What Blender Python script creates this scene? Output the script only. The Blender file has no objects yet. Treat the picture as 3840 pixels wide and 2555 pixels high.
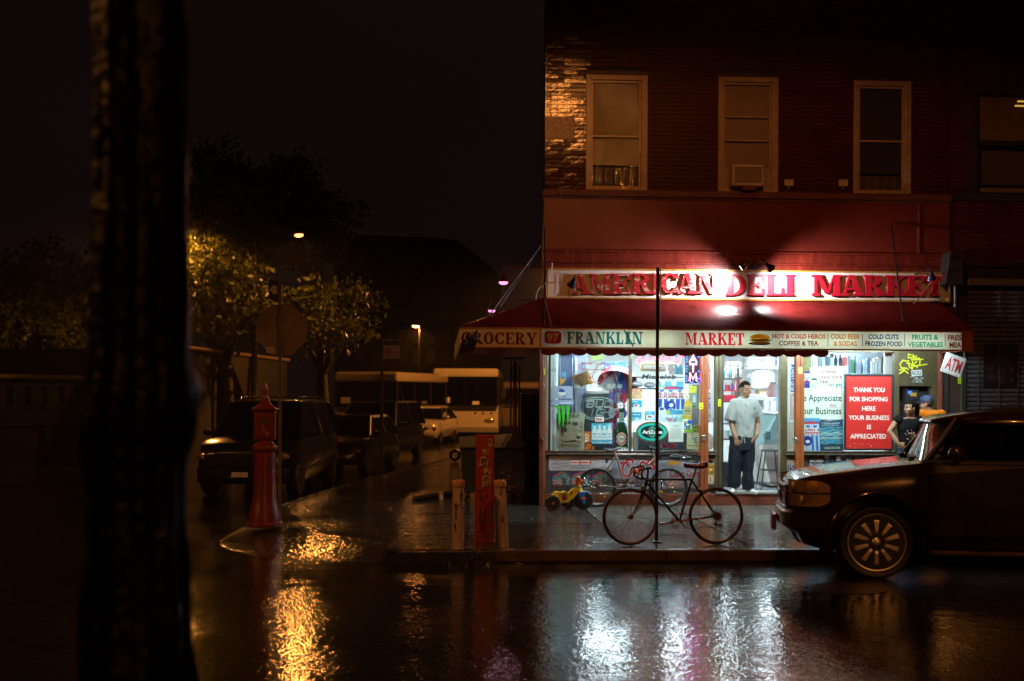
import bpy, bmesh, math, random
from mathutils import Vector, Matrix, Quaternion
RD = random.Random(11)
sc = bpy.context.scene
COL = sc.collection
rad = math.radians

# ------------------------------------------------------------------ camera
CAM = Vector((-1.69, -20.33, 1.84))
YAW, ROLL = rad(-3.3), rad(0.28)
FPX, CX, CY = 4643.0, 1920.0, 1474.5            # focal length and principal point in photo pixels
CM = Matrix.Rotation(YAW, 3, 'Z') @ Matrix.Rotation(rad(90), 3, 'X') @ Matrix.Rotation(ROLL, 3, 'Z')
cd = bpy.data.cameras.new('camera')
cam = bpy.data.objects.new('camera', cd); COL.objects.link(cam)
cam.matrix_world = Matrix.Translation(CAM) @ CM.to_4x4()
cd.sensor_width = 36.0; cd.lens = 36.0 * FPX / 3840.0
cd.shift_y = (CY - 1277.5) / 3840.0
cd.clip_start = 0.05; cd.clip_end = 1500
cd.dof.use_dof = True; cd.dof.focus_distance = 17.5; cd.dof.aperture_fstop = 1.8
sc.camera = cam

# ------------------------------------------------------------------ night sky
w = bpy.data.worlds.new('World'); sc.world = w; w.use_nodes = True
nt = w.node_tree; nt.nodes.clear()
wo = nt.nodes.new('ShaderNodeOutputWorld'); bg = nt.nodes.new('ShaderNodeBackground')
tc = nt.nodes.new('ShaderNodeTexCoord'); nz = nt.nodes.new('ShaderNodeTexNoise'); rp = nt.nodes.new('ShaderNodeValToRGB')
nz.inputs['Scale'].default_value = 1.6; nz.inputs['Detail'].default_value = 3
rp.color_ramp.elements[0].position = 0.3; rp.color_ramp.elements[0].color = (0.0028, 0.0014, 0.0014, 1)
rp.color_ramp.elements[1].position = 0.75; rp.color_ramp.elements[1].color = (0.0056, 0.0030, 0.0032, 1)
nt.links.new(tc.outputs['Generated'], nz.inputs['Vector']); nt.links.new(nz.outputs['Fac'], rp.inputs['Fac'])
nt.links.new(rp.outputs['Color'], bg.inputs['Color']); bg.inputs['Strength'].default_value = 1.0
nt.links.new(bg.outputs['Background'], wo.inputs['Surface'])

sc.view_settings.view_transform = 'Standard'; sc.view_settings.look = 'None'
sc.view_settings.exposure = 0.0; sc.view_settings.gamma = 1.0
try: sc.view_settings.use_curve_mapping = False
except Exception: pass
cy = sc.cycles
cy.use_denoising = True
try: cy.denoiser = 'OPENIMAGEDENOISE'
except Exception: pass
cy.max_bounces = 8; cy.diffuse_bounces = 3; cy.glossy_bounces = 4; cy.transmission_bounces = 4; cy.transparent_max_bounces = 12
cy.sample_clamp_indirect = 4.0; cy.caustics_reflective = False; cy.caustics_refractive = False
cy.use_light_tree = True

# ------------------------------------------------------------------ photo geometry
def ray(px, py):
    return CM @ Vector(((px - CX) / FPX, -(py - CY) / FPX, -1.0))
def PY(px, py, y):
    d = ray(px, py); return CAM + d * ((y - CAM.y) / d.y)
def PZ(px, py, z=0.0):
    d = ray(px, py); return CAM + d * ((z - CAM.z) / d.z)
def PX(px, py, x):
    d = ray(px, py); return CAM + d * ((x - CAM.x) / d.x)
def PD(px, py, depth):
    return CAM + ray(px, py) * depth
def crop(x0, y0, k):
    return lambda u, v: (x0 + u * k, y0 + v * k)
cA = crop(2000, 1250, 900 / 2171)
cB = crop(2600, 1250, 600 / 1447)
cC = crop(2950, 1250, 750 / 2138)
cE = crop(1650, 900, 1150 / 2357)
cR = crop(2700, 900, 1140 / 2357)
cW = crop(1950, 200, 1050 / 2195)
cV = crop(2850, 200, 990 / 2070)
cG = crop(2800, 1450, 1040 / 2038)
cF = crop(2150, 1600, 750 / 2262)
cL = crop(1250, 1250, 850 / 2050)
cN = crop(2040, 1640, 520 / 2357)
cT = crop(650, 900, 1250 / 2357)
cH = crop(650, 1300, 850 / 1777)
cK = crop(3300, 1300, 400 / 1254)
cS = crop(1650, 850, 500 / 1425)
cQ = crop(3400, 250, 440 / 627)
cO = crop(0, 0, 3840 / 2357)
def rectY(cr, u0, v0, u1, v1, y):
    a = PY(*cr(u0, v0), y); b = PY(*cr(u1, v1), y)
    return min(a.x, b.x), max(a.x, b.x), min(a.z, b.z), max(a.z, b.z)

# ------------------------------------------------------------------ materials
def lin(c):
    return tuple((v / 12.92 if v <= 0.04045 else ((v + 0.055) / 1.055) ** 2.4) for v in c)
def hexc(h):
    return lin(tuple(int(h[i:i + 2], 16) / 255 for i in (0, 2, 4)))
MATS = {}
def newmat(name):
    m = bpy.data.materials.new(name); m.use_nodes = True
    t = m.node_tree; t.nodes.clear()
    o = t.nodes.new('ShaderNodeOutputMaterial')
    return m, t, o
def M(col, rough=0.5, metal=0.0, var=0.18, vs=6.0, bump=0.0, bs=40.0, coat=0.0, stretch=None, spec=0.5, bd=0.01):
    """procedural surface: base colour broken up by noise, roughness broken up, fine relief"""
    if isinstance(col, str): col = hexc(col)
    key = ('M', tuple(round(c, 4) for c in col), rough, metal, var, vs, bump, bs, coat, stretch, spec, bd)
    if key in MATS: return MATS[key]
    m, t, o = newmat('surface')
    p = t.nodes.new('ShaderNodeBsdfPrincipled'); t.links.new(p.outputs[0], o.inputs[0])
    tcn = t.nodes.new('ShaderNodeTexCoord'); src = tcn.outputs['Object']
    if stretch:
        mp = t.nodes.new('ShaderNodeMapping'); mp.inputs['Scale'].default_value = stretch
        t.links.new(src, mp.inputs['Vector']); src = mp.outputs[0]
    n = t.nodes.new('ShaderNodeTexNoise'); n.inputs['Scale'].default_value = vs; n.inputs['Detail'].default_value = 5; n.inputs['Roughness'].default_value = 0.65
    t.links.new(src, n.inputs['Vector'])
    r = t.nodes.new('ShaderNodeValToRGB')
    r.color_ramp.elements[0].position = 0.3; r.color_ramp.elements[1].position = 0.72
    r.color_ramp.elements[0].color = (*[c * (1 - var) for c in col], 1)
    r.color_ramp.elements[1].color = (*[min(1, c * (1 + var * 0.7)) for c in col], 1)
    t.links.new(n.outputs['Fac'], r.inputs['Fac']); t.links.new(r.outputs['Color'], p.inputs['Base Color'])
    mr = t.nodes.new('ShaderNodeMapRange'); mr.inputs['To Min'].default_value = max(0.02, rough * 0.75); mr.inputs['To Max'].default_value = min(1, rough * 1.25)
    t.links.new(n.outputs['Fac'], mr.inputs['Value']); t.links.new(mr.outputs[0], p.inputs['Roughness'])
    p.inputs['Metallic'].default_value = metal
    p.inputs['Specular IOR Level'].default_value = spec
    p.inputs['Coat Weight'].default_value = coat; p.inputs['Coat Roughness'].default_value = 0.06
    if bump:
        b = t.nodes.new('ShaderNodeTexNoise'); b.inputs['Scale'].default_value = bs; b.inputs['Detail'].default_value = 4
        t.links.new(src, b.inputs['Vector'])
        bb = t.nodes.new('ShaderNodeBump'); bb.inputs['Strength'].default_value = bump; bb.inputs['Distance'].default_value = bd
        t.links.new(b.outputs['Fac'], bb.inputs['Height']); t.links.new(bb.outputs[0], p.inputs['Normal'])
    MATS[key] = m; return m
def E(col, strength=1.0):
    """a surface that gives off light (lamp, lit sign)"""
    if isinstance(col, str): col = hexc(col)
    key = ('E', tuple(col), strength)
    if key in MATS: return MATS[key]
    m, t, o = newmat('light')
    e = t.nodes.new('ShaderNodeEmission'); e.inputs['Color'].default_value = (*col, 1); e.inputs['Strength'].default_value = strength
    t.links.new(e.outputs[0], o.inputs[0]); MATS[key] = m; return m
def GLASS(tint=(1, 1, 1), refl=1.0, rough=0.02, bump=0.0):
    key = ('G', tint, refl, rough, bump)
    if key in MATS: return MATS[key]
    m, t, o = newmat('glass')
    tr = t.nodes.new('ShaderNodeBsdfTransparent'); tr.inputs[0].default_value = (*tint, 1)
    gl = t.nodes.new('ShaderNodeBsdfGlossy'); gl.inputs['Roughness'].default_value = rough; gl.inputs['Color'].default_value = (refl, refl, refl, 1)
    fr = t.nodes.new('ShaderNodeFresnel'); gm = t.nodes.new('ShaderNodeNewGeometry'); ir = t.nodes.new('ShaderNodeMapRange')   # thin sheet: same reflection from both sides
    ir.inputs['To Min'].default_value = 1.5; ir.inputs['To Max'].default_value = 1 / 1.5
    t.links.new(gm.outputs['Backfacing'], ir.inputs['Value']); t.links.new(ir.outputs[0], fr.inputs['IOR'])
    mx = t.nodes.new('ShaderNodeMixShader')
    t.links.new(fr.outputs[0], mx.inputs[0]); t.links.new(tr.outputs[0], mx.inputs[1]); t.links.new(gl.outputs[0], mx.inputs[2])
    if bump:
        tcn = t.nodes.new('ShaderNodeTexCoord'); b = t.nodes.new('ShaderNodeTexVoronoi'); b.inputs['Scale'].default_value = 60
        t.links.new(tcn.outputs['Object'], b.inputs['Vector'])
        bb = t.nodes.new('ShaderNodeBump'); bb.inputs['Strength'].default_value = bump; bb.inputs['Distance'].default_value = 0.01
        t.links.new(b.outputs['Distance'], bb.inputs['Height']); t.links.new(bb.outputs[0], gl.inputs['Normal'])
    t.links.new(mx.outputs[0], o.inputs[0]); MATS[key] = m; return m

# ------------------------------------------------------------------ mesh builder
class MB:
    def __init__(s): s.v = []; s.f = []; s.mi = []; s.m = 0
    def add(s, vs, fs):
        b = len(s.v); s.v += [tuple(v) for v in vs]
        s.f += [tuple(b + i for i in f) for f in fs]; s.mi += [s.m] * len(fs); return s
    def hexa(s, q):
        return s.add(q, [(0, 3, 2, 1), (4, 5, 6, 7), (0, 1, 5, 4), (1, 2, 6, 5), (2, 3, 7, 6), (3, 0, 4, 7)])
    def box(s, x0, x1, y0, y1, z0, z1):
        return s.hexa([(x0, y0, z0), (x1, y0, z0), (x1, y1, z0), (x0, y1, z0), (x0, y0, z1), (x1, y0, z1), (x1, y1, z1), (x0, y1, z1)])
    def quad(s, a, b, c, d): return s.add([a, b, c, d], [(0, 1, 2, 3)])
    def prism(s, poly, y0, y1):
        """polygon in the XZ plane pushed from y0 to y1"""
        n = len(poly)
        vs = [(x, y0, z) for x, z in poly] + [(x, y1, z) for x, z in poly]
        fs = [tuple(range(n)), tuple(range(2 * n - 1, n - 1, -1))] + [(i, n + i, n + (i + 1) % n, (i + 1) % n) for i in range(n)]
        return s.add(vs, fs)
    def extr(s, poly, d):
        """any flat 3-D polygon pushed along the vector d"""
        n = len(poly); poly = [Vector(p) for p in poly]; d = Vector(d)
        fs = [tuple(range(n)), tuple(range(2 * n - 1, n - 1, -1))] + [(i, n + i, n + (i + 1) % n, (i + 1) % n) for i in range(n)]
        return s.add(poly + [p + d for p in poly], fs)
    def loft(s, rings, cap=True, closed=True):
        n = len(rings[0]); vs = [p for r in rings for p in r]; fs = []
        for i in range(len(rings) - 1):
            for j in range(n if closed else n - 1):
                k = (j + 1) % n
                fs.append((i * n + j, i * n + k, (i + 1) * n + k, (i + 1) * n + j))
        if cap and closed:
            fs.append(tuple(range(n - 1, -1, -1))); fs.append(tuple(range((len(rings) - 1) * n, len(rings) * n)))
        return s.add(vs, fs)
    def tube(s, pts, r, n=8, closed=False, cap=True, flat=1.0):
        pts = [Vector(p) for p in pts]; N = len(pts)
        rs = r if isinstance(r, (list, tuple)) else [r] * N
        tang = []
        for i in range(N):
            if closed: d = pts[(i + 1) % N] - pts[i - 1]
            else: d = pts[min(i + 1, N - 1)] - pts[max(i - 1, 0)]
            tang.append(d.normalized() if d.length > 1e-9 else Vector((0, 0, 1)))
        up = Vector((0, 0, 1)) if abs(tang[0].z) < 0.9 else Vector((0, 1, 0))
        nrm = (up - tang[0] * up.dot(tang[0])).normalized(); rings = []
        for i in range(N):
            if i: nrm = (nrm - tang[i] * nrm.dot(tang[i]))
            nrm = nrm.normalized() if nrm.length > 1e-6 else tang[i].orthogonal().normalized()
            bn = tang[i].cross(nrm)
            rings.append([pts[i] + (nrm * math.cos(2 * math.pi * k / n) + bn * math.sin(2 * math.pi * k / n) * flat) * rs[i] for k in range(n)])
        if closed: rings.append(rings[0])
        return s.loft(rings, cap and not closed)
    def lathe(s, prof, c=(0, 0, 0), n=16, axis='Z', cap=True):
        c = Vector(c); rings = []
        for r, h in prof:
            ring = []
            for k in range(n):
                a = 2 * math.pi * k / n; x, y = r * math.cos(a), r * math.sin(a)
                ring.append(c + Vector({'Z': (x, y, h), 'Y': (x, h, -y), 'X': (h, x, y)}[axis]))
            rings.append(ring)
        return s.loft(rings, cap)
    def torus(s, c, R, r, axis='Y', n=40, m=8):
        c = Vector(c); pts = []
        for k in range(n):
            a = 2 * math.pi * k / n; x, y = R * math.cos(a), R * math.sin(a)
            pts.append(c + Vector({'Z': (x, y, 0), 'Y': (x, 0, y), 'X': (0, x, y)}[axis]))
        return s.tube(pts, r, m, closed=True)
    def ell(s, c, r, nu=14, nv=9, mat=None):
        c = Vector(c); rings = []
        for i in range(nv + 1):
            a = math.pi * min(max(i / nv, 0.02), 0.98)
            ring = []
            for k in range(nu):
                b = 2 * math.pi * k / nu
                v = Vector((r[0] * math.sin(a) * math.cos(b), r[1] * math.sin(a) * math.sin(b), -r[2] * math.cos(a)))
                ring.append(c + (mat @ v if mat else v))
            rings.append(ring)
        return s.loft(rings)
    def xf(s, m, start=0):
        for i in range(start, len(s.v)): s.v[i] = tuple(m @ Vector(s.v[i]))
        return s

OFF = {}
def thing(name, label, cat, loc=(0, 0, 0), group=None, rotz=0.0, local=False):
    o = bpy.data.objects.new(name, None); COL.objects.link(o); o.empty_display_size = 0.1
    o.location = loc; o.rotation_euler = (0, 0, rotz)
    o['label'] = label; o['category'] = cat
    if group: o['group'] = group
    OFF[o.name] = Vector((0, 0, 0)) if local else Vector(loc)
    return o
def obj(name, mb, mats, parent=None, smooth=None, bevel=0.0, kind=None, label=None, cat=None, group=None, base=None):
    me = bpy.data.meshes.new(name)
    off = OFF.get(parent.name, Vector((0, 0, 0))) if parent else Vector(base if base else (0, 0, 0))
    me.from_pydata([(v[0] - off.x, v[1] - off.y, v[2] - off.z) for v in mb.v], [], mb.f)
    for m in (mats if isinstance(mats, (list, tuple)) else [mats]): me.materials.append(m)
    if any(mb.mi): me.polygons.foreach_set('material_index', mb.mi)
    bm = bmesh.new(); bm.from_mesh(me); bmesh.ops.recalc_face_normals(bm, faces=bm.faces); bm.to_mesh(me); bm.free()
    if smooth is not None:
        me.shade_smooth(); me.set_sharp_from_angle(angle=rad(smooth))
    me.update()
    o = bpy.data.objects.new(name, me); COL.objects.link(o)
    if parent: o.parent = parent
    elif base: o.location = base
    OFF[o.name] = off if parent else Vector(base if base else (0, 0, 0))
    if bevel:
        b = o.modifiers.new('bevel', 'BEVEL'); b.width = bevel; b.segments = 2; b.limit_method = 'ANGLE'; b.angle_limit = rad(40)
    if kind: o['kind'] = kind
    if label: o['label'] = label
    if cat: o['category'] = cat
    if group: o['group'] = group
    return o
def struct(name, mb, mats, **k):
    return obj(name, mb, mats, kind='structure', **k)
def copy_tree(o, parent=None):
    c = o.copy(); COL.objects.link(c); c.parent = parent
    OFF[c.name] = OFF.get(o.name, Vector((0, 0, 0)))
    for ch in list(o.children): copy_tree(ch, c)
    return c
def rremesh(mb, voxel, smooth_it=2, name='tmp'):
    """fuse overlapping shapes of a builder into one continuous skin, returned as a builder"""
    me = bpy.data.meshes.new(name); me.from_pydata(mb.v, [], mb.f)
    bm = bmesh.new(); bm.from_mesh(me); bmesh.ops.recalc_face_normals(bm, faces=bm.faces); bm.to_mesh(me); bm.free()
    o = bpy.data.objects.new(name, me); COL.objects.link(o)
    r = o.modifiers.new('r', 'REMESH'); r.mode = 'VOXEL'; r.voxel_size = voxel
    s = o.modifiers.new('s', 'SMOOTH'); s.iterations = smooth_it; s.factor = 0.5
    dg = bpy.context.evaluated_depsgraph_get(); dg.update()
    em = bpy.data.meshes.new_from_object(o.evaluated_get(dg), depsgraph=dg)
    out = MB(); out.add([v.co[:] for v in em.vertices], [tuple(p.vertices) for p in em.polygons])
    bpy.data.objects.remove(o); bpy.data.meshes.remove(me); bpy.data.meshes.remove(em)
    return out

# ------------------------------------------------------------------ lettering
TXT = {}
def text_mesh(s, weight=0.0, shear=0.0):
    """vertices (x, y) and faces of a line of the built-in sans face, cap height about 0.7"""
    key = (s, weight, shear)
    if key in TXT: return TXT[key]
    cu = bpy.data.curves.new('t', 'FONT'); cu.body = s; cu.offset = weight; cu.shear = shear; cu.resolution_u = 2
    o = bpy.data.objects.new('t', cu); COL.objects.link(o)
    dg = bpy.context.evaluated_depsgraph_get(); dg.update()
    me = bpy.data.meshes.new_from_object(o.evaluated_get(dg), depsgraph=dg)
    vs = [(v.co.x, v.co.y) for v in me.vertices]; fs = [tuple(p.vertices) for p in me.polygons]
    bpy.data.objects.remove(o); bpy.data.curves.remove(cu); bpy.data.meshes.remove(me)
    TXT[key] = (vs, fs); return TXT[key]
def fit_text(mb, s, put, x0, x1, z0, z1, weight=0.02, shear=0.0, keep=False):
    """print a line so that its ink fills x0..x1, z0..z1; put(x, z) gives the 3-D point"""
    vs, fs = text_mesh(s, weight, shear)
    if not vs: return
    a, b = min(v[0] for v in vs), max(v[0] for v in vs); c, d = min(v[1] for v in vs), max(v[1] for v in vs)
    kx, kz = (x1 - x0) / max(b - a, 1e-6), (z1 - z0) / max(d - c, 1e-6)
    mb.add([put(x0 + (v[0] - a) * kx, z0 + (v[1] - c) * kz) for v in vs], fs)

# heavy slab-serif capitals, each a list of polygons in a box of height 1
def arc(cx, cz, rx, rz, a0, a1, n=14):
    return [(cx + rx * math.cos(rad(a0 + (a1 - a0) * i / n)), cz + rz * math.sin(rad(a0 + (a1 - a0) * i / n))) for i in range(n + 1)]
def band(cx, cz, rx, rz, ix, iz, a0, a1, n=14):
    return arc(cx, cz, rx, rz, a0, a1, n) + arc(cx, cz, ix, iz, a1, a0, n)
def rc(x0, x1, z0, z1): return [(x0, z0), (x1, z0), (x1, z1), (x0, z1)]
def istem(x, t, h=.1, s=.07):
    return [(x - s, 0), (x + t + s, 0), (x + t + s, h), (x + t, h), (x + t, 1 - h), (x + t + s, 1 - h), (x + t + s, 1), (x - s, 1), (x - s, 1 - h), (x, 1 - h), (x, h), (x - s, h)]
def _glyphs():
    t, h, s = .25, .11, .07; G = {}
    S = istem(s, t)
    G['I'] = (t + 2 * s, [S])
    earm = [rc(s + t, .74, 1 - h, 1), rc(.62, .74, .70, 1 - h), rc(s + t, .54, .45, .56), rc(.46, .54, .34, .66)]
    G['E'] = (.74, [S] + earm + [rc(s + t, .76, 0, h), rc(.64, .76, h, .32)])
    G['F'] = (.72, [S] + earm)
    G['L'] = (.72, [S, rc(s + t, .72, 0, h), rc(.60, .72, h, .36)])
    G['T'] = (.80, [[(.40 - t / 2 - .08, 0), (.40 + t / 2 + .08, 0), (.40 + t / 2 + .08, h), (.40 + t / 2, h), (.40 + t / 2, 1 - h), (.40 - t / 2, 1 - h), (.40 - t / 2, h), (.40 - t / 2 - .08, h)], rc(0, .8, 1 - h, 1), rc(0, .11, .66, 1 - h), rc(.69, .8, .66, 1 - h)])
    G['D'] = (.84, [S, band(s + t - .02, .5, .54, .5, .54 - t, .5 - h, -90, 90)])
    G['R'] = (.86, [S, band(s + t - .02, .735, .44, .265, .22, .165, -90, 90), [(s + t, .5), (s + t + .16, .5), (.86, h), (.86, 0), (.58, 0)], rc(.70, .92, 0, .09)])
    G['C'] = (.82, [band(.44, .5, .44, .5, .19, .5 - h, 38, 322, 22), rc(.69, .80, .64, 1), rc(.71, .82, .10, .34)])
    G['O'] = (.86, [band(.43, .5, .43, .5, .18, .5 - h, 0, 180), band(.43, .5, .43, .5, .18, .5 - h, 180, 360)])
    G['G'] = (.88, [band(.44, .5, .44, .5, .19, .5 - h, 38, 322, 22), rc(.69, .80, .64, 1), rc(.62, .86, .06, .46), rc(.54, .92, .40, .49)])
    G['A'] = (.96, [[(.33, 1), (.58, 1), (.92, h), (.64, h)], [(.33, 1), (.42, 1), (.20, h), (.10, h)], rc(.22, .70, .27, .37), rc(0, .32, 0, h), rc(.54, 1.0, 0, h)])
    G['M'] = (1.16, [rc(.10, .20, h, 1), rc(.84, 1.08, h, 1), [(.10, 1), (.34, 1), (.66, .12), (.52, .12)], [(.84, 1), (.84, .80), (.66, .12), (.56, .12)], rc(0, .30, 0, h), rc(.76, 1.16, 0, h), rc(0, .2, 1 - h, 1), rc(1.0, 1.16, 1 - h, 1)])
    G['N'] = (.96, [rc(.10, .20, h, 1), rc(.74, .84, 0, 1), [(.10, 1), (.36, 1), (.84, 0), (.62, 0)], rc(0, .30, 0, h), rc(0, .2, 1 - h, 1), rc(.64, .96, 1 - h, 1)])
    G['K'] = (.92, [S, [(s + t, .42), (s + t, .56), (.66, 1 - h), (.78, 1 - h)], rc(.56, .88, 1 - h, 1), [(.40, .58), (.50, .68), (.90, h), (.62, h)], rc(.54, .96, 0, h)])
    G['Y'] = (.90, [rc(.34, .58, h, .48), [(.08, 1 - h), (.34, 1 - h), (.58, .40), (.38, .40)], [(.72, 1 - h), (.84, 1 - h), (.58, .40), (.48, .40)], rc(.26, .66, 0, h), rc(0, .42, 1 - h, 1), rc(.62, .92, 1 - h, 1)])
    return G
GLY = _glyphs()
def slab_word(mb, word, x0, x1, z0, z1, y, gap=.10):
    """flat slab-serif word printed on a plane y"""
    tot = sum(GLY[c][0] for c in word) + gap * (len(word) - 1); kx = (x1 - x0) / tot; x = x0; k = 0
    for c in word:
        wd, polys = GLY[c]
        for p in polys:
            k += 1
            mb.add([(x + a * kx, y - 0.0002 * (k % 9), z0 + b * (z1 - z0)) for a, b in p], [tuple(range(len(p)))])
        x += (wd + gap) * kx
# ------------------------------------------------------------------ wet ground materials
def wet_mat(name, c0, c1, ra, rb, agg, bstr, bdist, mask_scale=0.5, lo=0.42, hi=0.62, spec=0.5, rw=1.6, ww=3.0, fw=.7):
    m, t, o = newmat(name)
    p = t.nodes.new('ShaderNodeBsdfPrincipled'); t.links.new(p.outputs[0], o.inputs[0])
    g = t.nodes.new('ShaderNodeNewGeometry')
    def noise(scale, det=4, rough=0.6):
        n = t.nodes.new('ShaderNodeTexNoise'); n.inputs['Scale'].default_value = scale; n.inputs['Detail'].default_value = det; n.inputs['Roughness'].default_value = rough
        t.links.new(g.outputs['Position'], n.inputs['Vector']); return n
    mask = noise(mask_scale, 5, 0.62); fine = noise(agg, 1, 0.5); mid = noise(5.5, 5, 0.65); rip = noise(17, 1, 0.5); wav = noise(4.5, 2, 0.5)
    mr = t.nodes.new('ShaderNodeMapRange'); mr.inputs['From Min'].default_value = lo; mr.inputs['From Max'].default_value = hi
    t.links.new(mask.outputs['Fac'], mr.inputs['Value'])           # 0 = standing water, 1 = wet surface
    rr = t.nodes.new('ShaderNodeMapRange'); rr.inputs['To Min'].default_value = ra; rr.inputs['To Max'].default_value = rb
    t.links.new(mr.outputs[0], rr.inputs['Value']); t.links.new(rr.outputs[0], p.inputs['Roughness'])
    cr = t.nodes.new('ShaderNodeValToRGB'); cr.color_ramp.elements[0].color = (*c0, 1); cr.color_ramp.elements[1].color = (*c1, 1)
    cr.color_ramp.elements[0].position = 0.32; cr.color_ramp.elements[1].position = 0.7
    t.links.new(mid.outputs['Fac'], cr.inputs['Fac']); t.links.new(cr.outputs['Color'], p.inputs['Base Color'])
    # relief: aggregate shows where it is not under water, soft ripples everywhere
    mu = t.nodes.new('ShaderNodeMath'); mu.operation = 'MULTIPLY_ADD'; mu.inputs[1].default_value = fw; mu.inputs[2].default_value = 0.04
    t.links.new(mr.outputs[0], mu.inputs[0])
    m2 = t.nodes.new('ShaderNodeMath'); m2.operation = 'MULTIPLY'; t.links.new(fine.outputs['Fac'], m2.inputs[0]); t.links.new(mu.outputs[0], m2.inputs[1])
    a2 = t.nodes.new('ShaderNodeMath'); a2.operation = 'MULTIPLY_ADD'; a2.inputs[1].default_value = rw
    t.links.new(rip.outputs['Fac'], a2.inputs[0]); t.links.new(m2.outputs[0], a2.inputs[2])
    a3 = t.nodes.new('ShaderNodeMath'); a3.operation = 'MULTIPLY_ADD'; a3.inputs[1].default_value = ww
    t.links.new(wav.outputs['Fac'], a3.inputs[0]); t.links.new(a2.outputs[0], a3.inputs[2])
    bp = t.nodes.new('ShaderNodeBump'); bp.inputs['Strength'].default_value = bstr; bp.inputs['Distance'].default_value = bdist
    t.links.new(a3.outputs[0], bp.inputs['Height']); t.links.new(bp.outputs[0], p.inputs['Normal'])
    p.inputs['Specular IOR Level'].default_value = spec
    return m
ROADM = wet_mat('wet_asphalt', (0.004, 0.004, 0.0045), (0.013, 0.0125, 0.012), 0.035, 0.10, 42, 1.0, 0.0020, 0.35, 0.34, 0.58, rw=1.1, ww=1.9, fw=1.15)
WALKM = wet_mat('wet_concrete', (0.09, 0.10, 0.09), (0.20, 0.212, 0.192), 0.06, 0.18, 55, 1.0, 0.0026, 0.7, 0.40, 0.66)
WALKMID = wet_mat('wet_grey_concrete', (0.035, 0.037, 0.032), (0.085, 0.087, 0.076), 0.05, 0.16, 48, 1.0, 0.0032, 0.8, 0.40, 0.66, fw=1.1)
WALKD = wet_mat('wet_dark_concrete', (0.016, 0.016, 0.014), (0.045, 0.043, 0.037), 0.05, 0.16, 40, 1.0, 0.0040, 0.9, 0.40, 0.66, fw=1.4)
KERBM = wet_mat('wet_kerb', (0.05, 0.030, 0.022), (0.10, 0.060, 0.045), 0.12, 0.3, 60, 0.8, 0.002, 1.5)

# ------------------------------------------------------------------ ground
b = MB(); b.loft([[(-300, y, z), (300, y, z)] for y, z in ((-120, -.065), (-8.1, -.065), (-7.6, -.072), (-6.6, -.115), (-6.0, -.13), (420, -.13))], cap=False, closed=False)
struct('road', b, ROADM)
outer = [(60, -5.99), (-2.2, -5.99)] + [(-2.2 + 2.4 * math.cos(rad(a)), -3.6 + 2.39 * math.sin(rad(a))) for a in range(265, 179, -10)] + [(-4.35, 0), (-3.7, 4.1), (-1.9, 13), (0.7, 26), (6.0, 52), (60, 52)]
b = MB(); n_ = len(outer); ring_o, ring_i = [], []
for k, (x, y) in enumerate(outer):
    drop = 2 <= k <= n_ - 7; dv = Vector((-.6 - x, -2.4 - y, 0)); dv = dv.normalized() if drop else Vector((0, 0, 0))
    if k in (1, n_ - 6): drop = False
    ring_o.append((x, y, -.1285 if drop else -.006)); ring_i.append((x + dv.x * 1.3, y + dv.y * 1.3, -.006))
b.add(ring_o + ring_i, [tuple(range(n_, 2 * n_))] + [(k, (k + 1) % n_, n_ + (k + 1) % n_, n_ + k) for k in range(n_) if 1 <= k <= n_ - 7])
b.loft([[(x, y, -.13) for x, y in outer], ring_o], cap=False)
side = struct('sidewalk', b, [WALKD])
# concrete flags of the pavement in front of the shop
fl = MB(); fl.box(-0.714, 0.714, -0.704, 0.704, -0.03, 0.0)
flag0 = None
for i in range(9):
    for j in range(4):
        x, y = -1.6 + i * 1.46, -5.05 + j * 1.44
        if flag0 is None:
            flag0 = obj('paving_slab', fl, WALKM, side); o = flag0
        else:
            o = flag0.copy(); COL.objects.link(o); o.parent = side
        o.material_slots[0].link = 'OBJECT'; o.material_slots[0].material = WALKD if i == 0 else WALKMID if i == 1 else WALKM  # slab tone steps from dark at the corner to pale
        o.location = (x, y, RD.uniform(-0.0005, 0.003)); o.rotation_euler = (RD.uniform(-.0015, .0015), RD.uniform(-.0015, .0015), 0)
ks = MB(); ks.box(-0.995, 0.995, -0.09, 0.09, -0.129, 0.012)
k0 = None
for i in range(7):
    if k0 is None: k0 = obj('kerb_stone', ks, KERBM, side, bevel=0.02); o = k0
    else: o = k0.copy(); COL.objects.link(o); o.parent = side
    o.location = (-0.05 + i * 2.0, -5.915, RD.uniform(-.003, .003))
# curved kerb at the corner
pts = [(-4.28, 0), (-3.64, 4.1), (-1.84, 13), (0.76, 26)]
b = MB()
rings = [[(x - .0, y, -0.128), (x, y, 0.006), (x + .14 * .7, y + .14 * .7, 0.006), (x + .14 * .7, y + .14 * .7, -0.128)] for x, y in pts]
b.loft(rings); obj('corner_kerb', b, KERBM, side)
# patch seams and utility covers in the roadway
man = thing('manhole_cover', 'round iron manhole cover set in the wet road in front of the parked vehicle', 'manhole cover', (2.35, -8.35, -0.064))
IRON = M((0.05, 0.035, 0.03), 0.3, 0.6, bump=0.4, bs=60)
b = MB(); b.lathe([(0.36, -.02), (0.36, 0.006), (0.33, 0.006), (0.33, -.02)], (2.35, -8.35, -0.066), 40); obj('ring', b, IRON, man, 40)
b = MB(); b.lathe([(0.325, -.02), (0.325, 0.004)], (2.35, -8.35, -0.066), 40)
obj('lid', b, IRON, man, 40)

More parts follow.
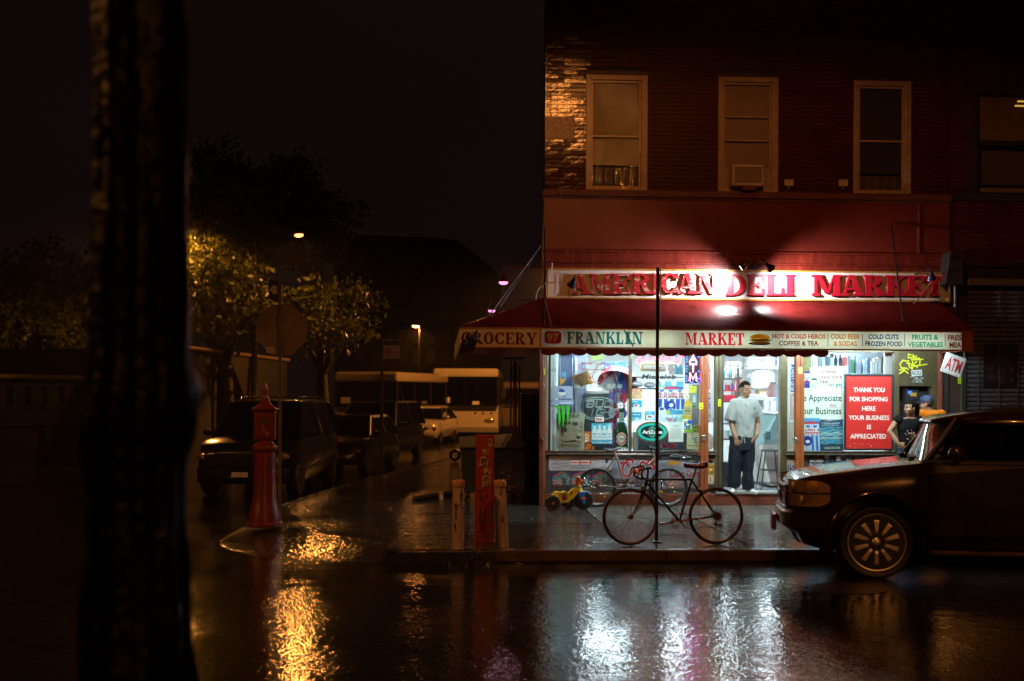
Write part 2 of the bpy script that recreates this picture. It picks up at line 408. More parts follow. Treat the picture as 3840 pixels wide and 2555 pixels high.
# ------------------------------------------------------------------ corner building
XR = 6.81
bld = thing('corner_building', 'dark red brick corner building with a shop below and flats above', 'building', (0, 0, 0))
BRICKM = M((0.075, 0.011, 0.006), 0.45, var=0.5, vs=2.3, bump=0.4, bs=30, bd=0.01, spec=.18)
BRICKW = M((0.070, 0.011, 0.006), 0.15, var=0.5, vs=3.0, bump=0.35, bs=16, bd=0.007, spec=.36)
MORTAR = M((0.020, 0.007, 0.005), 0.7, var=0.3, vs=8)
REDP = M((0.145, 0.018, 0.010), 0.34, var=0.28, vs=2.2, bump=0.4, bs=70, bd=0.006)
REDP2 = M((0.15, 0.018, 0.010), 0.26, var=0.4, vs=2.0, bump=0.4, bs=12, bd=0.01, stretch=(6, 6, .7))
TRIM = M((0.46, 0.33, 0.24), 0.34, var=0.3, vs=7, bump=0.3, bs=20)
ALU = M((0.34, 0.29, 0.22), 0.35, 0.35, var=0.25)
BRONZE = M((0.105, 0.082, 0.040), 0.36, 0.35, var=0.3, vs=5)
ORANGE = M((0.30, 0.075, 0.020), 0.38, var=0.3, vs=4, bump=0.2, bs=20)
DARK = M((0.015, 0.014, 0.014), 0.5)
REDK = M((0.165, 0.040, 0.020), 0.4, var=0.4, vs=4, bump=0.3, bs=20)
CURT = M((0.45, 0.36, 0.28), 0.8, var=0.12, vs=3)
wins = [rectY(cW, 520, 165, 998, 1082, 0), rectY(cW, 1556, 182, 2022, 1097, 0), rectY(cV, 736, 212, 1182, 1114, 0)]
def holed(mb, x0, x1, z0, z1, holes, y0, y1):
    """wall slab with rectangular openings"""
    xs = sorted({x0, x1} | {h[0] for h in holes} | {h[1] for h in holes}); zs = sorted({z0, z1} | {h[2] for h in holes} | {h[3] for h in holes})
    for i in range(len(xs) - 1):
        for k in range(len(zs) - 1):
            cx_, cz_ = (xs[i] + xs[i + 1]) / 2, (zs[k] + zs[k + 1]) / 2
            if any(h[0] < cx_ < h[1] and h[2] < cz_ < h[3] for h in holes): continue
            mb.box(xs[i], xs[i + 1], y0, y1, zs[k], zs[k + 1])
b = MB(); holed(b, 0.004, XR, 5.06, 12.0, wins, 0.006, 0.26)
obj('wall', b, MORTAR, bld)
b = MB(); b.hexa([(0.004, .262, 2.97), (XR, .262, 2.97), (XR, 6.2, 2.97), (.54, 6.2, 2.97), (0.004, .262, 12), (XR, .262, 12), (XR, 6.2, 12), (.54, 6.2, 12)])
b2 = MB()
b2.hexa([(x, y, z) for z in (0, 2.965) for x, y in ((0, .01), (.12, .01), (.66, 6.2), (.54, 6.2))])
obj('rear_wall', b, M((0.010, 0.005, 0.004), .7, spec=.2), bld); obj('side_wall', b2, M((.03, .008, .006), .6, spec=.2), bld)
# bricks: those in the lit corner strip and beside the first windows are single pieces
bk = MB(); bk.box(0, 0.205, 0, 0.016, 0, 0.060)
singles, rest, proto = [], MB(), None
course = 0
z = 5.20
while z < 8.7:
    x = 0.004 - (0.108 if course % 2 else 0.0)
    while x < XR - 0.05:
        a, c = max(x, 0.004), min(x + 0.206, XR - 0.002)
        for h in wins:
            if z + .06 > h[2] and z < h[3] + .12:
                if a < h[0] < c: c = h[0] - .004
                elif a < h[1] < c: a = h[1] + .004
                elif a >= h[0] and c <= h[1]: c = a
        if c - a > 0.03: singles.append((a, c, z))
        x += 0.2155
    z += 0.0705; course += 1
def brick_rank(s): return (0 if s[0] < 0.7 else 1 if s[0] < 2.9 and s[2] < 7.2 else 2, s[2])
singles.sort(key=brick_rank)
for n, (a, c, zz) in enumerate(singles):
    yy = RD.uniform(-0.011, -0.006)
    if n < 300:
        if proto is None: proto = obj('brick', bk, BRICKW, bld); o = proto
        else: o = proto.copy(); COL.objects.link(o); o.parent = bld
        if a > .7: o.material_slots[0].link = 'OBJECT'; o.material_slots[0].material = BRICKM
        o.location = (a, yy, zz); o.scale = ((c - a) / 0.205, 1, 1)
        o.rotation_euler = (RD.uniform(-.028, .028), 0, RD.uniform(-.012, .012))
    else: rest.box(a, c, yy, 0.004, zz, zz + .06)
obj('brickwork', rest, BRICKM, bld, kind='stuff')
# stone ledges and the painted band
STONE = M((0.13, 0.030, 0.018), 0.33, var=0.45, vs=8, bump=0.9, bs=35, bd=0.02)
b = MB(); b.box(-0.045, XR + .02, -0.10, 0.2, 5.085, 5.195); b.box(-0.02, XR + .01, -0.055, 0.2, 5.045, 5.084)
obj('ledge', b, STONE, bld, bevel=0.012)
b = MB(); b.box(-0.004, XR, -0.03, 0.25, 4.205, 5.043); obj('painted_band', b, REDP, bld)
b = MB(); b.box(-0.03, XR + .005, -0.075, 0.25, 4.165, 4.203); b.box(-0.03, XR + .005, -0.075, 0.25, 3.985, 4.015)
obj('moulding', b, REDP2, bld, bevel=0.008)
b = MB(); b.box(-0.004, XR, -0.045, 0.25, 4.017, 4.163); b.box(-0.004, XR, -0.02, 0.25, 2.62, 3.983)
obj('fascia', b, REDP2, bld)
b = MB(); b.box(6.27, 6.30, -0.05, -0.031, 4.21, 5.04); obj('downpipe', b, REDK, bld)
b = MB(); b.box(-0.004, 0.50, -0.022, -.008, 6.02, 6.40); obj('stone_block', b, M((0.2, 0.09, 0.05), 0.22, var=.5, vs=20, bump=.5, bs=38, bd=.012), bld, bevel=.01)
# flat windows
def flat_window(r, rails, blind_z, blindm, tilt=0):
    x0, x1, z0, z1 = r; fw = 0.085
    f = MB(); f.box(x0, x0 + fw, -.012, .10, z0, z1); f.box(x1 - fw * 1.25, x1, -.012, .10, z0, z1)
    f.box(x0 + fw, x1 - fw * 1.25, -.010, .10, z1 - .085, z1); f.box(x0 + fw, x1 - fw * 1.25, -.010, .10, z0, z0 + .05)
    wn = obj('window', f, TRIM, bld, bevel=0.006)
    lt = MB(); lt.box(x0 - .03, x1 + .03, -.028, -.013, z1 + .002, z1 + .062); obj('lintel', lt, M((0.03, .012, .01), .5), wn)
    sl = MB(); sl.box(x0 - .03, x1 + .03, -.06, -.0125, z0 - .012, z0 + .012); obj('sill', sl, TRIM, wn)
    a, c = x0 + fw, x1 - fw * 1.25
    s = MB()
    s.box(a, a + .035, .03, .07, z0 + .05, z1 - .085); s.box(c - .035, c, .03, .07, z0 + .05, z1 - .085)
    s.box(a + .035, c - .035, .03, .07, z1 - .125, z1 - .085); s.box(a + .035, c - .035, .03, .07, z0 + .05, z0 + .085)
    for zz in rails: s.box(a + .035, c - .035, .022, .072, zz - .016, zz + .016)
    obj('sash', s, TRIM, wn, bevel=.004)
    p = MB(); p.quad((a, .05, z0 + .05), (c, .05, z0 + .05), (c, .05, z1 - .09), (a, .05, z1 - .09))
    obj('pane', p, GLASS(bump=0.25), wn)
    bl = MB(); bl.box(a, c, .085, .095, blind_z, z1 - .02); obj('blind', bl, blindm, wn)
    cu = MB(); n = 16
    cu.loft([[(a + (c - a) * i / n, .16 + .015 * math.sin(i * 2.1), zz) for i in range(n + 1)] for zz in (z0, blind_z + .1)], cap=False, closed=False)
    obj('curtain', cu, M((0.10, 0.07, 0.06), .9), wn)
    d = MB(); d.box(x0, x1, .2, .258, z0, z1); obj('backing', d, DARK, wn)
    return wn, a, c
zW = lambda v: PY(*cW(760, v), 0).z
zV = lambda v: PY(*cV(940, v), 0).z
BL = M((0.30, 0.22, 0.17), 0.7, var=0.12, vs=2)
UNLIT = M((0.025, 0.02, 0.018), 0.7, var=0.2, vs=2)
flat_window(wins[0], [zW(650)], zW(872), BL)
flat_window(wins[1], [zW(478), zW(665), zW(885)], zW(868), BL)
flat_window(wins[2], [zV(688)], zV(940), UNLIT)  # no blind here: dark sheet stands in for the unlit room
# air conditioner resting in the middle window
x0, x1, z0, z1 = rectY(cW, 1655, 880, 1896, 1046, -0.12)
ac = thing('air_conditioner', 'white window air conditioner jutting from the middle upstairs window', 'air conditioner', ((x0 + x1) / 2, 0, z0))
b = MB(); b.box(x0, x1, -.22, .05, z0, z1); obj('casing', b, M((0.62, 0.5, 0.38), .4), ac, bevel=.012)
b = MB(); b.box(x0 + .03, x1 - .03, -.226, -.2205, z0 + .04, z1 - .04); obj('grille_backing', b, M((0.06, .045, .035), .5), ac)
b = MB()
for i in range(12): b.box(x0 + .03, x1 - .03, -.236, -.227, z0 + .045 + i * (z1 - z0 - .09) / 12, z0 + .056 + i * (z1 - z0 - .09) / 12)
obj('grille', b, M((0.42, 0.33, 0.25), .45), ac, kind='stuff')
b = MB(); b.box(x0 + .18, x1 - .12, -.2, -.02, z0 - .07, z0 - .002); obj('bracket', b, REDK, ac)
b = MB(); a_ = wins[1][0] + .12; c_ = wins[1][1] - .14
for i in range(8):
    b.box(a_ + i * (x0 - a_) / 8, a_ + (i + .7) * (x0 - a_) / 8, .028, .04, z0 - .02, z1 - .03)
    b.box(x1 + i * (c_ - x1) / 8, x1 + (i + .7) * (c_ - x1) / 8, .028, .04, z0 - .02, z1 - .03)
obj('side_panel', b, M((0.45, 0.36, 0.27), .5), ac, kind='stuff')
# small junction boxes on the wall
for lab, (u, v) in (('small white junction box on the brick wall right of the middle window', (220, 1020)), ('small white junction box on the brick wall left of the dark third window', (645, 1022))):
    p = PY(*cV(u, v), 0)
    t = thing('junction_box', lab, 'junction box', (p.x, -0.03, p.z - .06), group='junction boxes on the upper wall')
    b = MB(); b.box(p.x - .075, p.x + .075, -.075, -.012, p.z - .055, p.z + .055); obj('cover', b, M((.6, .47, .36), .5), t, bevel=.008)
    b = MB(); b.box(p.x - .02, p.x + .02, -.045, -.013, p.z - .10, p.z - .057); obj('conduit', b, M((.2, .13, .1), .5), t)

# ------------------------------------------------------------------ shop front (fixed parts of the building)
def frontbox(name, cr, u0, u1, v0, v1, y0, y1, mat, bev=.006, parent=bld):
    r = rectY(cr, u0, v0, u1, v1, (y0 if y0 < 0 else 0))
    m = MB(); m.box(r[0], r[1], y0, y1, r[2], r[3]); return obj(name, m, mat, parent, bevel=bev)
def ZA(v): return PY(*cA(1000, v), 0).z
def XA(u): return PY(*cA(u, 600), 0).x
def XB(u): return PY(*cB(u, 600), 0).x
def XC(u): return PY(*cC(u, 600), 0).x
ztop = 2.64
zsill1, zsill0 = ZA(1062), ZA(1097)
def upright(name, x0, x1, y0, y1, mat, z0=0.0, z1=ztop, bev=.006):
    m = MB(); m.box(x0, x1, y0, y1, z0, z1); return obj(name, m, mat, bld, bevel=bev)
upright('pier', -0.005, XA(52), -.10, .0, REDK); upright('post', XA(54), XA(108), -.07, .05, M((.26, .10, .05), .4, var=.4))
upright('mullion', XA(112), XA(134), -.02, .06, ALU, z0=zsill1); upright('mullion', XA(864), XA(890), -.03, .06, BRONZE, z0=zsill1)
for nm, a, c in (('post', XA(1503), XA(1536)), ('post', XA(1538), XA(1572))): upright(nm, a, c, -.115, .02, ORANGE)
upright('door_jamb', XA(1640), XA(1672), -.04, .1, BRONZE); upright('door_jamb', XA(1673), XA(1702), -.055, .1, BRONZE)
upright('door_edge', XA(1703), XA(1720), -.02, .1, DARK)
upright('door_jamb', XB(781), XB(812), -.05, .1, BRONZE); upright('door_jamb', XB(813), XB(846), -.04, .1, BRONZE)
for a, c in ((XB(913), XB(949)), (XB(951), XB(986))): upright('post', a, c, -.115, .02, ORANGE)
upright('post', XC(1140), XC(1190), -.06, .06, BRONZE)
upright('post', XC(1600), XC(1640), -.10, .05, M((.20, .05, .03), .4))
upright('pier', XC(1642), XR - .002, -.04, .2, M((.03, .022, .018), .6), z1=3.36)
upright('post', XC(1842), XC(1866), -.075, -.045, M((.05, .06, .045), .4), z1=3.0)
b = MB(); b.box(XA(108), XA(1703), -.055, .11, ztop - .09, ztop + .02); b.box(XB(781), XC(1190), -.055, .11, ztop - .09, ztop + .02)
obj('header', b, BRONZE, bld)
# sills, kick panels, red base
for a, c in ((XA(110), XA(1502)), (XA(1573), XA(1660)), (XB(820), XB(912)), (XB(987), XC(1139))):
    m = MB(); m.box(a, c, -.07, .08, zsill0, zsill1 - .012); m.box(a, c, -.09, .0, zsill1 - .011, zsill1); obj('sill', m, M((.17, .15, .11), .4, .3, var=.5, vs=12), bld, bevel=.004)
    m = MB(); m.box(a, c, .0, .06, .20, zsill0 - .002); obj('kick_panel', m, M((.05, .05, .045), .45, var=.3), bld)
zb = ZA(1452)
for a, c in ((XA(109), XA(1502)), (XA(1573), XB(986)), (XB(987), XC(1598))):
    m = MB(); m.box(a, c, -.075, .06, 0.0, zb); obj('base_board', m, REDK, bld, bevel=.006)
m = MB(); m.box(XA(1640), XB(850), -.10, .3, zb + .001, zb + .035); obj('threshold', m, M((.42, .42, .40), .3, .5, var=.3, vs=12), bld, bevel=.006)
# window glass
for a, c, bt in ((XA(134), XA(864), zsill1), (XA(890), XA(1503), zsill1), (XA(1572), XA(1640), zsill1), (XB(846), XB(913), zsill1), (XB(986), XC(1140), zsill1)):
    m = MB(); m.quad((a, .03, bt), (c, .03, bt), (c, .03, ztop - .09), (a, .03, ztop - .09)); obj('pane', m, GLASS(tint=(.93, .97, .96)), bld)
# cash machine bay: brown sheet metal with a recess
BROWN = M((.082, .058, .026), .42, .2, var=.35, vs=4)
zr = PY(*cC(1300, 566), 0).z
b = MB(); b.box(XC(1191), XC(1598), -.03, .05, zr, ztop); b.box(XC(1540), XC(1598), -.03, .05, .6, zr - .001); b.box(XC(1191), XC(1598), -.03, .05, .2, .62)
obj('cover_panel', b, BROWN, bld, bevel=.004)
b = MB(); b.box(XC(1191), XC(1540), .40, .42, .6, zr); b.box(XC(1525), XC(1540), .05, .40, .6, zr)
b.box(XC(1191), XC(1540), .05, .40, zr, zr + .02)
obj('recess', b, M((.02, .016, .014), .5), bld)
# ------------------------------------------------------------------ lit name board above the awning
ENAM = M((0.74, 0.70, 0.64), 0.28, var=0.14, vs=3, bump=0.1, bs=8)
GOLD = M((0.50, 0.27, 0.05), 0.35, 0.3, var=0.3)
def peeled(base, under, scale=9, lo=.50, hi=.56, rough=.35):
    m, t, o = newmat('peeling_paint')
    p = t.nodes.new('ShaderNodeBsdfPrincipled'); t.links.new(p.outputs[0], o.inputs[0])
    tcn = t.nodes.new('ShaderNodeTexCoord'); mp = t.nodes.new('ShaderNodeMapping'); mp.inputs['Scale'].default_value = (.8, 1, 2.4)
    t.links.new(tcn.outputs['Object'], mp.inputs['Vector'])
    n = t.nodes.new('ShaderNodeTexNoise'); n.inputs['Scale'].default_value = scale; n.inputs['Detail'].default_value = 6; n.inputs['Roughness'].default_value = .7
    t.links.new(mp.outputs[0], n.inputs['Vector'])
    r = t.nodes.new('ShaderNodeValToRGB'); r.color_ramp.elements[0].position = lo; r.color_ramp.elements[1].position = hi
    r.color_ramp.elements[0].color = (*base, 1); r.color_ramp.elements[1].color = (*under, 1)
    t.links.new(n.outputs['Fac'], r.inputs['Fac']); t.links.new(r.outputs['Color'], p.inputs['Base Color']); p.inputs['Roughness'].default_value = rough
    return m
PEEL = peeled((0.40, 0.012, 0.022), (0.55, 0.36, 0.28), 9, .55, .60)
REDL = peeled((0.46, 0.010, 0.028), (0.50, 0.16, 0.12), 7, .66, .72)
zt, zbm = PY(*cE(800, 215), -.12).z, PY(*cE(800, 452), -.12).z
xs0, xs1 = 0.03, XR - .02
sgn = thing('shop_sign', 'long white board with big raised red letters above the awning', 'sign', ((xs0 + xs1) / 2, -.12, zbm))
b = MB(); b.box(xs0 + .03, xs1 - .03, -.12, -.026, zbm + .03, zt - .03); obj('board', b, ENAM, sgn)
b = MB()
for k in range(1, 5): b.box(xs0 + k * 1.36 - .003, xs0 + k * 1.36 + .003, -.1215, -.1195, zbm + .03, zt - .03)
obj('panel_joint', b, M((.3, .26, .22), .5), sgn, kind='stuff')
b = MB(); b.box(xs0, xs1, -.14, -.03, zbm, zbm + .03); b.box(xs0, xs1, -.14, -.03, zt - .03, zt); b.box(xs0, xs0 + .03, -.14, -.03, zbm + .03, zt - .03); b.box(xs1 - .03, xs1, -.14, -.03, zbm + .03, zt - .03)
obj('frame', b, GOLD, sgn, bevel=.004)
letters = [('A', cE, 1018, 1142, 260, 418), ('M', cE, 1150, 1312, 260, 416), ('E', cE, 1316, 1462, 258, 416), ('R', cE, 1480, 1628, 257, 416), ('I', cE, 1630, 1690, 256, 415),
           ('C', cE, 1700, 1832, 255, 414), ('A', cE, 1828, 1972, 255, 414), ('N', cE, 1978, 2126, 255, 414),
           ('D', cR, 50, 206, 265, 430), ('E', cR, 212, 348, 266, 430), ('L', cR, 362, 502, 266, 430), ('I', cR, 510, 580, 266, 430),
           ('M', cR, 716, 945, 270, 434), ('A', cR, 945, 1112, 272, 434), ('R', cR, 1116, 1276, 272, 434), ('K', cR, 1290, 1446, 274, 434), ('E', cR, 1450, 1590, 276, 436), ('T', cR, 1604, 1732, 276, 436)]
for n, (ch, cr, u0, u1, v0, v1) in enumerate(letters):
    x0, x1, z0, z1 = rectY(cr, u0, v0, u1, v1, -.17)
    wd, polys = GLY[ch]; m = MB()
    for k, p in enumerate(polys):
        m.prism([(x0 + a * (x1 - x0) / wd, z0 + c * (z1 - z0)) for a, c in p], -.172 - .0005 * k, -.119 + .0003 * k)
    obj('letter', m, [PEEL if n < 8 else REDL], sgn)
# ghost outline of an older letter at the left end of the board
x0, x1, z0, z1 = rectY(cE, 880, 258, 985, 420, -.12)
m = MB(); wd, polys = GLY['F']
for p in polys[:2]:
    pts = [(x0 + a * (x1 - x0) / wd, -.1225, z0 + c * (z1 - z0)) for a, c in p]
    m.tube(pts, .0022, 4, closed=True)
obj('ghost_outline', m, M((.32, .26, .22), .6), sgn, kind='stuff')

# flood lamps on the board
BLACK = M((.012, .012, .013), .35)
def flood(label, px, py, dx, on, col=(1, .93, .95), watts=90.0, y=-.75, group='flood lamps over the name board'):
    p = PY(px, py, y)
    t = thing('flood_lamp', label, 'lamp', tuple(p), group=group)
    d = Vector((dx, .50, -.62)).normalized(); rot = d.to_track_quat('Z', 'Y').to_matrix()
    b = MB(); b.lathe([(.022, -.11), (.03, -.06), (.05, -.02), (.072, .03), (.076, .035)], n=18, cap=True); b.xf(Matrix.Translation(p) @ rot.to_4x4())
    obj('housing', b, M((.03, .028, .03), .25, .5) if on else M((.02, .03, .06), .25, .3), t, 50)
    b = MB(); b.lathe([(.06, .036), (.05, .043), (.02, .048)], n=18); b.xf(Matrix.Translation(p) @ rot.to_4x4())
    obj('bulb', b, E(col, 14) if on else M((.35, .35, .37), .1), t, 50)
    b = MB(); b.tube([p - d * .10, p - d * .14 + Vector((-dx * .05, .1, .03)), Vector((p.x - dx * .16, -.05, p.z + .09))], .011, 6); b.lathe([(.05, 0), (.05, -.03)], (p.x - dx * .16, -.047, p.z + .09), 12, 'Y')
    obj('arm', b, BLACK, t, 50)
    if on:
        l = bpy.data.lights.new('flood', 'SPOT'); l.energy = watts; l.color = col; l.spot_size = rad(150); l.spot_blend = 1.0; l.shadow_soft_size = .05
        o = bpy.data.objects.new('lamp_light', l); COL.objects.link(o); o.parent = t
        o.matrix_basis = Matrix.Translation(d * .075) @ d.to_track_quat('-Z', 'Y').to_matrix().to_4x4()
    return t
flood('lit flood lamp of the pair at the middle of the board, aimed left', *cR(182, 205), -.85, True, watts=330)
flood('lit flood lamp of the pair at the middle of the board, aimed right', *cR(388, 215), .85, True, watts=330)
flood('unlit flood lamp hanging over the first letter of the board', *cE(1015, 340), -.25, False)
flood('unlit flood lamp hanging over the last letter of the board', *cR(1640, 285), .2, False)
# lamps on arms along the side street wall
def side_lamp(label, px, py, depth, watts):
    p = PD(px, py, depth)
    t = thing('wall_lamp', label, 'lamp', tuple(p), group='lamps on arms along the side wall')
    b = MB(); b.lathe([(.02, .16), (.035, .10), (.06, .06), (.085, 0)], tuple(p), 16); obj('shade', b, M((.10, .03, .06), .3, .3), t, 50)
    b = MB(); b.ell(p + Vector((0, 0, -.005)), (.078, .078, .045)); obj('bulb', b, E((1, .25, .55), 2.6), t, 60)
    b = MB(); b.tube([p + Vector((0, 0, .15)), p + Vector((0, 0, .24)), Vector((max(.02, .155 * p.y), p.y, p.z + .24))], .014, 6); obj('arm', b, M((.2, .05, .04), .4), t, 50)
    l = bpy.data.lights.new('wall_lamp', 'POINT'); l.energy = watts; l.color = (1, .45, .62); l.shadow_soft_size = .07
    o = bpy.data.objects.new('lamp_light', l); COL.objects.link(o); o.parent = t; o.location = (0, 0, -.06)
side_lamp('pink glowing lamp on an arm at the building corner above the grocery panel', *cS(678, 592), 20.9, 10)
side_lamp('farther pale lamp on an arm along the side wall, just above the awning roof', *cS(553, 895), 27.0, 10)

# ------------------------------------------------------------------ awning
PA = 1.40
za_top = PY(*cO(1700, 692), -.02).z
zb1, zb0 = PY(*cE(1400, 686), -PA).z, PY(*cE(1400, 832), -PA).z
xr = 6.62
aw = thing('awning', 'red ribbed shop awning with a lit white band of lettering along its front edge', 'awning', (3.2, -.7, 2.3))
RIB = M((0.095, 0.008, 0.007), 0.30, var=0.4, vs=3, bump=0.25, bs=14, coat=0.0)
NR = 24
prof = []
for i in range(NR):
    t0 = i / NR; t1 = (i + .86) / NR
    prof += [(t0, .030), (t1, .0)]
prof += [(1, .012)]
sl = math.atan2(za_top - zb1, PA)
def aw_pt(t, off):
    return -.02 - (PA - .02) * t - off * math.sin(sl), za_top + (zb1 - za_top) * t + off * math.cos(sl)
NXS = 26
def ribs_front():
    m = MB(); rows = []
    for t, off in prof:
        y, z = aw_pt(t, off); xl = -PA * t
        row = []
        for i in range(NXS + 1):
            x = xl + (xr - xl) * i / NXS
            sag = .010 * math.sin(x * 2.3 + 1) * math.sin(math.pi * t) + (.012 * math.sin(t * 9) if 3.2 < x < 4.1 else 0)
            row.append((x, y, z + sag))
        rows.append(row)
    m.loft(rows, cap=False, closed=False); return m
o = obj('canopy', ribs_front(), RIB, aw)
m = MB(); rows = []
for t, off in prof:
    y, z = aw_pt(t, off); rows.append([(-PA * t - .0 - off * .3, -PA * t, z), (1.0 - PA * t, 6.0, z)])
m.loft(rows, cap=False, closed=False); obj('side_canopy', m, RIB, aw)
m = MB(); m.add([(xr, -.02, za_top), (xr, -PA, zb1), (xr, -PA, zb0), (xr, -.02, zb0)], [(0, 1, 2, 3)]); obj('end_panel', m, REDP2, aw)
# seam battens and stays
m = MB(); m.tube([(-.005, -.03, za_top + .03), (-.005, -PA, zb1 + .03)], .018, 6); obj('seam', m, M((.12, .02, .015), .35), aw)
m = MB(); a = PY(*cO(1253, 528), -.05); c = PY(*cO(1253, 757), -PA + .03); m.tube([(a.x, -.09, a.z), (c.x, -PA + .1, zb1 + .06)], .016, 6)
a = PY(*cO(2051, 517), -.05); c = PY(*cO(2079, 742), -1.15); m.tube([(a.x, -.06, a.z), c], .013, 6)
obj('stay_rod', m, BLACK, aw, 50)
m = MB(); c = PD(*cS(405, 1110), 19.2); a = PD(*cS(1090, 190), 20.3); m.tube([a, c], .011, 6); obj('stay_rod', m, M((.02, .008, .008), .5), aw, 50)
m = MB(); c = PD(*cS(640, 860), 19.8); a = PD(*cS(1050, 265), 20.6); m.tube([a, c], .009, 6); obj('stay_rod', m, M((.03, .008, .008), .5), aw, 50)
# loose cable from the wall
cab = thing('cable', 'loose grey cable looping from the wall over the left end of the name board', 'cable', (.2, -.1, 3.4))
m = MB(); m.tube([PY(*cE(*q), -.16) for q in ((862, 178), (858, 235), (835, 300), (800, 345), (760, 375), (742, 410), (735, 480))], .012, 6); obj('wire', m, M((.5, .45, .45), .4), cab, 60)
cab = thing('cable', 'thin grey cable drooping from the last lamp down to the awning roof', 'cable', (6.0, -.1, 3.4))
m = MB(); m.tube([PY(*cR(*q), -.2) for q in ((1650, 300), (1600, 380), (1530, 470), (1480, 510), (1425, 525))], .008, 6); obj('wire', m, M((.25, .18, .16), .4), cab, 60)
# band panels: translucent sheet lit from the tubes inside the awning
def band_mat(name, glow):
    m, t, o = newmat(name)
    p = t.nodes.new('ShaderNodeBsdfPrincipled'); tl = t.nodes.new('ShaderNodeBsdfTranslucent'); mx = t.nodes.new('ShaderNodeMixShader'); mx.inputs[0].default_value = glow
    tcn = t.nodes.new('ShaderNodeTexCoord'); n = t.nodes.new('ShaderNodeTexNoise'); n.inputs['Scale'].default_value = 2.0; n.inputs['Detail'].default_value = 6
    t.links.new(tcn.outputs['Object'], n.inputs['Vector'])
    r = t.nodes.new('ShaderNodeValToRGB'); r.color_ramp.elements[0].color = (.80, .77, .60, 1); r.color_ramp.elements[1].color = (.97, .96, .84, 1); r.color_ramp.elements[0].position = .3; r.color_ramp.elements[1].position = .6
    t.links.new(n.outputs['Fac'], r.inputs['Fac']); t.links.new(r.outputs['Color'], p.inputs['Base Color']); t.links.new(r.outputs['Color'], tl.inputs[0])
    p.inputs['Roughness'].default_value = .3
    t.links.new(p.outputs[0], mx.inputs[1]); t.links.new(tl.outputs[0], mx.inputs[2]); t.links.new(mx.outputs[0], o.inputs[0]); return m
BANDM = band_mat('translucent_sheet', .86)
xb0 = PY(*cE(150, 760), -PA).x; xbs = PY(*cE(764, 760), -PA).x; xbs2 = PY(*cE(778, 760), -PA).x
ends = [xb0, xbs]; pn = []
cuts = [xbs2, PY(*cE(1220, 760), -PA).x, PY(*cE(1660, 760), -PA).x, PY(*cE(2160, 760), -PA).x, PY(*cR(622, 780), -PA).x, PY(*cR(1290, 780), -PA).x, PY(*cR(1872, 780), -PA).x]
m = MB(); m.box(xb0, xbs, -PA - .004, -PA + .004, zb0 + .012, zb1 - .012); obj('band_panel', m, M((.62, .56, .46), .35, var=.2, vs=3), aw)
for a, c in zip(cuts[:-1], cuts[1:]):
    m = MB(); m.box(a + .0004, c - .0004, -PA - .004, -PA + .004, zb0 + .012, zb1 - .012); obj('band_panel', m, BANDM, aw)
m = MB(); m.box(cuts[-1], xr, -PA - .012, -PA + .004, zb0 + .012, zb1 - .012); obj('end_cap', m, M((.30, .07, .02), .45, var=.4, vs=9), aw)
m = MB(); m.box(xb0 - .01, xr + .004, -PA - .02, -PA + .012, zb0 - .012, zb0 + .0115); m.box(xb0 - .01, xr + .004, -PA - .016, -PA + .012, zb1 - .0115, zb1 + .008)
m.box(xbs + .001, xbs2 - .001, -PA - .015, -PA + .01, zb0 + .012, zb1 - .012)
obj('band_frame', m, M((.34, .15, .03), .3, .4, var=.4), aw, bevel=.003)
m = MB(); m.box(-PA, -PA + .012, -PA + .02, 6, zb0, zb1); obj('side_band', m, M((.5, .45, .36), .4), aw)
m = MB(); m.box(-.0, xr - .01, -PA + .13, -.1, zb1 - .008, zb1 - .001); obj('inner_lining', m, M((.6, .6, .56), .6), aw)
m = MB(); m.box(-PA + .02, -.02, -PA + .02, -.03, zb0 + .02, zb0 + .03); obj('soffit', m, M((.05, .02, .016), .6), aw)
# printed lettering of the band: coloured film that lets some of the light through
def film(col):
    m, t, o = newmat('coloured_film'); p = t.nodes.new('ShaderNodeBsdfPrincipled'); tl = t.nodes.new('ShaderNodeBsdfTranslucent'); mx = t.nodes.new('ShaderNodeMixShader'); mx.inputs[0].default_value = .6
    p.inputs['Base Color'].default_value = (*col, 1); p.inputs['Roughness'].default_value = .4; tl.inputs[0].default_value = (*col, 1)
    t.links.new(p.outputs[0], mx.inputs[1]); t.links.new(tl.outputs[0], mx.inputs[2]); t.links.new(mx.outputs[0], o.inputs[0]); return m
bandw = dict()
def bp(col): return bandw.setdefault(col, MB())
lay = [0]
def putb(x, z):
    return (x, -PA - .0055 - lay[0] * .0002, z)
def band_word(word, cr, u0, u1, v0, v1, col):
    x0, x1, z0, z1 = rectY(cr, u0, v0, u1, v1, -PA); slab_word(bp(col), word, x0, x1, z0, z1, -PA - .0055)
def band_line(s, cr, u0, u1, v0, v1, col, weight=.035):
    x0, x1, z0, z1 = rectY(cr, u0, v0, u1, v1, -PA); lay[0] = (lay[0] + 1) % 5; fit_text(bp(col), s, putb, x0, x1, z0, z1, weight)
band_word('GROCERY', cE, 163, 742, 708, 806, '8c1016'); band_word('FRANKL', cE, 978, 1408, 706, 802, '086a6c'); band_word('I', cE, 1420, 1466, 706, 802, '086a6c'); band_word('N', cE, 1478, 1556, 708, 804, '086a6c'); band_word('MARKET', cE, 1886, 2336, 714, 810, 'c40a24')
x0, x1, z0, z1 = rectY(cE, 804, 702, 932, 798, -PA); rr = .05; pl = []
for cx_, cz_, a0 in ((x1 - rr, z1 - rr, 0), (x0 + rr, z1 - rr, 90), (x0 + rr, z0 + rr, 180), (x1 - rr, z0 + rr, 270)): pl += arc(cx_, cz_, rr, rr, a0, a0 + 90, 5)
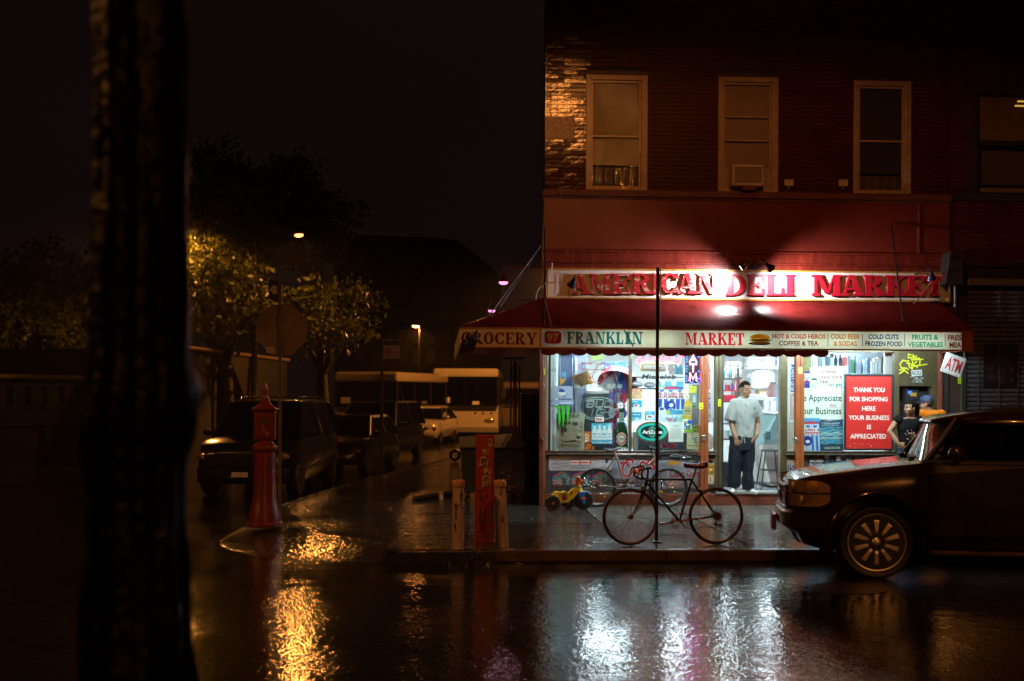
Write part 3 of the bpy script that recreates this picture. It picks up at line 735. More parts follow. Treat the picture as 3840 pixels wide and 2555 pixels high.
bp('9c1015').add([(x, -PA - .0050, z) for x, z in pl], [tuple(range(len(pl)))])
band_line('97', cE, 820, 916, 718, 784, 'e8dcc0', .05)
band_line('HOT & COLD HEROS', cR, 404, 818, 728, 768, 'b03820'); band_line('COFFEE & TEA', cR, 456, 762, 782, 822, '5a2414')
band_line('COLD BEER', cR, 858, 1084, 730, 770, 'd08010'); band_line('& SODAS', cR, 880, 1060, 784, 824, 'd07f10')
band_line('COLD CUTS', cR, 1150, 1384, 732, 772, '10306c'); band_line('FROZEN FOOD', cR, 1126, 1412, 786, 826, '102a60')
band_line('FRUITS &', cR, 1488, 1692, 734, 776, '0a9c84'); band_line('VEGETABLES', cR, 1454, 1728, 790, 832, '0a9c84')
band_line('FRES', cR, 1766, 1872, 738, 780, '7c1418'); band_line('MEA', cR, 1778, 1870, 794, 836, '7c1418')
for u in (836, 1104, 1430, 1745):
    x0, x1, z0, z1 = rectY(cR, u - 2, 730, u + 2, 824, -PA); bp('2a1c1a').add([(x0, -PA - .0055, z0), (x1, -PA - .0055, z0), (x1, -PA - .0055, z1), (x0, -PA - .0055, z1)], [(0, 1, 2, 3)])
# the painted sandwich
x0, x1, z0, z1 = rectY(cR, 216, 724, 402, 818, -PA)
def sw(fx, fz): return (x0 + fx * (x1 - x0), z0 + fz * (z1 - z0))
def blob(col, cx_, cz_, rx, rz, k, a0=0, a1=360, wob=0):
    pts = [(cx_ + (rx + wob * math.sin(a * .11)) * math.cos(rad(a)), cz_ + rz * math.sin(rad(a))) for a in range(a0, a1 + 1, 10)]
    bp(col).add([(sw(a, c)[0], -PA - .005 - k * .0003, sw(a, c)[1]) for a, c in pts], [tuple(range(len(pts)))])
blob('10121c', .48, .14, .46, .14, 1); blob('c89a50', .52, .28, .40, .20, 2); blob('2c7a5c', .52, .42, .46, .12, 3, wob=.05); blob('d8e0c0', .5, .36, .36, .08, 4); blob('d04a18', .48, .47, .40, .07, 5, wob=.04); blob('d89a20', .5, .58, .42, .12, 6); blob('c8902c', .5, .60, .42, .36, 7, 0, 180); blob('e6c060', .42, .74, .22, .14, 8)
for n, (col, mm) in enumerate(bandw.items()):
    obj('lettering', mm, film(hexc(col)), aw, kind='stuff')
# scalloped valance hanging below the band
def valance(x0, x1, col, y=-PA - .002):
    m = MB(); n = max(2, round((x1 - x0) / .232)); w_ = (x1 - x0) / n; pts = []
    zt_, zm = zb0 - .013, PY(*cE(1400, 872), -PA).z
    for i in range(n):
        for k in range(9): pts.append((x0 + (i + k / 8) * w_, zm - .042 * math.sin(math.pi * k / 8) ** .7))
    top = [(x, zt_) for x, _ in pts]
    rows = [[(x, y - .012 * math.sin(x * 9), z) for x, z in pts], [(x, y, z) for x, z in top]]
    m.loft(rows, cap=False, closed=False)
    m.loft([[(x, yy + .006, z) for x, yy, z in rw] for rw in rows], cap=False, closed=False)
    return obj('valance', m, M(col, .5, var=.3, vs=5, bump=.2, bs=10), aw)
xv1 = PY(*cR(840, 890), -PA).x
valance(xbs2, xv1, (.11, .008, .008)); valance(xb0, xbs - .02, (.05, .012, .008))
# fluorescent tubes inside the awning
TUBE = E((.72, .97, 1.0), 280.0)
for k in range(4):
    x = 1.35 + k * 1.42
    t = thing('fluorescent_tube', f"{['first','second','third','fourth'][k]} fluorescent tube from the left under the awning", 'light', (x, -1.25, 2.72), group='tubes under the awning')
    m = MB(); m.lathe([(.019, -.6), (.019, .6)], (x, -1.25, 2.67), 8, 'X'); obj('tube', m, TUBE, t, 60)
    m = MB(); m.box(x - .63, x + .63, -1.28, -1.22, 2.735, 2.765); m.box(x - .63, x - .60, -1.27, -1.23, 2.64, 2.735); m.box(x + .6, x + .63, -1.27, -1.23, 2.66, 2.735); obj('fitting', m, M((.6, .6, .58), .4), t)
# plastic sheet or rag caught on the left stay, and a stick lying across the band
bun = thing('bundled_cloth', 'dark blue bundled cloth hanging from a stay over the left lettered panel', 'cloth', tuple(PY(*cE(230, 790), -1.5)))
m = MB(); R2 = random.Random(4)
c = PY(*cE(228, 775), -1.50)
for k in range(9):
    m.ell(c + Vector((R2.uniform(-.10, .10), R2.uniform(-.03, .03), R2.uniform(-.08, .07))), (R2.uniform(.03, .07), .035, R2.uniform(.04, .075)), 10, 7, Matrix.Rotation(R2.uniform(-.8, .8), 3, 'Y'))
m.tube([PY(*cE(290, 690), -1.47), c + Vector((.09, 0, .05)), c], [.02, .035, .05], 8)
m = rremesh(m, .012, 2)
obj('cloth', m, M((.012, .022, .040), .35, var=.5, vs=14, bump=.8, bs=18), bun, 70)
stk = thing('stick', 'thin dark stick leaning across the letters of the lit band', 'stick', tuple(PY(*cE(1488, 820), -1.46)))
m = MB(); m.tube([PY(*cE(1416, 694), -1.44), PY(*cE(1486, 820), -1.44)], .011, 6); obj('rod', m, M((.05, .02, .02), .4), stk, 50)
# ------------------------------------------------------------------ posters, stickers and signs on the shop front
class Poster:
    def __init__(s, name, label, cat, cr, u0, v0, u1, v1, y, col, rot=0.0, shape='rect', thick=.004, group=None, rough=.5, var=.1, noboard=False):
        s.x0, s.x1, s.z0, s.z1 = rectY(cr, u0, v0, u1, v1, y); s.y = y; s.rot = rad(rot); s.th = thick
        s.cx, s.cz = (s.x0 + s.x1) / 2, (s.z0 + s.z1) / 2; s.k = 0; s.mbs = {}
        s.t = thing(name, label, cat, (s.cx, y, s.z0), group=group)
        W, H = s.x1 - s.x0, s.z1 - s.z0; s.W, s.H = W, H
        if noboard: return
        if shape == 'oval': pts = [(.5 + .5 * math.cos(2 * math.pi * i / 40), .5 + .5 * math.sin(2 * math.pi * i / 40)) for i in range(40)]
        elif shape == 'rect': pts = [(0, 0), (1, 0), (1, 1), (0, 1)]
        elif shape == 'round':
            r = .07 * min(W, H) / min(W, H); rx, rz = .14 * min(1, H / W), .14 * min(1, W / H); pts = []
            for a, c, d in ((1 - rx, rz, -90), (1 - rx, 1 - rz, 0), (rx, 1 - rz, 90), (rx, rz, 180)): pts += arc(a, c, rx, rz, d, d + 90, 5)
        else: pts = shape
        m = MB(); P_ = [s.put(a, c, 0) for a, c in pts]; m.extr(P_, (0, thick, 0))
        obj('sheet', m, M(hexc(col) if isinstance(col, str) else col, rough, var=var, vs=5), s.t)
    def put(s, fx, fz, k=None):
        x, z = s.x0 + fx * s.W, s.z1 - fz * s.H
        if s.rot:
            dx, dz = x - s.cx, z - s.cz; x = s.cx + dx * math.cos(s.rot) - dz * math.sin(s.rot); z = s.cz + dx * math.sin(s.rot) + dz * math.cos(s.rot)
        return (x, s.y - (0 if k == 0 else .0008 + .00035 * s.k), z)
    def mb(s, col): s.k += 1; return s.mbs.setdefault(col, MB())
    def poly(s, col, pts):
        m = s.mb(col); m.add([s.put(a, c) for a, c in pts], [tuple(range(len(pts)))]); return s
    def rect(s, col, a, c, b, d): return s.poly(col, [(a, c), (b, c), (b, d), (a, d)])
    def ell(s, col, cx_, cz_, rx, rz, n=24): return s.poly(col, [(cx_ + rx * math.cos(2 * math.pi * i / n), cz_ + rz * math.sin(2 * math.pi * i / n)) for i in range(n)])
    def txt(s, col, text, a, c, b, d, weight=.02, shear=0.0):
        m = s.mb(col); vs, fs = text_mesh(text, weight, shear)
        x0, x1 = min(v[0] for v in vs), max(v[0] for v in vs); y0, y1 = min(v[1] for v in vs), max(v[1] for v in vs)
        m.add([s.put(a + (v[0] - x0) / (x1 - x0) * (b - a), d - (v[1] - y0) / max(y1 - y0, 1e-6) * (d - c)) for v in vs], fs); return s
    def vtxt(s, col, text, a, c, b, d, weight=.02, shear=0.0, up=True):
        """line of text running vertically in the box"""
        m = s.mb(col); vs, fs = text_mesh(text, weight, shear)
        x0, x1 = min(v[0] for v in vs), max(v[0] for v in vs); y0, y1 = min(v[1] for v in vs), max(v[1] for v in vs)
        q = []
        for v in vs:
            f, g = (v[0] - x0) / (x1 - x0), (v[1] - y0) / (y1 - y0)
            q.append(s.put(b - g * (b - a), d - f * (d - c)) if up else s.put(a + g * (b - a), c + f * (d - c)))
        m.add(q, fs); return s
    def line(s, col, pts, w=.012, closed=False):
        """painted stroke; w is a share of the width"""
        m = s.mb(col); P_ = [Vector(s.put(*p)) for p in pts]; h = w * s.W / 2
        if closed: P_.append(P_[0])
        for i in range(len(P_) - 1):
            d = P_[i + 1] - P_[i]
            if d.length < 1e-6: continue
            d.normalize(); n = Vector((-d.z, 0, d.x)) * h
            o_ = Vector((0, -.00003 * (i % 7), 0))
            m.add([P_[i] - n - d * h * .4 + o_, P_[i] + n - d * h * .4 + o_, P_[i + 1] + n + d * h * .4 + o_, P_[i + 1] - n + d * h * .4 + o_], [(0, 1, 2, 3)])
        return s
    def lines(s, col, a, c, b, d, n, seed=1, hgt=.5):
        """rows of small print too fine to read"""
        r = random.Random(seed); m = s.mb(col); st = (d - c) / n
        for i in range(n):
            x = a
            while x < b - .02:
                w_ = min(r.uniform(.04, .12), b - x); z = c + i * st
                m.add([s.put(x, z), s.put(x + w_, z), s.put(x + w_, z + st * hgt), s.put(x, z + st * hgt)], [(0, 1, 2, 3)]); x += w_ + .025
        return s
    def specks(s, cols, a, c, b, d, n, size, seed=1):
        r = random.Random(seed)
        for _ in range(n):
            x, z = r.uniform(a, b), r.uniform(c, d); w_, h_ = size * r.uniform(.5, 1.4), size * r.uniform(.5, 1.4) * s.W / s.H; q = r.uniform(0, 3)
            s.poly(r.choice(cols), [(min(b, max(a, x + w_ * math.cos(q + t))), min(d, max(c, z + h_ * math.sin(q + t)))) for t in (0, 1.3, 2.6, 3.9, 5.2)])
        return s
    def done(s, rough=.5, mats=None):
        for col, m in s.mbs.items():
            obj('print', m, mats[col] if mats and col in mats else M(hexc(col), rough, var=.14, vs=11), s.t, kind='stuff')
        return s
IN = .055      # just behind the window glass
WHT, INK = 'ece9e2', '201c1c'

p = Poster('window_card', 'pale card with a small round blue and red emblem in the first window', 'card', cA, 160, 478, 355, 590, IN, 'b9bed8')
p.ell('f2f0ec', .5, .5, .17, .30); p.poly('1c4fa8', [(.5 + .15 * math.cos(rad(a)), .46 - .22 * math.sin(rad(a))) for a in range(-10, 191, 15)])
p.txt('a02838', 'SLUSH', .34, .16, .5, .28, .03); p.txt('a02838', 'PUPPIE', .5, .80, .7, .92, .03); p.done()
p = Poster('window_label', 'narrow pale blue label strip stuck in the first window below the emblem card', 'label', cA, 153, 604, 365, 645, IN, 'a9b4d4')
p.ell('5a7cc0', .07, .35, .03, .14); p.line('c890a0', [(.1, .4), (.5, .3)], .008); p.lines('f0f0f4', .4, .5, .95, .95, 1, 3, .6); p.done()
p = Poster('newspaper_poster', 'crumpled newsprint poster with a dark photograph in the first window', 'poster', cA, 205, 722, 462, 1055, IN, 'a8a48c', var=.3, shape=[(.02, .0), (.5, .012), (1, 0), (.985, .5), (1, 1), (.5, .99), (.03, 1), (.0, .5)])
p.txt(INK, 'IMMENSO', .16, .03, .82, .135, .03); p.rect('55503f', .17, .26, .92, .77); p.specks(['2a261f', '8d8671', '9a927c', '3d382e', 'b0a890'], .17, .23, .90, .77, 60, .11, 5)
p.poly('8f8a76', [(.3, .66), (.42, .44), (.6, .38), (.72, .62), (.7, .74), (.3, .76)]); p.lines('3a3528', .17, .80, .88, .94, 4, 7); p.line('6d6652', [(.13, .25), (.13, .96)], .02); p.done()
# green claw-mark sticker on the glass
st = Poster('claw_sticker', 'green sticker of three ragged claw marks at the lower left of the first window', 'sticker', cA, 193, 652, 332, 860, .024, WHT, noboard=True)
claws = [[(.0, .06), (.28, .02), (.38, .05), (.33, .15), (.36, .3), (.40, .5), (.41, .68), (.36, .80), (.39, .95), (.29, .86), (.26, .78), (.24, .6), (.22, .4), (.21, .2), (.16, .12)],
         [(.36, .04), (.58, .01), (.68, .04), (.66, .2), (.64, .4), (.66, .6), (.60, .78), (.58, .98), (.50, .88), (.51, .7), (.47, .5), (.48, .3), (.47, .16), (.42, .1)],
         [(.70, .05), (.88, .01), (1.0, .08), (.97, .2), (.93, .36), (.94, .55), (.88, .72), (.80, .86), (.82, .7), (.78, .5), (.80, .3), (.80, .16), (.74, .12)]]
for c_ in claws:
    gx, gz = sum(a for a, _ in c_) / len(c_), sum(a for _, a in c_) / len(c_)
    m = MB(); m.extr([st.put(gx + (a - gx) * 1.28, gz + (c - gz) * 1.05, 0) for a, c in c_], (0, .002, 0)); obj('outline', m, M(hexc('0c1408'), .5), st.t)
    m = MB(); m.extr([Vector(st.put(a, c, 0)) + Vector((0, -.003, 0)) for a, c in c_], (0, .002, 0)); obj('claw_mark', m, M(hexc('3fc034'), .4, var=.3, vs=9), st.t)
p = Poster('team_sign', 'orange card with a navy curl and the letters RKS behind the milk poster', 'sign', cA, 462, 890, 550, 1054, IN + .012, 'c86a12')
p.vtxt('efe6d8', 'RKS', .05, .10, .45, .62, .03, .3); p.line('141c48', [(.05, .86), (.12, .66), (.4, .60), (.7, .66), (.95, .74), (.8, .80), (.66, .95), (.55, 1.0)], .13); p.done()
p = Poster('milk_poster', 'light blue poster of four white bottles priced $1.00 in the first window', 'poster', cA, 528, 813, 714, 1002, IN, '58c4dc')
for i, x in enumerate((.03, .27, .51, .75)):
    a = .22; p.poly('e8f2f4', [(x + .06, .12), (x + .16, .12), (x + .17, .26), (x + a, .36), (x + a, .80), (x, .80), (x, .36), (x + .05, .26)]); p.rect('bcd8e6' if i % 2 else '3a86b4', x + .06, .04, x + .16, .12)
    p.rect('4a90c0' if i % 2 == 0 else '9cc8e0', x + .03, .50, x + a - .03, .56); p.line('3f7fb0', [(x + .05, .70), (x + .10, .64), (x + .16, .66), (x + .12, .72)], .02)
p.rect('22a4c4', 0, .84, 1, 1); p.txt('eefafc', 'MILK SALE', .02, .89, .26, .96); p.txt('ffffff', '$1.00', .29, .87, .48, .98, .03); p.txt('eefafc', 'MILK SALE', .52, .89, .75, .96); p.txt('ffffff', '$1.00', .78, .87, .97, .98, .03); p.done()
p = Poster('star_sticker', 'small white sticker with red lettering above the milk poster', 'sticker', cA, 560, 757, 638, 803, .022, 'e4e0da')
p.txt('b83028', 'Star', .08, .14, .9, .72, .04); p.rect('d8a098', .05, .86, .95, .93); p.done()
# the tall green beer bottle cut-out
p = Poster('bottle_cutout', 'tall green beer bottle cut-out at the right edge of the first window', 'cut-out', cA, 738, 682, 856, 1046, IN - .01, '0f4024', shape=[(.32, 0), (.66, 0), (.68, .06), (.66, .08), (.70, .36), (.84, .46), (.95, .54), (1, .62), (1, .97), (.94, 1), (.06, 1), (0, .97), (0, .62), (.05, .54), (.16, .46), (.28, .36), (.34, .08), (.31, .06)], var=.4, rough=.25)
p.poly('8ea89a', [(.33, .10), (.67, .10), (.70, .34), (.30, .34)]); p.lines('2c4a3a', .36, .14, .66, .30, 4, 3); p.ell('7d3028', .5, .755, .42, .175); p.ell('c8c6ba', .5, .755, .38, .155); p.ell('a04438', .5, .755, .33, .13); p.ell('c4c8c0', .5, .755, .25, .10)
p.rect('20241f', .12, .73, .88, .775); p.txt('e2e2dc', 'BECKS', .2, .735, .8, .77, .03); p.rect('8fae9c', .12, .955, .88, .995); p.poly('3f8a58', [(.16, .5), (.24, .45), (.26, .58), (.14, .6)]); p.done(.3)
# neon tube signs
def neon(name, label, strokes, cr, y, r, mat, extra=None, support=True):
    pts = [PY(*cr(u, v), y) for st_ in strokes for u, v in st_]
    cx_ = sum(q.x for q in pts) / len(pts); z0 = min(q.z for q in pts)
    t = thing(name, label, 'neon sign', (cx_, y, z0))
    for st_ in strokes:
        m = MB(); m.tube([PY(*cr(u, v), y) for u, v in st_], r, 5); obj('tube', m, mat, t, 60)
    return t
RN = M((.36, .075, .06), .25, var=.1); WN = M((.62, .62, .50), .25, var=.1); GN = M((.30, .37, .33), .25, var=.1)
def loop(cx_, cy_, rx, ry, a0=0, a1=360, n=24, tilt=0):
    q = []
    for i in range(n + 1):
        a = rad(a0 + (a1 - a0) * i / n); x, y = rx * math.cos(a), ry * math.sin(a); c, s_ = math.cos(rad(tilt)), math.sin(rad(tilt)); q.append((cx_ + x * c - y * s_, cy_ + x * s_ + y * c))
    return q
strokes = []
for k in (1, .72):
    strokes.append(loop(478, 300, 66 * k, 34 * k, 60, 330, 20)); strokes.append(loop(640, 302, 60 * k, 36 * k, -150, 130, 20)); strokes.append(loop(590, 402, 74 * k, 52 * k, -60, 200, 20))
strokes += [[(425, 268), (520, 268), (560, 262), (575, 300), (545, 350), (505, 385), (490, 400)], [(570, 270), (590, 290), (570, 340), (530, 390), (515, 420)], [(480, 335), (560, 330), (640, 335)]]
neon('neon_sign', 'unlit red looping neon emblem hanging high in the first window', strokes, cA, .10, .0062, RN)
BW = {'B': [[(0, 0), (0, 1), (.8, 1), (1, .75), (.8, .5), (0, .5)], [(.8, .5), (1, .25), (.8, 0), (0, 0)]], 'U': [[(0, 1), (0, .1), (.15, 0), (.85, 0), (1, .1), (1, 1)]], 'D': [[(0, 0), (0, 1), (.8, 1), (1, .8), (1, .2), (.8, 0), (0, 0)]],
      'W': [[(0, 1), (.2, 0), (.5, .8), (.8, 0), (1, 1)]], 'E': [[(1, 1), (0, 1), (0, 0), (1, 0)], [(0, .5), (.8, .5)]], 'I': [[(.5, 0), (.5, 1)]], 'S': [[(1, .9), (.85, 1), (.1, 1), (0, .8), (.1, .5), (.9, .5), (1, .25), (.9, 0), (0, 0)]],
      'R': [[(0, 0), (0, 1), (.85, 1), (1, .75), (.85, .5), (0, .5)], [(.5, .5), (1, 0)]], 'L': [[(0, 1), (0, 0), (.9, 0)]], 'G': [[(1, .85), (.8, 1), (.1, 1), (0, .8), (0, .15), (.15, 0), (.85, 0), (1, .15), (1, .5), (.55, .5)]], 'H': [[(0, 0), (0, 1)], [(1, 0), (1, 1)], [(0, .5), (1, .5)]], 'T': [[(0, 1), (1, 1)], [(.5, 1), (.5, 0)]],
      'A': [[(0, 0), (.5, 1), (1, 0)], [(.2, .38), (.8, .38)]], 'M': [[(0, 0), (.08, 1), (.5, .2), (.92, 1), (1, 0)]], 'O': [[(.1, 0), (0, .2), (0, .8), (.1, 1), (.9, 1), (1, .8), (1, .2), (.9, 0), (.1, 0)]], 'N': [[(0, 0), (0, 1), (1, 0), (1, 1)]], 'C': [[(1, .9), (.8, 1), (.15, 1), (0, .8), (0, .2), (.15, 0), (.8, 0), (1, .1)]]}
def tubes_word(word, u0, u1, v0, v1, gap=.35, shear=0.0):
    n = len(word); w_ = (u1 - u0) / (n + gap * (n - 1)); out = []
    for i, c in enumerate(word):
        x = u0 + i * w_ * (1 + gap)
        for st_ in BW[c]: out.append([(x + a * w_ + shear * b * (v1 - v0), v1 - b * (v1 - v0)) for a, b in st_])
    return out
neon('neon_sign', 'unlit white neon block lettering just below the red looping emblem', tubes_word('BUDWEISER', 370, 800, 468, 496), cA, .10, .0058, WN)
strokes = [loop(578, 682, 192, 104, 20, 385, 40), loop(560, 682, 150, 86, 60, 300, 26)] + tubes_word('BUD', 478, 708, 610, 672, .25, .25) + tubes_word('BUD', 490, 700, 620, 664, .4, .25) + tubes_word('LIGHT', 430, 755, 684, 748, .22, .25) + tubes_word('LIGHT', 440, 748, 694, 740, .38, .25)
neon('neon_sign', 'unlit grey oval neon sign with two rows of letters in the first window', strokes, cA, .09, .0058, GN)
p = Poster('crown_emblem', 'yellow green crown emblem hanging at the top of the first window', 'emblem', cA, 520, 185, 640, 248, .11, 'b8c860', shape=[(.0, .2), (.18, .42), (.3, .05), (.42, .36), (.5, 0), (.58, .36), (.7, .05), (.82, .42), (1, .2), (.86, .95), (.14, .95)])
for i in range(7): p.line('eef4c0', [(.5 + (i - 3) * .04, .85), (.5 + (i - 3) * .11, .30)], .012)
p.rect('6a7a2c', .14, .86, .86, .95); p.done()
NEONR = E((1.0, .10, .20), 8.0)
ys = [[(930, 250), (955, 225), (968, 205), (985, 240), (960, 285), (930, 262)], [(1010, 245), (1030, 212), (1048, 215), (1030, 245), (1052, 250)], [(1070, 225), (1080, 248), (1100, 215), (1108, 248), (1130, 222), (1145, 248), (1165, 212)], [(1190, 215), (1175, 245), (1200, 240), (1205, 215), (1195, 285), (1168, 270)], [(1215, 215), (1218, 245), (1240, 242), (1248, 214)], [(1255, 248), (1262, 215), (1280, 222), (1286, 248)], [(1320, 215), (1300, 245), (1330, 240), (1335, 212), (1325, 280), (1290, 278)], [(1330, 216), (1368, 205)]]
neon('neon_sign', 'lit red script neon sign at the top of the second window', ys, cA, .09, .010, NEONR)
neon('neon_underline', 'two lit pale red neon bars under the red script neon sign', [[(1000, 259), (1085, 257)], [(1190, 260), (1262, 259)]], cA, .09, .008, E((1, .45, .42), 6))
p = Poster('script_sign', 'dark slanted lettering hung below the lit red neon script', 'sign', cA, 978, 368, 1290, 420, .10, WHT, noboard=True)
p.txt('2a2422', 'Michelob', 0, .05, 1, .95, .03, .2); p.done(.4); p2_ = MB()
p = Poster('menu_card', 'orange and white card near the top left of the second window', 'card', cA, 889, 500, 982, 596, IN, 'e6b48c'); p.rect('d0683c', 0, 0, 1, .28); p.txt('f8e8dc', 'mingy', .12, .06, .85, .24, .02); p.lines('8c5034', .2, .38, .8, .58, 3); p.line('8c5034', [(.15, .9), (.12, .7), (.3, .66), (.25, .85), (.5, .9)], .03); p.done()
p = Poster('menu_card', 'blue card with a white lower half at the left of the second window', 'card', cA, 887, 606, 982, 700, IN, '2aa0c8'); p.rect('e8eef2', 0, .68, 1, 1); p.txt('d8f0f8', 'mingy', .05, .08, .6, .24); p.ell('ecd0d8', .5, .52, .3, .14); p.ell('b84858', .45, .52, .16, .08); p.specks(['40302c'], .05, .85, .95, .98, 10, .04); p.done()
p = Poster('menu_card', 'blue to white card just above the turquoise oval sign', 'card', cA, 887, 714, 980, 806, IN, '2a98c6'); p.rect('8cc8e0', 0, .55, 1, .78); p.rect('dfe9ee', 0, .78, 1, 1); p.txt('e8f6fa', 'mingy', .15, .16, .85, .34, .03); p.ell('f2f2f2', .52, .62, .09, .09); p.rect('784858', .2, .68, .28, .82); p.done()
p = Poster('notice_sheet', 'blank white paper sheet in the second window behind the thin pole', 'paper', cA, 992, 508, 1098, 676, IN, 'efefec'); p.ell('b8b8b4', .14, .14, .05, .03); p.done()
p = Poster('menu_card', 'blue card with white label half hidden by the thin pole in the second window', 'card', cA, 1008, 706, 1098, 790, IN, '3fa6cc'); p.rect('ecf0f2', .12, .38, .9, .88); p.txt('dff2f8', 'mingy', .1, .08, .7, .26); p.rect('b0506a', .3, .5, .7, .7); p.done()
p = Poster('drink_poster', 'tall poster of a striped red and blue slush drink cup in the second window', 'poster', cA, 1130, 435, 1356, 808, IN, 'dcdfe6')
p.rect('5f9fae', 0, 0, 1, .14); p.poly('d8e4e4', [(.08, 0), (.26, 0), (.24, .1), (.12, .1)]); p.poly('d8e4e4', [(.5, 0), (.72, 0), (.7, .1), (.55, .1)])
p.poly('1d4fa0', [(.0, .19), (.3, .13), (.62, .12), (1, .14), (1, .2), (0, .2)]); p.poly('c43a48', [(.16, .185), (.4, .13), (.66, .13), (.84, .185)]); p.poly('cfc88c', [(0, .19), (.05, .14), (.3, .13), (.16, .185)])
for x in (.05, .40, .75): p.poly('1d55a8', [(x, .21), (x + .2, .21), (x + .15, .255), (x + .05, .255)])
p.txt('a82a3c', 'SLUSH', .22, .265, .76, .335, .04); p.txt('a82a3c', 'PUPPIE', .22, .345, .78, .41, .04); p.txt('a82a3c', 'SL', .0, .265, .18, .335, .04); p.txt('a82a3c', 'PU', .0, .345, .18, .41, .04); p.txt('a82a3c', 'SH', .81, .265, 1, .335, .04); p.txt('a82a3c', 'PIE', .81, .345, 1, .41, .04)
for x in (.0, .22, .46, .70, .9): p.poly('1f4fae', [(x, .43), (x + .16, .43), (min(1, x + .14), .68), (x + .02, .68)])
p.ell('16308c', .48, .60, .22, .13); p.ell('d8e2ec', .52, .58, .09, .05); p.txt('d0e0f0', 'ICE', .4, .66, .62, .72, .03); p.rect('48a8c8', .35, .70, 1, .80); p.txt('1a60a0', 'ICY COLD DRINK', .48, .72, .97, .76, .02); p.poly('d8c83c', [(.3, .68), (.44, .74), (.5, .72), (.4, .82), (.32, .77)]); p.ell('eef0f2', .14, .70, .14, .08); p.ell('1c4fa8', .14, .67, .09, .04)
p.specks(['6ab4d4', 'c8dce4', 'd07a8c', 'e8eef0', '8cc8a0'], .26, .83, .97, .99, 26, .07, 3); p.done()
p = Poster('juice_cutout', 'yellow juice bottle cut-out with a white cap at the right of the second window', 'cut-out', cA, 1353, 548, 1432, 780, IN, 'd8b43c', shape=[(.25, .0), (.72, 0), (.75, .14), (.62, .22), (.66, .27), (.95, .33), (1, .4), (1, .97), (.94, 1), (.06, 1), (0, .97), (0, .4), (.06, .33), (.34, .27), (.38, .22), (.24, .14)], var=.2)
p.ell('e6e4c8', .49, .12, .22, .09); p.ell('b8a860', .49, .12, .11, .045); p.rect('b0a878', .12, .50, .9, .84); p.lines('5a5438', .2, .54, .85, .62, 2, 4); p.rect('6a6448', .16, .64, .86, .70); p.lines('6a6448', .2, .74, .85, .82, 2, 9); p.done()
p = Poster('price_note', 'small yellow paper note under the lit ATM sign in the second window', 'note', cA, 1412, 478, 1476, 541, IN, 'd8d040'); p.lines('4a4420', .15, .28, .85, .6, 3, 3, .4); p.done()
p = Poster('bottle_card', 'narrow white and green bottle card beside the red post in the second window', 'card', cA, 1437, 552, 1478, 673, IN, '98a8a0'); p.poly('d4dcd8', [(.35, .08), (.6, .08), (.62, .2), (.75, .28), (.75, .6), (.2, .6), (.2, .28), (.33, .2)]); p.rect('1c5c34', .1, .66, .9, .96); p.lines('d0e0d4', .2, .7, .8, .9, 3); p.done()
p = Poster('oval_sign', 'black and turquoise oval sign with a gold checked rim', 'sign', cA, 928, 798, 1218, 988, IN - .012, '4a3c18', shape='oval', thick=.006)
for i in range(44):
    a0 = 2 * math.pi * i / 44; a1 = a0 + math.pi / 44
    p.poly('c09a48', [(.5 + .485 * math.cos(a0), .5 + .485 * math.sin(a0)), (.5 + .485 * math.cos(a1), .5 + .485 * math.sin(a1)), (.5 + .455 * math.cos(a1), .5 + .445 * math.sin(a1)), (.5 + .455 * math.cos(a0), .5 + .445 * math.sin(a0))])
p.ell('18b4a8', .5, .5, .445, .425, 40); p.ell('10110f', .5, .5, .355, .31, 36)
for sgn_ in (1, -1):
    for w_, h_ in ((.16, .16), (.11, .22), (.05, .28)): p.poly('4fc0a0' if w_ > .1 else 'b8a060', [(.5 - w_, .5 + sgn_ * (h_ - .03)), (.5 + w_, .5 + sgn_ * (h_ - .03)), (.5 + w_ * .6, .5 + sgn_ * h_), (.5 - w_ * .6, .5 + sgn_ * h_)])
p.rect('10110f', .2, .40, .8, .60); p.txt('e8f0ee', 'AriZona', .19, .41, .82, .59, .04); p.done(.3)
p = Poster('notice_sheet', 'white typed notice sheet to the right of the oval sign', 'notice', cA, 1224, 814, 1356, 984, IN, 'dfe2dd'); p.txt('55555a', 'NOTICE', .34, .14, .72, .19); p.lines('9a9aa0', .12, .28, .86, .86, 12, 8, .35); p.done()
p = Poster('toy_card', 'bright green, blue and yellow picture card beside the typed notice', 'card', cA, 1364, 790, 1444, 898, IN, '2c5cb8'); p.rect('6cac2c', 0, .70, 1, 1); p.ell('e0c420', .22, .12, .18, .10); p.specks(['e8eef4', '90b8e0', 'd8d850', '4a8c38'], .05, .25, .95, .75, 18, .12, 2); p.txt('e8e070', 'FUN', .1, .8, .5, .94, .03); p.done()
p = Poster('handmade_sign', 'cream hand lettered sign reading REE BEE half hidden by the red post', 'sign', cA, 1390, 832, 1500, 1052, IN + .01, 'bcb890', var=.2); p.rect('b8ac38', .35, .0, 1, .28); p.txt('2a3040', 'REE', .42, .03, .98, .15, .04); p.txt('2a3040', 'BEE', .40, .18, .98, .30, .04); p.line('2a3040', [(.45, .30), (.42, .40), (.55, .38)], .04); p.specks(['6c8ca8', '8aa4b0', '4c6478'], .3, .48, .85, .76, 14, .10, 4); p.lines('6a6a58', .1, .82, .9, .90, 1, 6); p.done()
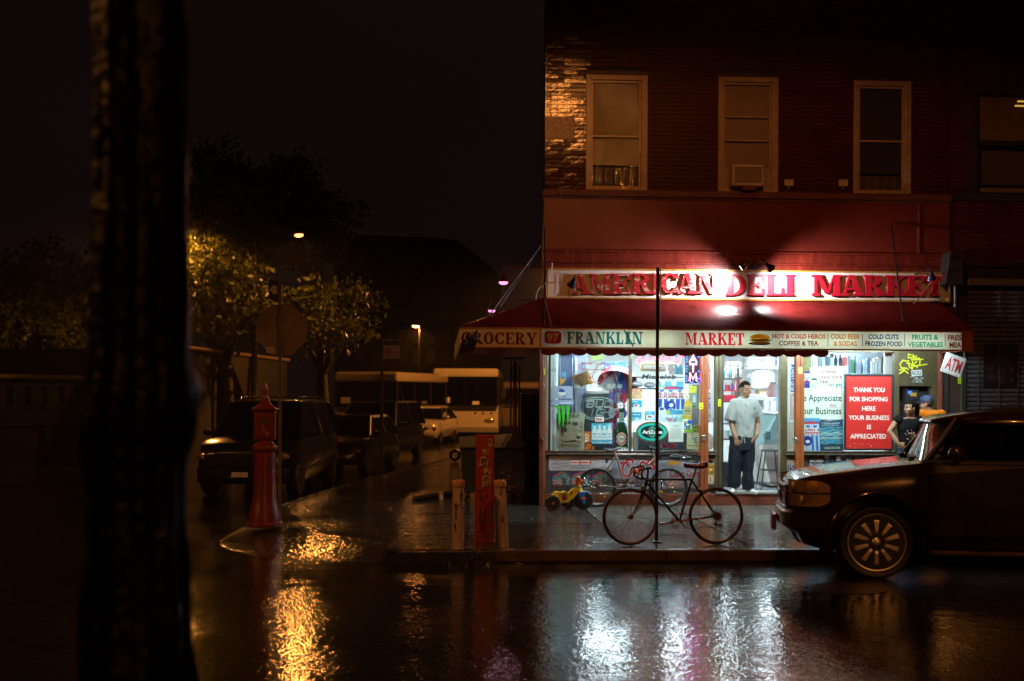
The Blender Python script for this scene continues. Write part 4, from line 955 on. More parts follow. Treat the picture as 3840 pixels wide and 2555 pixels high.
# lit ATM sign
p = Poster('led_sign', 'lit black LED sign reading ATM in pink letters with blue dots along its edge', 'sign', cA, 1376, 196, 1502, 456, .04, '121018', thick=.03)
p.done(); LP = E((1, .18, .50), 22.0); LB = E((.02, .05, 1.0), 24.0)
x0, x1, z0, z1 = p.x0, p.x1, p.z0, p.z1
for ch, (f0, f1) in (('A', (.03, .27)), ('T', (.33, .60)), ('M', (.63, .91))):
    m = MB()
    for st_ in BW[ch]: m.tube([(x0 + (.30 + a * .50) * (x1 - x0), .036, z1 - (f1 - b_ * (f1 - f0)) * (z1 - z0)) for a, b_ in st_], .0085, 5)
    obj('lit_letter', m, LP, p.t, 60)
for k in range(11):
    for s_ in (.09, .95):
        if s_ > .5 and k % 3: continue
        if k % 4 == 3: continue
        m = MB(); m.ell((x0 + s_ * (x1 - x0), .036, z1 - (.06 + k * .085) * (z1 - z0)), (.010, .006, .010), 8, 5); obj('led', m, LB, p.t, 60)
for f in (.4, .53, .92):
    m = MB(); m.ell((x0 + f * (x1 - x0), .036, z1 - .95 * (z1 - z0)), (.010, .006, .010), 8, 5); obj('led', m, LB, p.t, 60)
# vertical beer banners beside the door
p = Poster('beer_banner', 'narrow upright white banner with red and blue lettering left of the doorway', 'banner', cA, 1577, 200, 1636, 808, IN - .01, 'e6e2e2'); p.rect('d8405a', .0, .15, .38, .50); p.vtxt('f0dcdc', 'Budweiser', .05, .16, .35, .49, .02, .2, up=False); p.rect('1c3c94', .0, .56, .42, .99); p.vtxt('f4f4f8', 'BUD LIGHT', .06, .57, .36, .98, .03, .2, up=False); p.done()
p = Poster('window_panel', 'white round cornered panel low in the slim window left of the door', 'panel', cA, 1574, 902, 1628, 1062, IN, 'd8d4d0', shape=[(0, 0), (.35, 0), (.9, .2), (1, .5), (.95, .8), (.5, 1), (0, 1)]); p.line('c05868', [(.36, .03), (.88, .22), (.97, .5), (.92, .78), (.5, .96)], .05); p.done()
p = Poster('beer_banner', 'narrow upright banner with blue over red lettering right of the doorway', 'banner', cB, 848, 206, 912, 1062, IN - .012, 'e4e2de', shape='round'); p.rect('20409c', .50, .09, .98, .38); p.vtxt('f4f4f8', 'BUD LIGHT', .55, .10, .92, .37, .03, .2); p.rect('c89a9a', .45, .40, .92, .67); p.vtxt('e6d4d4', 'Budweiser', .5, .41, .88, .66, .03, .2); p.rect('c8cabc', .1, .70, .9, .98); p.done()
YEL = 'd8dc18'
for lab, cr, r_, yy in (('small yellow sticker on the post at the left end of the shop front', cA, (75, 318, 107, 376), -.072), ('small yellow sticker on the red post left of the doorway', cA, (1500, 628, 1536, 688), -.117), ('torn yellow sticker on the bronze door frame', cA, (1672, 598, 1698, 662), -.058), ('yellow sticker on the green post under the hanging ATM sign', cC, (1832, 476, 1866, 542), -.077)):
    p = Poster('sticker', lab, 'sticker', cr, *r_, yy, YEL, thick=.002, group='yellow stickers on the posts'); p.lines('3c4410', .15, .2, .85, .5, 2, 3); p.poly('505810', [(.3, .6), (.8, .62), (.75, .8), (.35, .84)]); p.done()
p = Poster('sticker', 'pale cream sticker on the red post right of the doorway', 'sticker', cB, 951, 306, 986, 366, -.117, 'e0c878', thick=.002); p.done()
p = Poster('sticker', 'small grey round topped sticker on the left end post', 'sticker', cA, 78, 447, 105, 492, -.072, '9a9a98', thick=.002, shape=[(0, 1), (0, .4), (.2, .1), (.5, 0), (.8, .1), (1, .4), (1, 1)]); p.poly('303030', [(.3, 1), (.35, .5), (.6, .4), (.7, 1)]); p.done()
p = Poster('flavour_sticker', 'blue spray and yellow corner sticker high in the first window', 'sticker', cA, 236, 338, 302, 470, .022, '8a6a24', noboard=True); p.poly('c89a34', [(.0, .38), (.45, .62), (.92, .48), (.5, .9), (.05, 1)]); p.poly('2a7cb4', [(.35, .0), (.8, 0), (.95, .5), (.25, .5)]); p.lines('8cc0e0', .32, .14, .9, .45, 3, 2); p.done()
p = Poster('decal', 'pale round recycling decal on the white column in the first window', 'decal', cA, 164, 312, 208, 356, .022, 'a8bcc0', shape='oval', thick=.001); p.line('7a9096', [(.5, .2), (.8, .7), (.2, .7)], .08, True); p.done()
# right-hand window
p = Poster('window_panel', 'olive panel behind the glass at the top left of the right window', 'panel', cC, 173, 225, 262, 412, IN + .02, '86834e'); p.specks(['c8c8a0', 'a8a880'], .3, .4, .8, .75, 6, .06); p.done()
p = Poster('drink_sticker', 'blue and white drink sticker partly behind the coffee sign', 'sticker', cC, 173, 408, 252, 585, IN + .008, 'dcdce4'); p.rect('1a2490', 0, .0, 1, .12); p.poly('1a2490', [(0, .62), (1, .55), (1, 1), (0, 1)]); p.txt('9a9ab4', 'Bull', .1, .25, .85, .5); p.poly('c04838', [(.3, .55), (.6, .5), (.9, .62), (.5, .64)]); p.lines('6a78c8', .1, .72, .9, .8, 1); p.done()
p = Poster('coffee_sign', 'white sign reading HOT COFFEE CHOCOLATE TEA to go with a green cup', 'sign', cC, 250, 364, 600, 586, IN - .004, 'e4e4e0')
p.txt('5a3826', 'HOT', .04, .17, .23, .36, .0); BR = '8a3c1c'; p.txt(BR, 'COFFEE', .28, .15, .80, .29, .04); p.txt(BR, 'CHOCOLATE', .28, .40, .97, .55, .04); p.txt(BR, 'TEA', .28, .64, .56, .78, .04); p.txt('0e7a58', '...to go', .44, .76, .97, .97, .02, .25)
p.poly('e8f0d8', [(.04, .58), (.22, .58), (.17, .97), (.08, .97)]); p.ell('1c3c28', .13, .58, .09, .045); p.line('3c6c48', [(.04, .58), (.08, .97), (.17, .97), (.22, .58)], .012)
for i in range(4): p.line('6c946c', [(.07 + i * .04, .64), (.09 + i * .025, .95)], .006); p.line('a8b4a0', [(.06 + i * .045, .38), (.08 + i * .04, .46), (.06 + i * .045, .54)], .007)
p.done()
p = Poster('thanks_board', 'large white board reading e Appreciate our Business in dark green letters', 'sign', cC, 168, 588, 612, 922, IN - .002, 'e2e6da')
p.txt('0e3c30', 'e Appreciate', .02, .20, .945, .48, .015); p.txt('0e3c30', 'our Business', .0, .61, .94, .84, .015); p.done()
p = Poster('star_sticker', 'small pale sticker with red lettering on the white appreciation board', 'sticker', cC, 452, 750, 542, 802, IN - .008, 'dcdcd4'); p.txt('c86860', 'Star', .1, .1, .85, .6, .03); p.rect('c8a8a0', .05, .85, 1, .95); p.done()
p = Poster('drink_poster', 'blue and red slush drink poster low in the right window', 'poster', cC, 166, 908, 352, 1266, IN - .006, 'b8cce0')
p.rect('4a9cd0', 0, 0, 1, .12); p.poly('c83a48', [(0, .14), (.5, .08), (.85, .12), (1, .17), (0, .18)]); p.poly('3460b0', [(.75, .1), (1, .08), (1, .17), (.9, .16)])
for x in (.2, .6): p.poly('2258b0', [(x, .22), (x + .25, .22), (x + .2, .28), (x + .06, .28)])
p.rect('e0e4ea', 0, .29, 1, .5); p.txt('b02c3c', 'LUSH S', .02, .31, .98, .39, .04); p.txt('b02c3c', 'UPPIEPIE', .02, .41, .98, .49, .04)
for x in (.0, .5, .75): p.poly('2c70c0', [(x, .51), (x + .14, .51), (x + .2, 1), (x + .06, 1)])
p.ell('14308c', .3, .68, .26, .15); p.ell('d4e0ec', .32, .70, .13, .05); p.txt('e0ecf4', 'ICE', .3, .84, .56, .93, .03); p.poly('e0e8f0', [(0, .85), (.15, .8), (.2, .95), (.05, 1)]); p.done()
p = Poster('sandwich_poster', 'tilted dark blue poster of a sandwich rippling with pale stripes', 'poster', cC, 350, 928, 604, 1262, IN - .009, '16455c', rot=1.5, shape=[(0, .07), (1, -.02), (.995, 1), (.02, 1)])
p.txt('c0d0d4', 'A chicken sandwich', .08, .06, .86, .14, .01, .2); p.txt('a8c0c8', 'worth waiting for.', .10, .15, .84, .21, .01, .2)
r3 = random.Random(9)
for i in range(15):
    z = .25 + i * .035; q = [(.03 + .94 * k / 9, z + .014 * math.sin(k * 1.3 + i * 1.7) + r3.uniform(-.006, .006)) for k in range(10)]; p.line(r3.choice(['5f98ac', '8cb4bc', 'a8c4c4', '2f7c98', '78acb8']), q, r3.uniform(.03, .055))
p.line('2894bc', [(.25, .70), (.5, .66), (.8, .69)], .06); p.txt('c8c8a0', 'SANDWICHES', .2, .86, .85, .93, .02); p.done()
# framed red sign
t_red = Poster('thank_you_sign', 'big red framed sign reading THANK YOU FOR SHOPPING HERE YOUR BUSINESS IS APPRECIATED', 'sign', cC, 618, 438, 1137, 1252, -.03, 'c82c28', thick=.02, rough=.4, var=.06)
p = t_red
m = MB(); x0, x1, z0, z1 = p.x0, p.x1, p.z0, p.z1; fw = .028
m.box(x0 - .002, x0 + fw, -.05, -.0101, z0, z1); m.box(x1 - fw, x1 + .002, -.05, -.0101, z0, z1); m.box(x0 + fw, x1 - fw, -.05, -.0101, z0 - .002, z0 + fw); m.box(x0 + fw, x1 - fw, -.05, -.0101, z1 - fw, z1 + .002)
obj('frame', m, M((.02, .018, .02), .4), p.t, bevel=.004)
def slabtxt(p, s, u0, u1, v0, v1):
    f = lambda u: (u - 618) / (1137 - 618); g = lambda v: (v - 438) / (1252 - 438); p.txt('f0e4dc', s, f(u0), g(v0), f(u1), g(v1), .022)
slabtxt(p, 'THANK YOU', 714, 1044, 580, 630); slabtxt(p, 'FOR SHOPPING', 676, 1078, 680, 728); slabtxt(p, 'HERE', 806, 948, 780, 830); slabtxt(p, 'YOUR BUSINESS', 664, 1094, 878, 928); slabtxt(p, 'IS', 858, 904, 978, 1028); slabtxt(p, 'APPRECIATED', 682, 1064, 1076, 1128)
p.poly('6a1418', [(.13, .10), (.15, .10), (.14, .13), (.15, .14), (.13, .14)]); p.poly('6a1418', [(.48, .09), (.5, .09), (.49, .105), (.5, .115), (.48, .115)]); p.specks(['d86058', 'dc7068'], .08, .9, .6, .98, 8, .02, 4); p.done()
# panels under the windows
KY = -.006
p = Poster('racing_panel', 'white round cornered metal panel reading POWERED BY under the first window', 'sign', cN, 84, 318, 1150, 568, KY, 'b9b8c0', shape='round', rough=.35, thick=.008, var=.2)
p.txt('2c3a6c', 'POWERED BY', .345, .06, .68, .17, .03); p.rect('e4e0e0', .34, .30, .70, .60); p.line('2a2830', [(.335, .28), (.70, .28), (.70, .62), (.335, .62)], .006, True); p.rect('c83c28', .35, .40, .46, .5); p.rect('d85a38', .47, .32, .505, .58); p.rect('c83c28', .52, .40, .63, .5); p.rect('d85a38', .645, .32, .68, .58); p.line('50484c', [(.515, .3), (.515, .6)], .005)
p.txt('2c3a6c', 'ALCOHOL CAUTION CARE', .345, .76, .66, .84, .02); p.line('484650', [(.05, .14), (.09, .26), (.1, .38), (.3, .34), (.55, .20), (.9, .42), (.91, .52)], .004); p.line('484650', [(.06, .50), (.3, .50)], .006); p.line('484650', [(.06, .55), (.14, .6), (.3, .70), (.6, .66)], .004); p.line('484650', [(.05, .82), (.18, .82), (.3, .68)], .005); p.rect('201e22', .915, .22, .935, .45); p.done(.35)
def flagcard(label, u0, v0, u1, v1, rot):
    p = Poster('beer_card', label, 'card', cN, u0, v0, u1, v1, KY + .001, '5a5c68', rot=rot, shape=[(0, .12), (.62, 0), (1, .3), (.98, .96), (.5, 1), (.1, .94)], var=.25, group='worn beer cards under the first window')
    p.poly('232c64', [(.0, .12), (.45, .03), (.2, .35), (.02, .42)]); p.poly('b84a50', [(.1, .28), (.6, .02), (.68, .08), (.12, .40)]); p.poly('3f8e8c', [(.06, .46), (.74, .12), (.8, .26), (.1, .58)])
    for i in range(4): p.line('a84a50' if i % 2 else 'b8b0b0', [(.1, .62 + i * .09), (.3, .58 + i * .09), (.55, .66 + i * .09)], .05)
    p.poly('9c8c74', [(.3, .5), (.46, .44), (.56, .6), (.5, .8), (.34, .82)]); p.specks(['6c8a92', '8ca4a4', '3c545c'], .64, .3, .96, .92, 12, .10, int(u0)); p.done()
flagcard('worn striped beer card under the racing panel, nearest the left end post', 118, 580, 452, 836, 2); flagcard('worn striped beer card in the middle of three, behind the toy tricycle', 440, 575, 790, 836, -2); flagcard('worn striped beer card seen through the rear wheel of the silver bicycle', 792, 580, 1144, 836, 1)
p = Poster('beer_sign', 'grey panel with big red script lettering behind the silver bicycle', 'sign', cN, 1152, 318, 2140, 880, KY, '8c8f9c', thick=.008, var=.25, rough=.3)
fx = lambda u: (u - 1152) / (2140 - 1152); fz = lambda v: (v - 318) / (880 - 318)
CO = [[(1500, 440), (1515, 400), (1470, 375), (1400, 400), (1350, 470), (1330, 560), (1345, 640), (1400, 665), (1470, 630), (1510, 580)], loop(1570, 560, 40, 56), loop(1680, 480, 44, 62), [(1730, 540), (1745, 460), (1770, 400), (1800, 370), (1815, 410)], [(1860, 420), (1830, 470), (1880, 500), (1850, 560)]]
for col, w_ in (('3c4048', .075), ('d8d8dc', .06), ('a8202c', .038)):
    for st_ in CO: p.line(col, [(fx(u), fz(v)) for u, v in st_], w_)
p.line('a8202c', [(fx(1300), fz(440)), (fx(1400), fz(430)), (fx(1450), fz(500))], .03)
for i in range(5): p.line('4c5058', [(fx(1360 + i * 70), fz(700)), (fx(1380 + i * 70), fz(760)), (fx(1350 + i * 70), fz(830))], .012)
p.done(.3)
p = Poster('beer_sign', 'mottled silver panel with smaller red script under the second window', 'sign', cA, 1206, 1150, 1497, 1402, KY - .001, '9a96a0', thick=.008, var=.3, rough=.3)
p.poly('b87828', [(.05, .02), (.4, .0), (.42, .14), (.06, .18)]); p.txt('a03038', 'Coors', .1, .34, .55, .62, .03, .2); p.txt('a03038', 'Coors', .62, .34, 1.0, .60, .03, .2); p.txt('4c4c54', 'LIGHT', .22, .64, .75, .76, .02, .2)
for i in range(7): p.line('b0a0a4' if i % 2 else '6c6870', [(0, .82 + i * .025), (.3, .79 + i * .03), (.6, .84 + i * .02), (1, .80 + i * .025)], .016)
p.done(.3)
p = Poster('bait_sticker', 'strip of three stickers with a yellow round one, left of the doorway at knee height', 'sticker', cA, 1570, 1138, 1638, 1366, KY, 'c4b89c', shape='round'); p.ell('141210', .5, .10, .38, .07); p.ell('141210', .5, .42, .49, .22); p.ell('d09a1c', .5, .42, .47, .205); p.txt('2a1c10', 'MALT', .2, .28, .85, .36, .04); p.ell('e8e0c8', .5, .42, .16, .06); p.txt('2a1c10', 'HORSE', .1, .49, .9, .57, .04); p.ell('e8d8c0', .5, .78, .4, .14); p.line('3a2420', [(.3, .72), (.5, .76), (.35, .84), (.6, .86)], .08); p.done()
p = Poster('fire_decal', 'round blue and white emblem decal right of the doorway at knee height', 'decal', cB, 846, 1118, 912, 1270, KY, 'a89c7c'); p.rect('3a2c18', .0, .0, 1, .18); p.ell('e0dcd0', .5, .66, .48, .32); p.ell('20346c', .5, .66, .44, .29); p.ell('d8d8d4', .5, .70, .27, .18); p.rect('303038', .42, .55, .58, .85); p.rect('303038', .28, .66, .72, .74); p.txt('d8d8d4', 'TREE', .2, .42, .8, .50, .03); p.done()
p = Poster('rum_panel', 'dark panel with a red round emblem and grey skyline under the right window', 'sign', cC, 226, 1278, 852, 1500, KY, '15171b', thick=.008, rough=.35)
p.ell('7c2420', .14, .17, .045, .11); p.ell('201414', .14, .17, .02, .06); p.txt('c8c8c8', 'BACARDI', .035, .32, .26, .46, .035); p.txt('b8b8b8', 'SILVER', .02, .52, .27, .63, .035); p.rect('484c58', .30, 0, 1, .6); p.ell('9098a4', .33, .2, .05, .14); p.rect('20242c', .42, .15, .58, .55); p.rect('2a2e36', .6, .3, .68, .55); p.rect('16181e', .75, .0, .79, .5); p.rect('30343c', .80, .35, .98, .55); p.specks(['7c8490', '5c646e', '20242c', 'a8b0b8'], .32, .05, .98, .55, 24, .035, 5); p.rect('30343a', .3, .6, 1, .74); p.done(.35)
# padlocks / hasps on the red posts
for lab, cr, u, v in (('bright hasp and padlock on the red post left of the doorway', cA, 1540, 950), ('bright round padlock on the red post right of the doorway', cB, 925, 975), ('small dark latch on the left end post', cA, 95, 960)):
    q = PY(*cr(u, v), -.13); t = thing('padlock', lab, 'padlock', (q.x, -.14, q.z - .03), group='padlocks on the posts')
    b = MB(); b.lathe([(.030, -.012), (.032, 0), (.030, .012)], (q.x, -.135, q.z - .012), 14, 'Y'); obj('body', b, M((.5, .48, .42), .25, .8), t, 50)
    b = MB(); b.tube([(q.x - .018, -.135, q.z + .01), (q.x - .018, -.135, q.z + .035), (q.x, -.135, q.z + .048), (q.x + .018, -.135, q.z + .035), (q.x + .018, -.135, q.z + .01)], .005, 6); obj('shackle', b, M((.6, .6, .58), .2, .9), t, 50)
    b = MB(); b.box(q.x - .06, q.x + .05, -.123, -.116, q.z + .02, q.z + .045); obj('hasp', b, M((.35, .32, .28), .35, .8), t)
# graffiti and sticker on the cash machine panel
def graffiti(name, label, col, strokes, cr, y, w_):
    us = [u for s_ in strokes for u, v in s_]; vs = [v for s_ in strokes for u, v in s_]
    p = Poster(name, label, 'graffiti', cr, min(us), min(vs), max(us), max(vs), y, WHT, noboard=True)
    for s_ in strokes: p.line(col, [((u - min(us)) / (max(us) - min(us)), (v - min(vs)) / (max(vs) - min(vs))) for u, v in s_], w_)
    p.done(); return p
graffiti('graffiti_tag', 'bright yellow graffiti tag on the brown panel above the cash machine', 'c8cc10', [[(1290, 300), (1240, 290), (1212, 330), (1225, 370), (1280, 375), (1300, 390)], [(1300, 290), (1310, 360), (1345, 385), (1330, 330), (1280, 320)], [(1345, 300), (1350, 370)], [(1390, 300), (1352, 340), (1400, 365)], [(1330, 285), (1460, 278)], [(1425, 285), (1420, 345), (1500, 330), (1360, 352)], [(1205, 395), (1270, 375), (1200, 440), (1260, 400), (1300, 432)], [(1300, 250), (1300, 220), (1330, 235)], [(1295, 262), (1420, 268)], [(1350, 225), (1350, 250), (1390, 245)]], cC, -.034, .04)
graffiti('graffiti_tag', 'white scribbled graffiti tag under the black lettered sticker', '8f98a0', [[(1320, 470), (1350, 462), (1390, 480), (1360, 500), (1345, 530)], [(1395, 465), (1385, 520), (1420, 500), (1400, 480)], [(1425, 470), (1460, 480), (1425, 500), (1450, 535)], [(1370, 525), (1440, 520)]], cC, -.034, .06)
p = Poster('name_sticker', 'small white sticker with black capitals on the brown cash machine panel', 'sticker', cC, 1336, 394, 1446, 456, -.034, 'd8dce0', thick=.002, rot=4); p.txt('202428', 'RICKS', .06, .12, .94, .88, .03); p.done()
# the cash machine itself
x0, x1, z0, z1 = rectY(cC, 1265, 570, 1500, 900, .25)
atm = thing('cash_machine', 'dark cash machine with a blue and yellow lit screen in the recess behind the couple', 'cash machine', ((x0 + x1) / 2, .25, .62))
b = MB(); b.box(x0, x1, .14, .39, .62, z1 - .02); obj('body', b, M((.02, .02, .024), .4), atm, bevel=.01)
q = rectY(cC, 1282, 606, 1404, 706, .13)
b = MB(); b.box(q[0], q[1], .128, .138, q[2], q[3]); obj('screen', b, E((.03, .035, .05), 1.0), atm)
b = MB(); b.box(q[0] + .02, q[0] + .09, .122, .127, q[3] - .07, q[3] - .015); obj('screen_icon', b, E((.08, .25, 1.0), 1.2), atm)
b = MB(); b.box(q[0] + .06, q[1] - .03, .122, .127, q[2] + .05, q[2] + .11); obj('screen_bar', b, E((.8, .55, .08), .55), atm)
b = MB(); b.box(q[0] + .03, q[1] - .02, .09, .1395, q[2] - .16, q[2] - .05); obj('keypad', b, M((.12, .12, .12), .4), atm, bevel=.006)
# hanging ATM sign, tilted
p = Poster('atm_sign', 'tilted white square sign reading ATM in red hanging from the awning end', 'sign', cC, 1676, 232, 1895, 448, -.95, 'c8c4c0', rot=-19, thick=.03, shape=[(0, 0), (1, 0), (1, 1), (0, 1)], rough=.4)
p.line('a8a4a0', [(.03, .03), (.97, .03), (.97, .97), (.03, .97)], .02, True); p.txt('b42430', 'ATM', .12, .17, .90, .82, .03); p.done()
m = MB()
for f in (.12, .88): q = Vector(p.put(f, .02)); m.tube([q, Vector((q.x, q.y + .01, zb0 + .02))], .005, 5)
obj('hanger', m, M((.3, .3, .3), .4), p.t)
# ------------------------------------------------------------------ inside the shop
SF = ZA(1440) - .02                      # shop floor height
shop = thing('shop_interior', 'bright white shop room seen through the doorway and windows', 'room', (3.4, 3, SF))
WALLW = M((.78, .80, .80), .6, var=.05, vs=2)
b = MB(); b.box(.67, 6.7, 6.0, 6.05, SF, 2.96); obj('back_wall', b, WALLW, shop)
for x0, x1 in ((.13, .67), (6.7, 6.7)): b = MB(); b.hexa([(x, y, z) for z in (SF, 2.96) for x, y in ((x0, .12), (x0 + .03, .12), (x1 + .03, 6.0), (x1, 6.0))]); obj('side_wall', b, WALLW, shop)
room = lambda z0, z1: MB().hexa([(x, y, z) for z in (z0, z1) for x, y in ((.13, .12), (6.74, .12), (6.74, 6.05), (.67, 6.05))])
b = room(2.93, 2.965); obj('ceiling', b, M((.8, .8, .8), .7, var=.06), shop)
b = room(SF - .06, SF); obj('floor', b, M((.62, .62, .60), .25, var=.12, vs=4), shop)
b = MB(); b.box(XC(1150), 6.7, .45, .50, SF, 2.93)
for k, (x, y) in enumerate(((1.2, 1.0), (2.6, 1.2), (3.3, 3.2), (5.0, .95), (1.4, 3.6), (5.3, 3.8))):
    t = thing('ceiling_light', ['ceiling light panel over the first window display', 'ceiling light panel over the second window display', 'ceiling light panel in the middle of the shop behind the doorway', 'ceiling light panel over the right window display', 'ceiling light panel at the back left of the shop', 'ceiling light panel at the back right of the shop'][k], 'light', (x, y, 2.9), group='ceiling lights in the shop')
    m = MB(); m.box(x - .64, x + .64, y - .17, y + .17, 2.885, 2.929); obj('housing', m, M((.7, .7, .7), .5), t)
    m = MB(); m.box(x - .60, x + .60, y - .14, y + .14, 2.878, 2.884); obj('diffuser', m, E((.78, .95, 1.0), 115.0 if y > 2 else (65.0 if k == 0 else 100.0)), t)
def ibox(name, label, cat, cr, u0, v0, u1, v1, y0, y1, col, rough=.5, group=None, z0=None, bev=.01, metal=0.0):
    r = rectY(cr, u0, v0, u1, v1, y0); zz = r[2] if z0 is None else z0
    t = thing(name, label, cat, ((r[0] + r[1]) / 2, (y0 + y1) / 2, zz), group=group)
    m = MB(); m.box(r[0], r[1], y0, y1, zz, r[3]); obj('body', m, M(hexc(col) if isinstance(col, str) else col, rough, metal, var=.15, vs=5), t, bevel=bev); return t, (r[0], r[1], zz, r[3])
# first window display
t, r = ibox('column', 'white painted round column behind the left edge of the first window', 'column', cA, 150, 190, 156, 480, .5, .6, 'b8c8cc')
bpy.data.objects.remove(list(t.children)[0])
m = MB(); q = rectY(cA, 150, 190, 222, 1060, .55); m.lathe([((q[1] - q[0]) / 2, SF), ((q[1] - q[0]) / 2, 2.925)], ((q[0] + q[1]) / 2, .55, 0), 20); obj('shaft', m, M((.55, .62, .63), .5, var=.1), t, 60)
t, r = ibox('cooler_cabinet', 'tall slate blue cooler cabinet behind the first window', 'cooler', cA, 236, 170, 356, 1055, .95, 1.6, '5c6a92', .35, z0=SF)
m = MB()
for f in (.02, .93): m.box(r[0] + f * (r[1] - r[0]), r[0] + (f + .05) * (r[1] - r[0]), .93, .949, SF, r[3])
obj('trim', m, M((.6, .66, .72), .3, .6), t)
m = MB(); m.box(r[0] + .20, r[0] + .23, .90, .928, 1.2, 1.6); obj('handle', m, M((.7, .7, .72), .25, .8), t)
t, r = ibox('cooler_cabinet', 'grey cooler cabinet beside the slate blue one in the first window', 'cooler', cA, 362, 170, 480, 1055, 1.1, 1.7, '8088a0', .35, z0=SF)
m = MB(); m.box(r[0] + .03, r[0] + .06, 1.07, 1.099, SF + .3, r[3] - .1); obj('handle', m, M((.75, .78, .8), .25, .7), t)
t, r = ibox('drink_machine', 'dark slush machine body behind the oval neon sign', 'machine', cA, 470, 545, 760, 1055, .9, 1.5, '2c3134', .4, z0=SF)
m = MB(); m.lathe([(.24, 0), (.24, .05), (.10, .09), (.09, .13), (.03, .14)], ((r[0] + r[1]) / 2, 1.15, r[3]), 20); obj('lid', m, M((.66, .68, .62), .35), t, 40)
bk_ = thing('bread_basket', 'wicker basket of bread rolls hanging behind the red neon emblem', 'basket', tuple(PY(*cA(445, 470), .55)))
c = PY(*cA(440, 410), .55); k = 1.0 / 227 * .41
m = MB(); m.lathe([(.05, -.13), (.12, -.10), (.155, .04), (.16, .09), (.145, .09), (.10, -.08)], tuple(c), 22); m.xf(Matrix.Translation(c) @ Matrix.Rotation(rad(-22), 4, 'Y') @ Matrix.Translation(-c)); obj('basket', m, M((.22, .12, .04), .6, var=.5, vs=30, bump=.8, bs=60), bk_, 60)
for i, (dx, dz) in enumerate(((.02, .06), (.08, .03), (.10, -.03), (.13, -.06))):
    m = MB(); m.ell(c + Vector((dx, -.06, dz)), (.06, .045, .042), 12, 8); obj('bread_roll', m, M((.62, .26, .06), .5, var=.3), bk_, 60)
umb = thing('umbrella', 'open red, white and blue advertising umbrella behind the first window', 'umbrella', tuple(PY(*cA(740, 470), 1.0)))
c = PY(*cA(762, 470), 1.0); n = 8
cols = [M(hexc('b03040'), .5), M(hexc('2c58a8'), .5), M(hexc('c8ccd8'), .5)]
for g in range(8):
    m = MB(); rows = []
    for a in range(6):
        e = rad(90 * a / 5); row = []
        for j in range(5):
            az = 2 * math.pi * (g + j / 4) / 8; row.append(c + Vector((.36 * math.cos(e) * math.cos(az), .36 * math.cos(e) * math.sin(az), .34 * math.sin(e))))
        rows.append(row)
    m.loft(rows, cap=False, closed=False); m.xf(Matrix.Translation(c) @ Matrix.Rotation(rad(24), 4, 'Y') @ Matrix.Rotation(rad(-38), 4, 'X') @ Matrix.Translation(-c)); obj('panel', m, cols[[0, 1, 2, 0, 0, 1, 0, 2][g]], umb, 60)
m = MB(); m.tube([c + Vector((-.05, .1, .25)), c + Vector((.12, -.2, -.45))], .012, 6); obj('shaft', m, M((.7, .7, .7), .3, .7), umb, 60)
t, r = ibox('wall_poster', 'big blue speckled wall poster at the upper right of the first window', 'poster', cA, 640, 255, 862, 470, 1.45, 1.47, '3860a4'); 
m = MB()
for i in range(40): x, z = RD.uniform(r[0], r[1] - .03), RD.uniform(r[2], r[3] - .03); m.box(x, x + .02, 1.446, 1.449, z, z + .018)
obj('speckle', m, M(hexc('b8c8dc'), .5), t, kind='stuff')
rk = thing('wire_rack', 'red and blue wire rack of snack bags behind the beer bottle cut-out', 'rack', tuple(PY(*cA(770, 1055), .8)))
q = rectY(cA, 690, 520, 850, 1055, .8); m = MB()
for i in range(6): x = q[0] + (q[1] - q[0]) * i / 5; m.tube([(x, .8, SF), (x, .8, q[3])], .006, 4)
for i in range(9): z = q[2] + (q[3] - q[2]) * i / 8; m.tube([(q[0], .8, z), (q[1], .8, z)], .005, 4)
obj('wire', m, M(hexc('a8384c'), .4), rk, kind='stuff')
for i in range(12):
    m = MB(); cx_, cz_ = q[0] + (i % 3 + .5) * (q[1] - q[0]) / 3, q[2] + (i // 3 + .5) * (q[3] - q[2]) / 4; m.ell((cx_, .9, cz_), (.06, .03, .10), 8, 6); obj('snack_bag', m, M(hexc(['3c58a8', 'b83040', '9cb0d0', '4c70b8'][(i * 7) % 4]), .3), rk, 60)
# second window display: shelves, picture frame, bags
t, r = ibox('shelf_unit', 'white shelf unit at the upper left of the second window', 'shelf', cA, 885, 392, 1370, 402, .5, .95, '383c44', .5)
t, r = ibox('picture_frame', 'carved cream picture frame on the wall of the second window', 'frame', cA, 970, 268, 1300, 346, 1.0, 1.06, 'b4a47c', .5)
m = MB(); m.box(r[0] + .05, r[1] - .05, .985, .999, r[2] + .04, r[3] - .04); obj('picture', m, M((.75, .76, .72), .5), t)
for lab, u0, v0, u1, v1, col in (('white puffy bag on the dark shelf of the second window, nearest the mullion', 893, 436, 998, 488, 'c8ccd0'), ('white puffy bag on the dark shelf of the second window, behind the pole', 1000, 442, 1110, 494, 'b8c0c8')):
    q = rectY(cA, u0, v0, u1, v1, .6); t = thing('flour_bag', lab, 'bag', ((q[0] + q[1]) / 2, .6, q[2])); m = MB(); m.ell(((q[0] + q[1]) / 2, .62, (q[2] + q[3]) / 2), ((q[1] - q[0]) / 2, .1, (q[3] - q[2]) / 2), 14, 9); obj('bag', m, M(hexc(col), .3, bump=.6, bs=12, bd=.03), t, 60)
t, r = ibox('shelf_unit', 'dark lower shelf board under the white bags of the second window', 'shelf', cA, 885, 495, 1110, 512, .52, .8, '3a4450', .5)
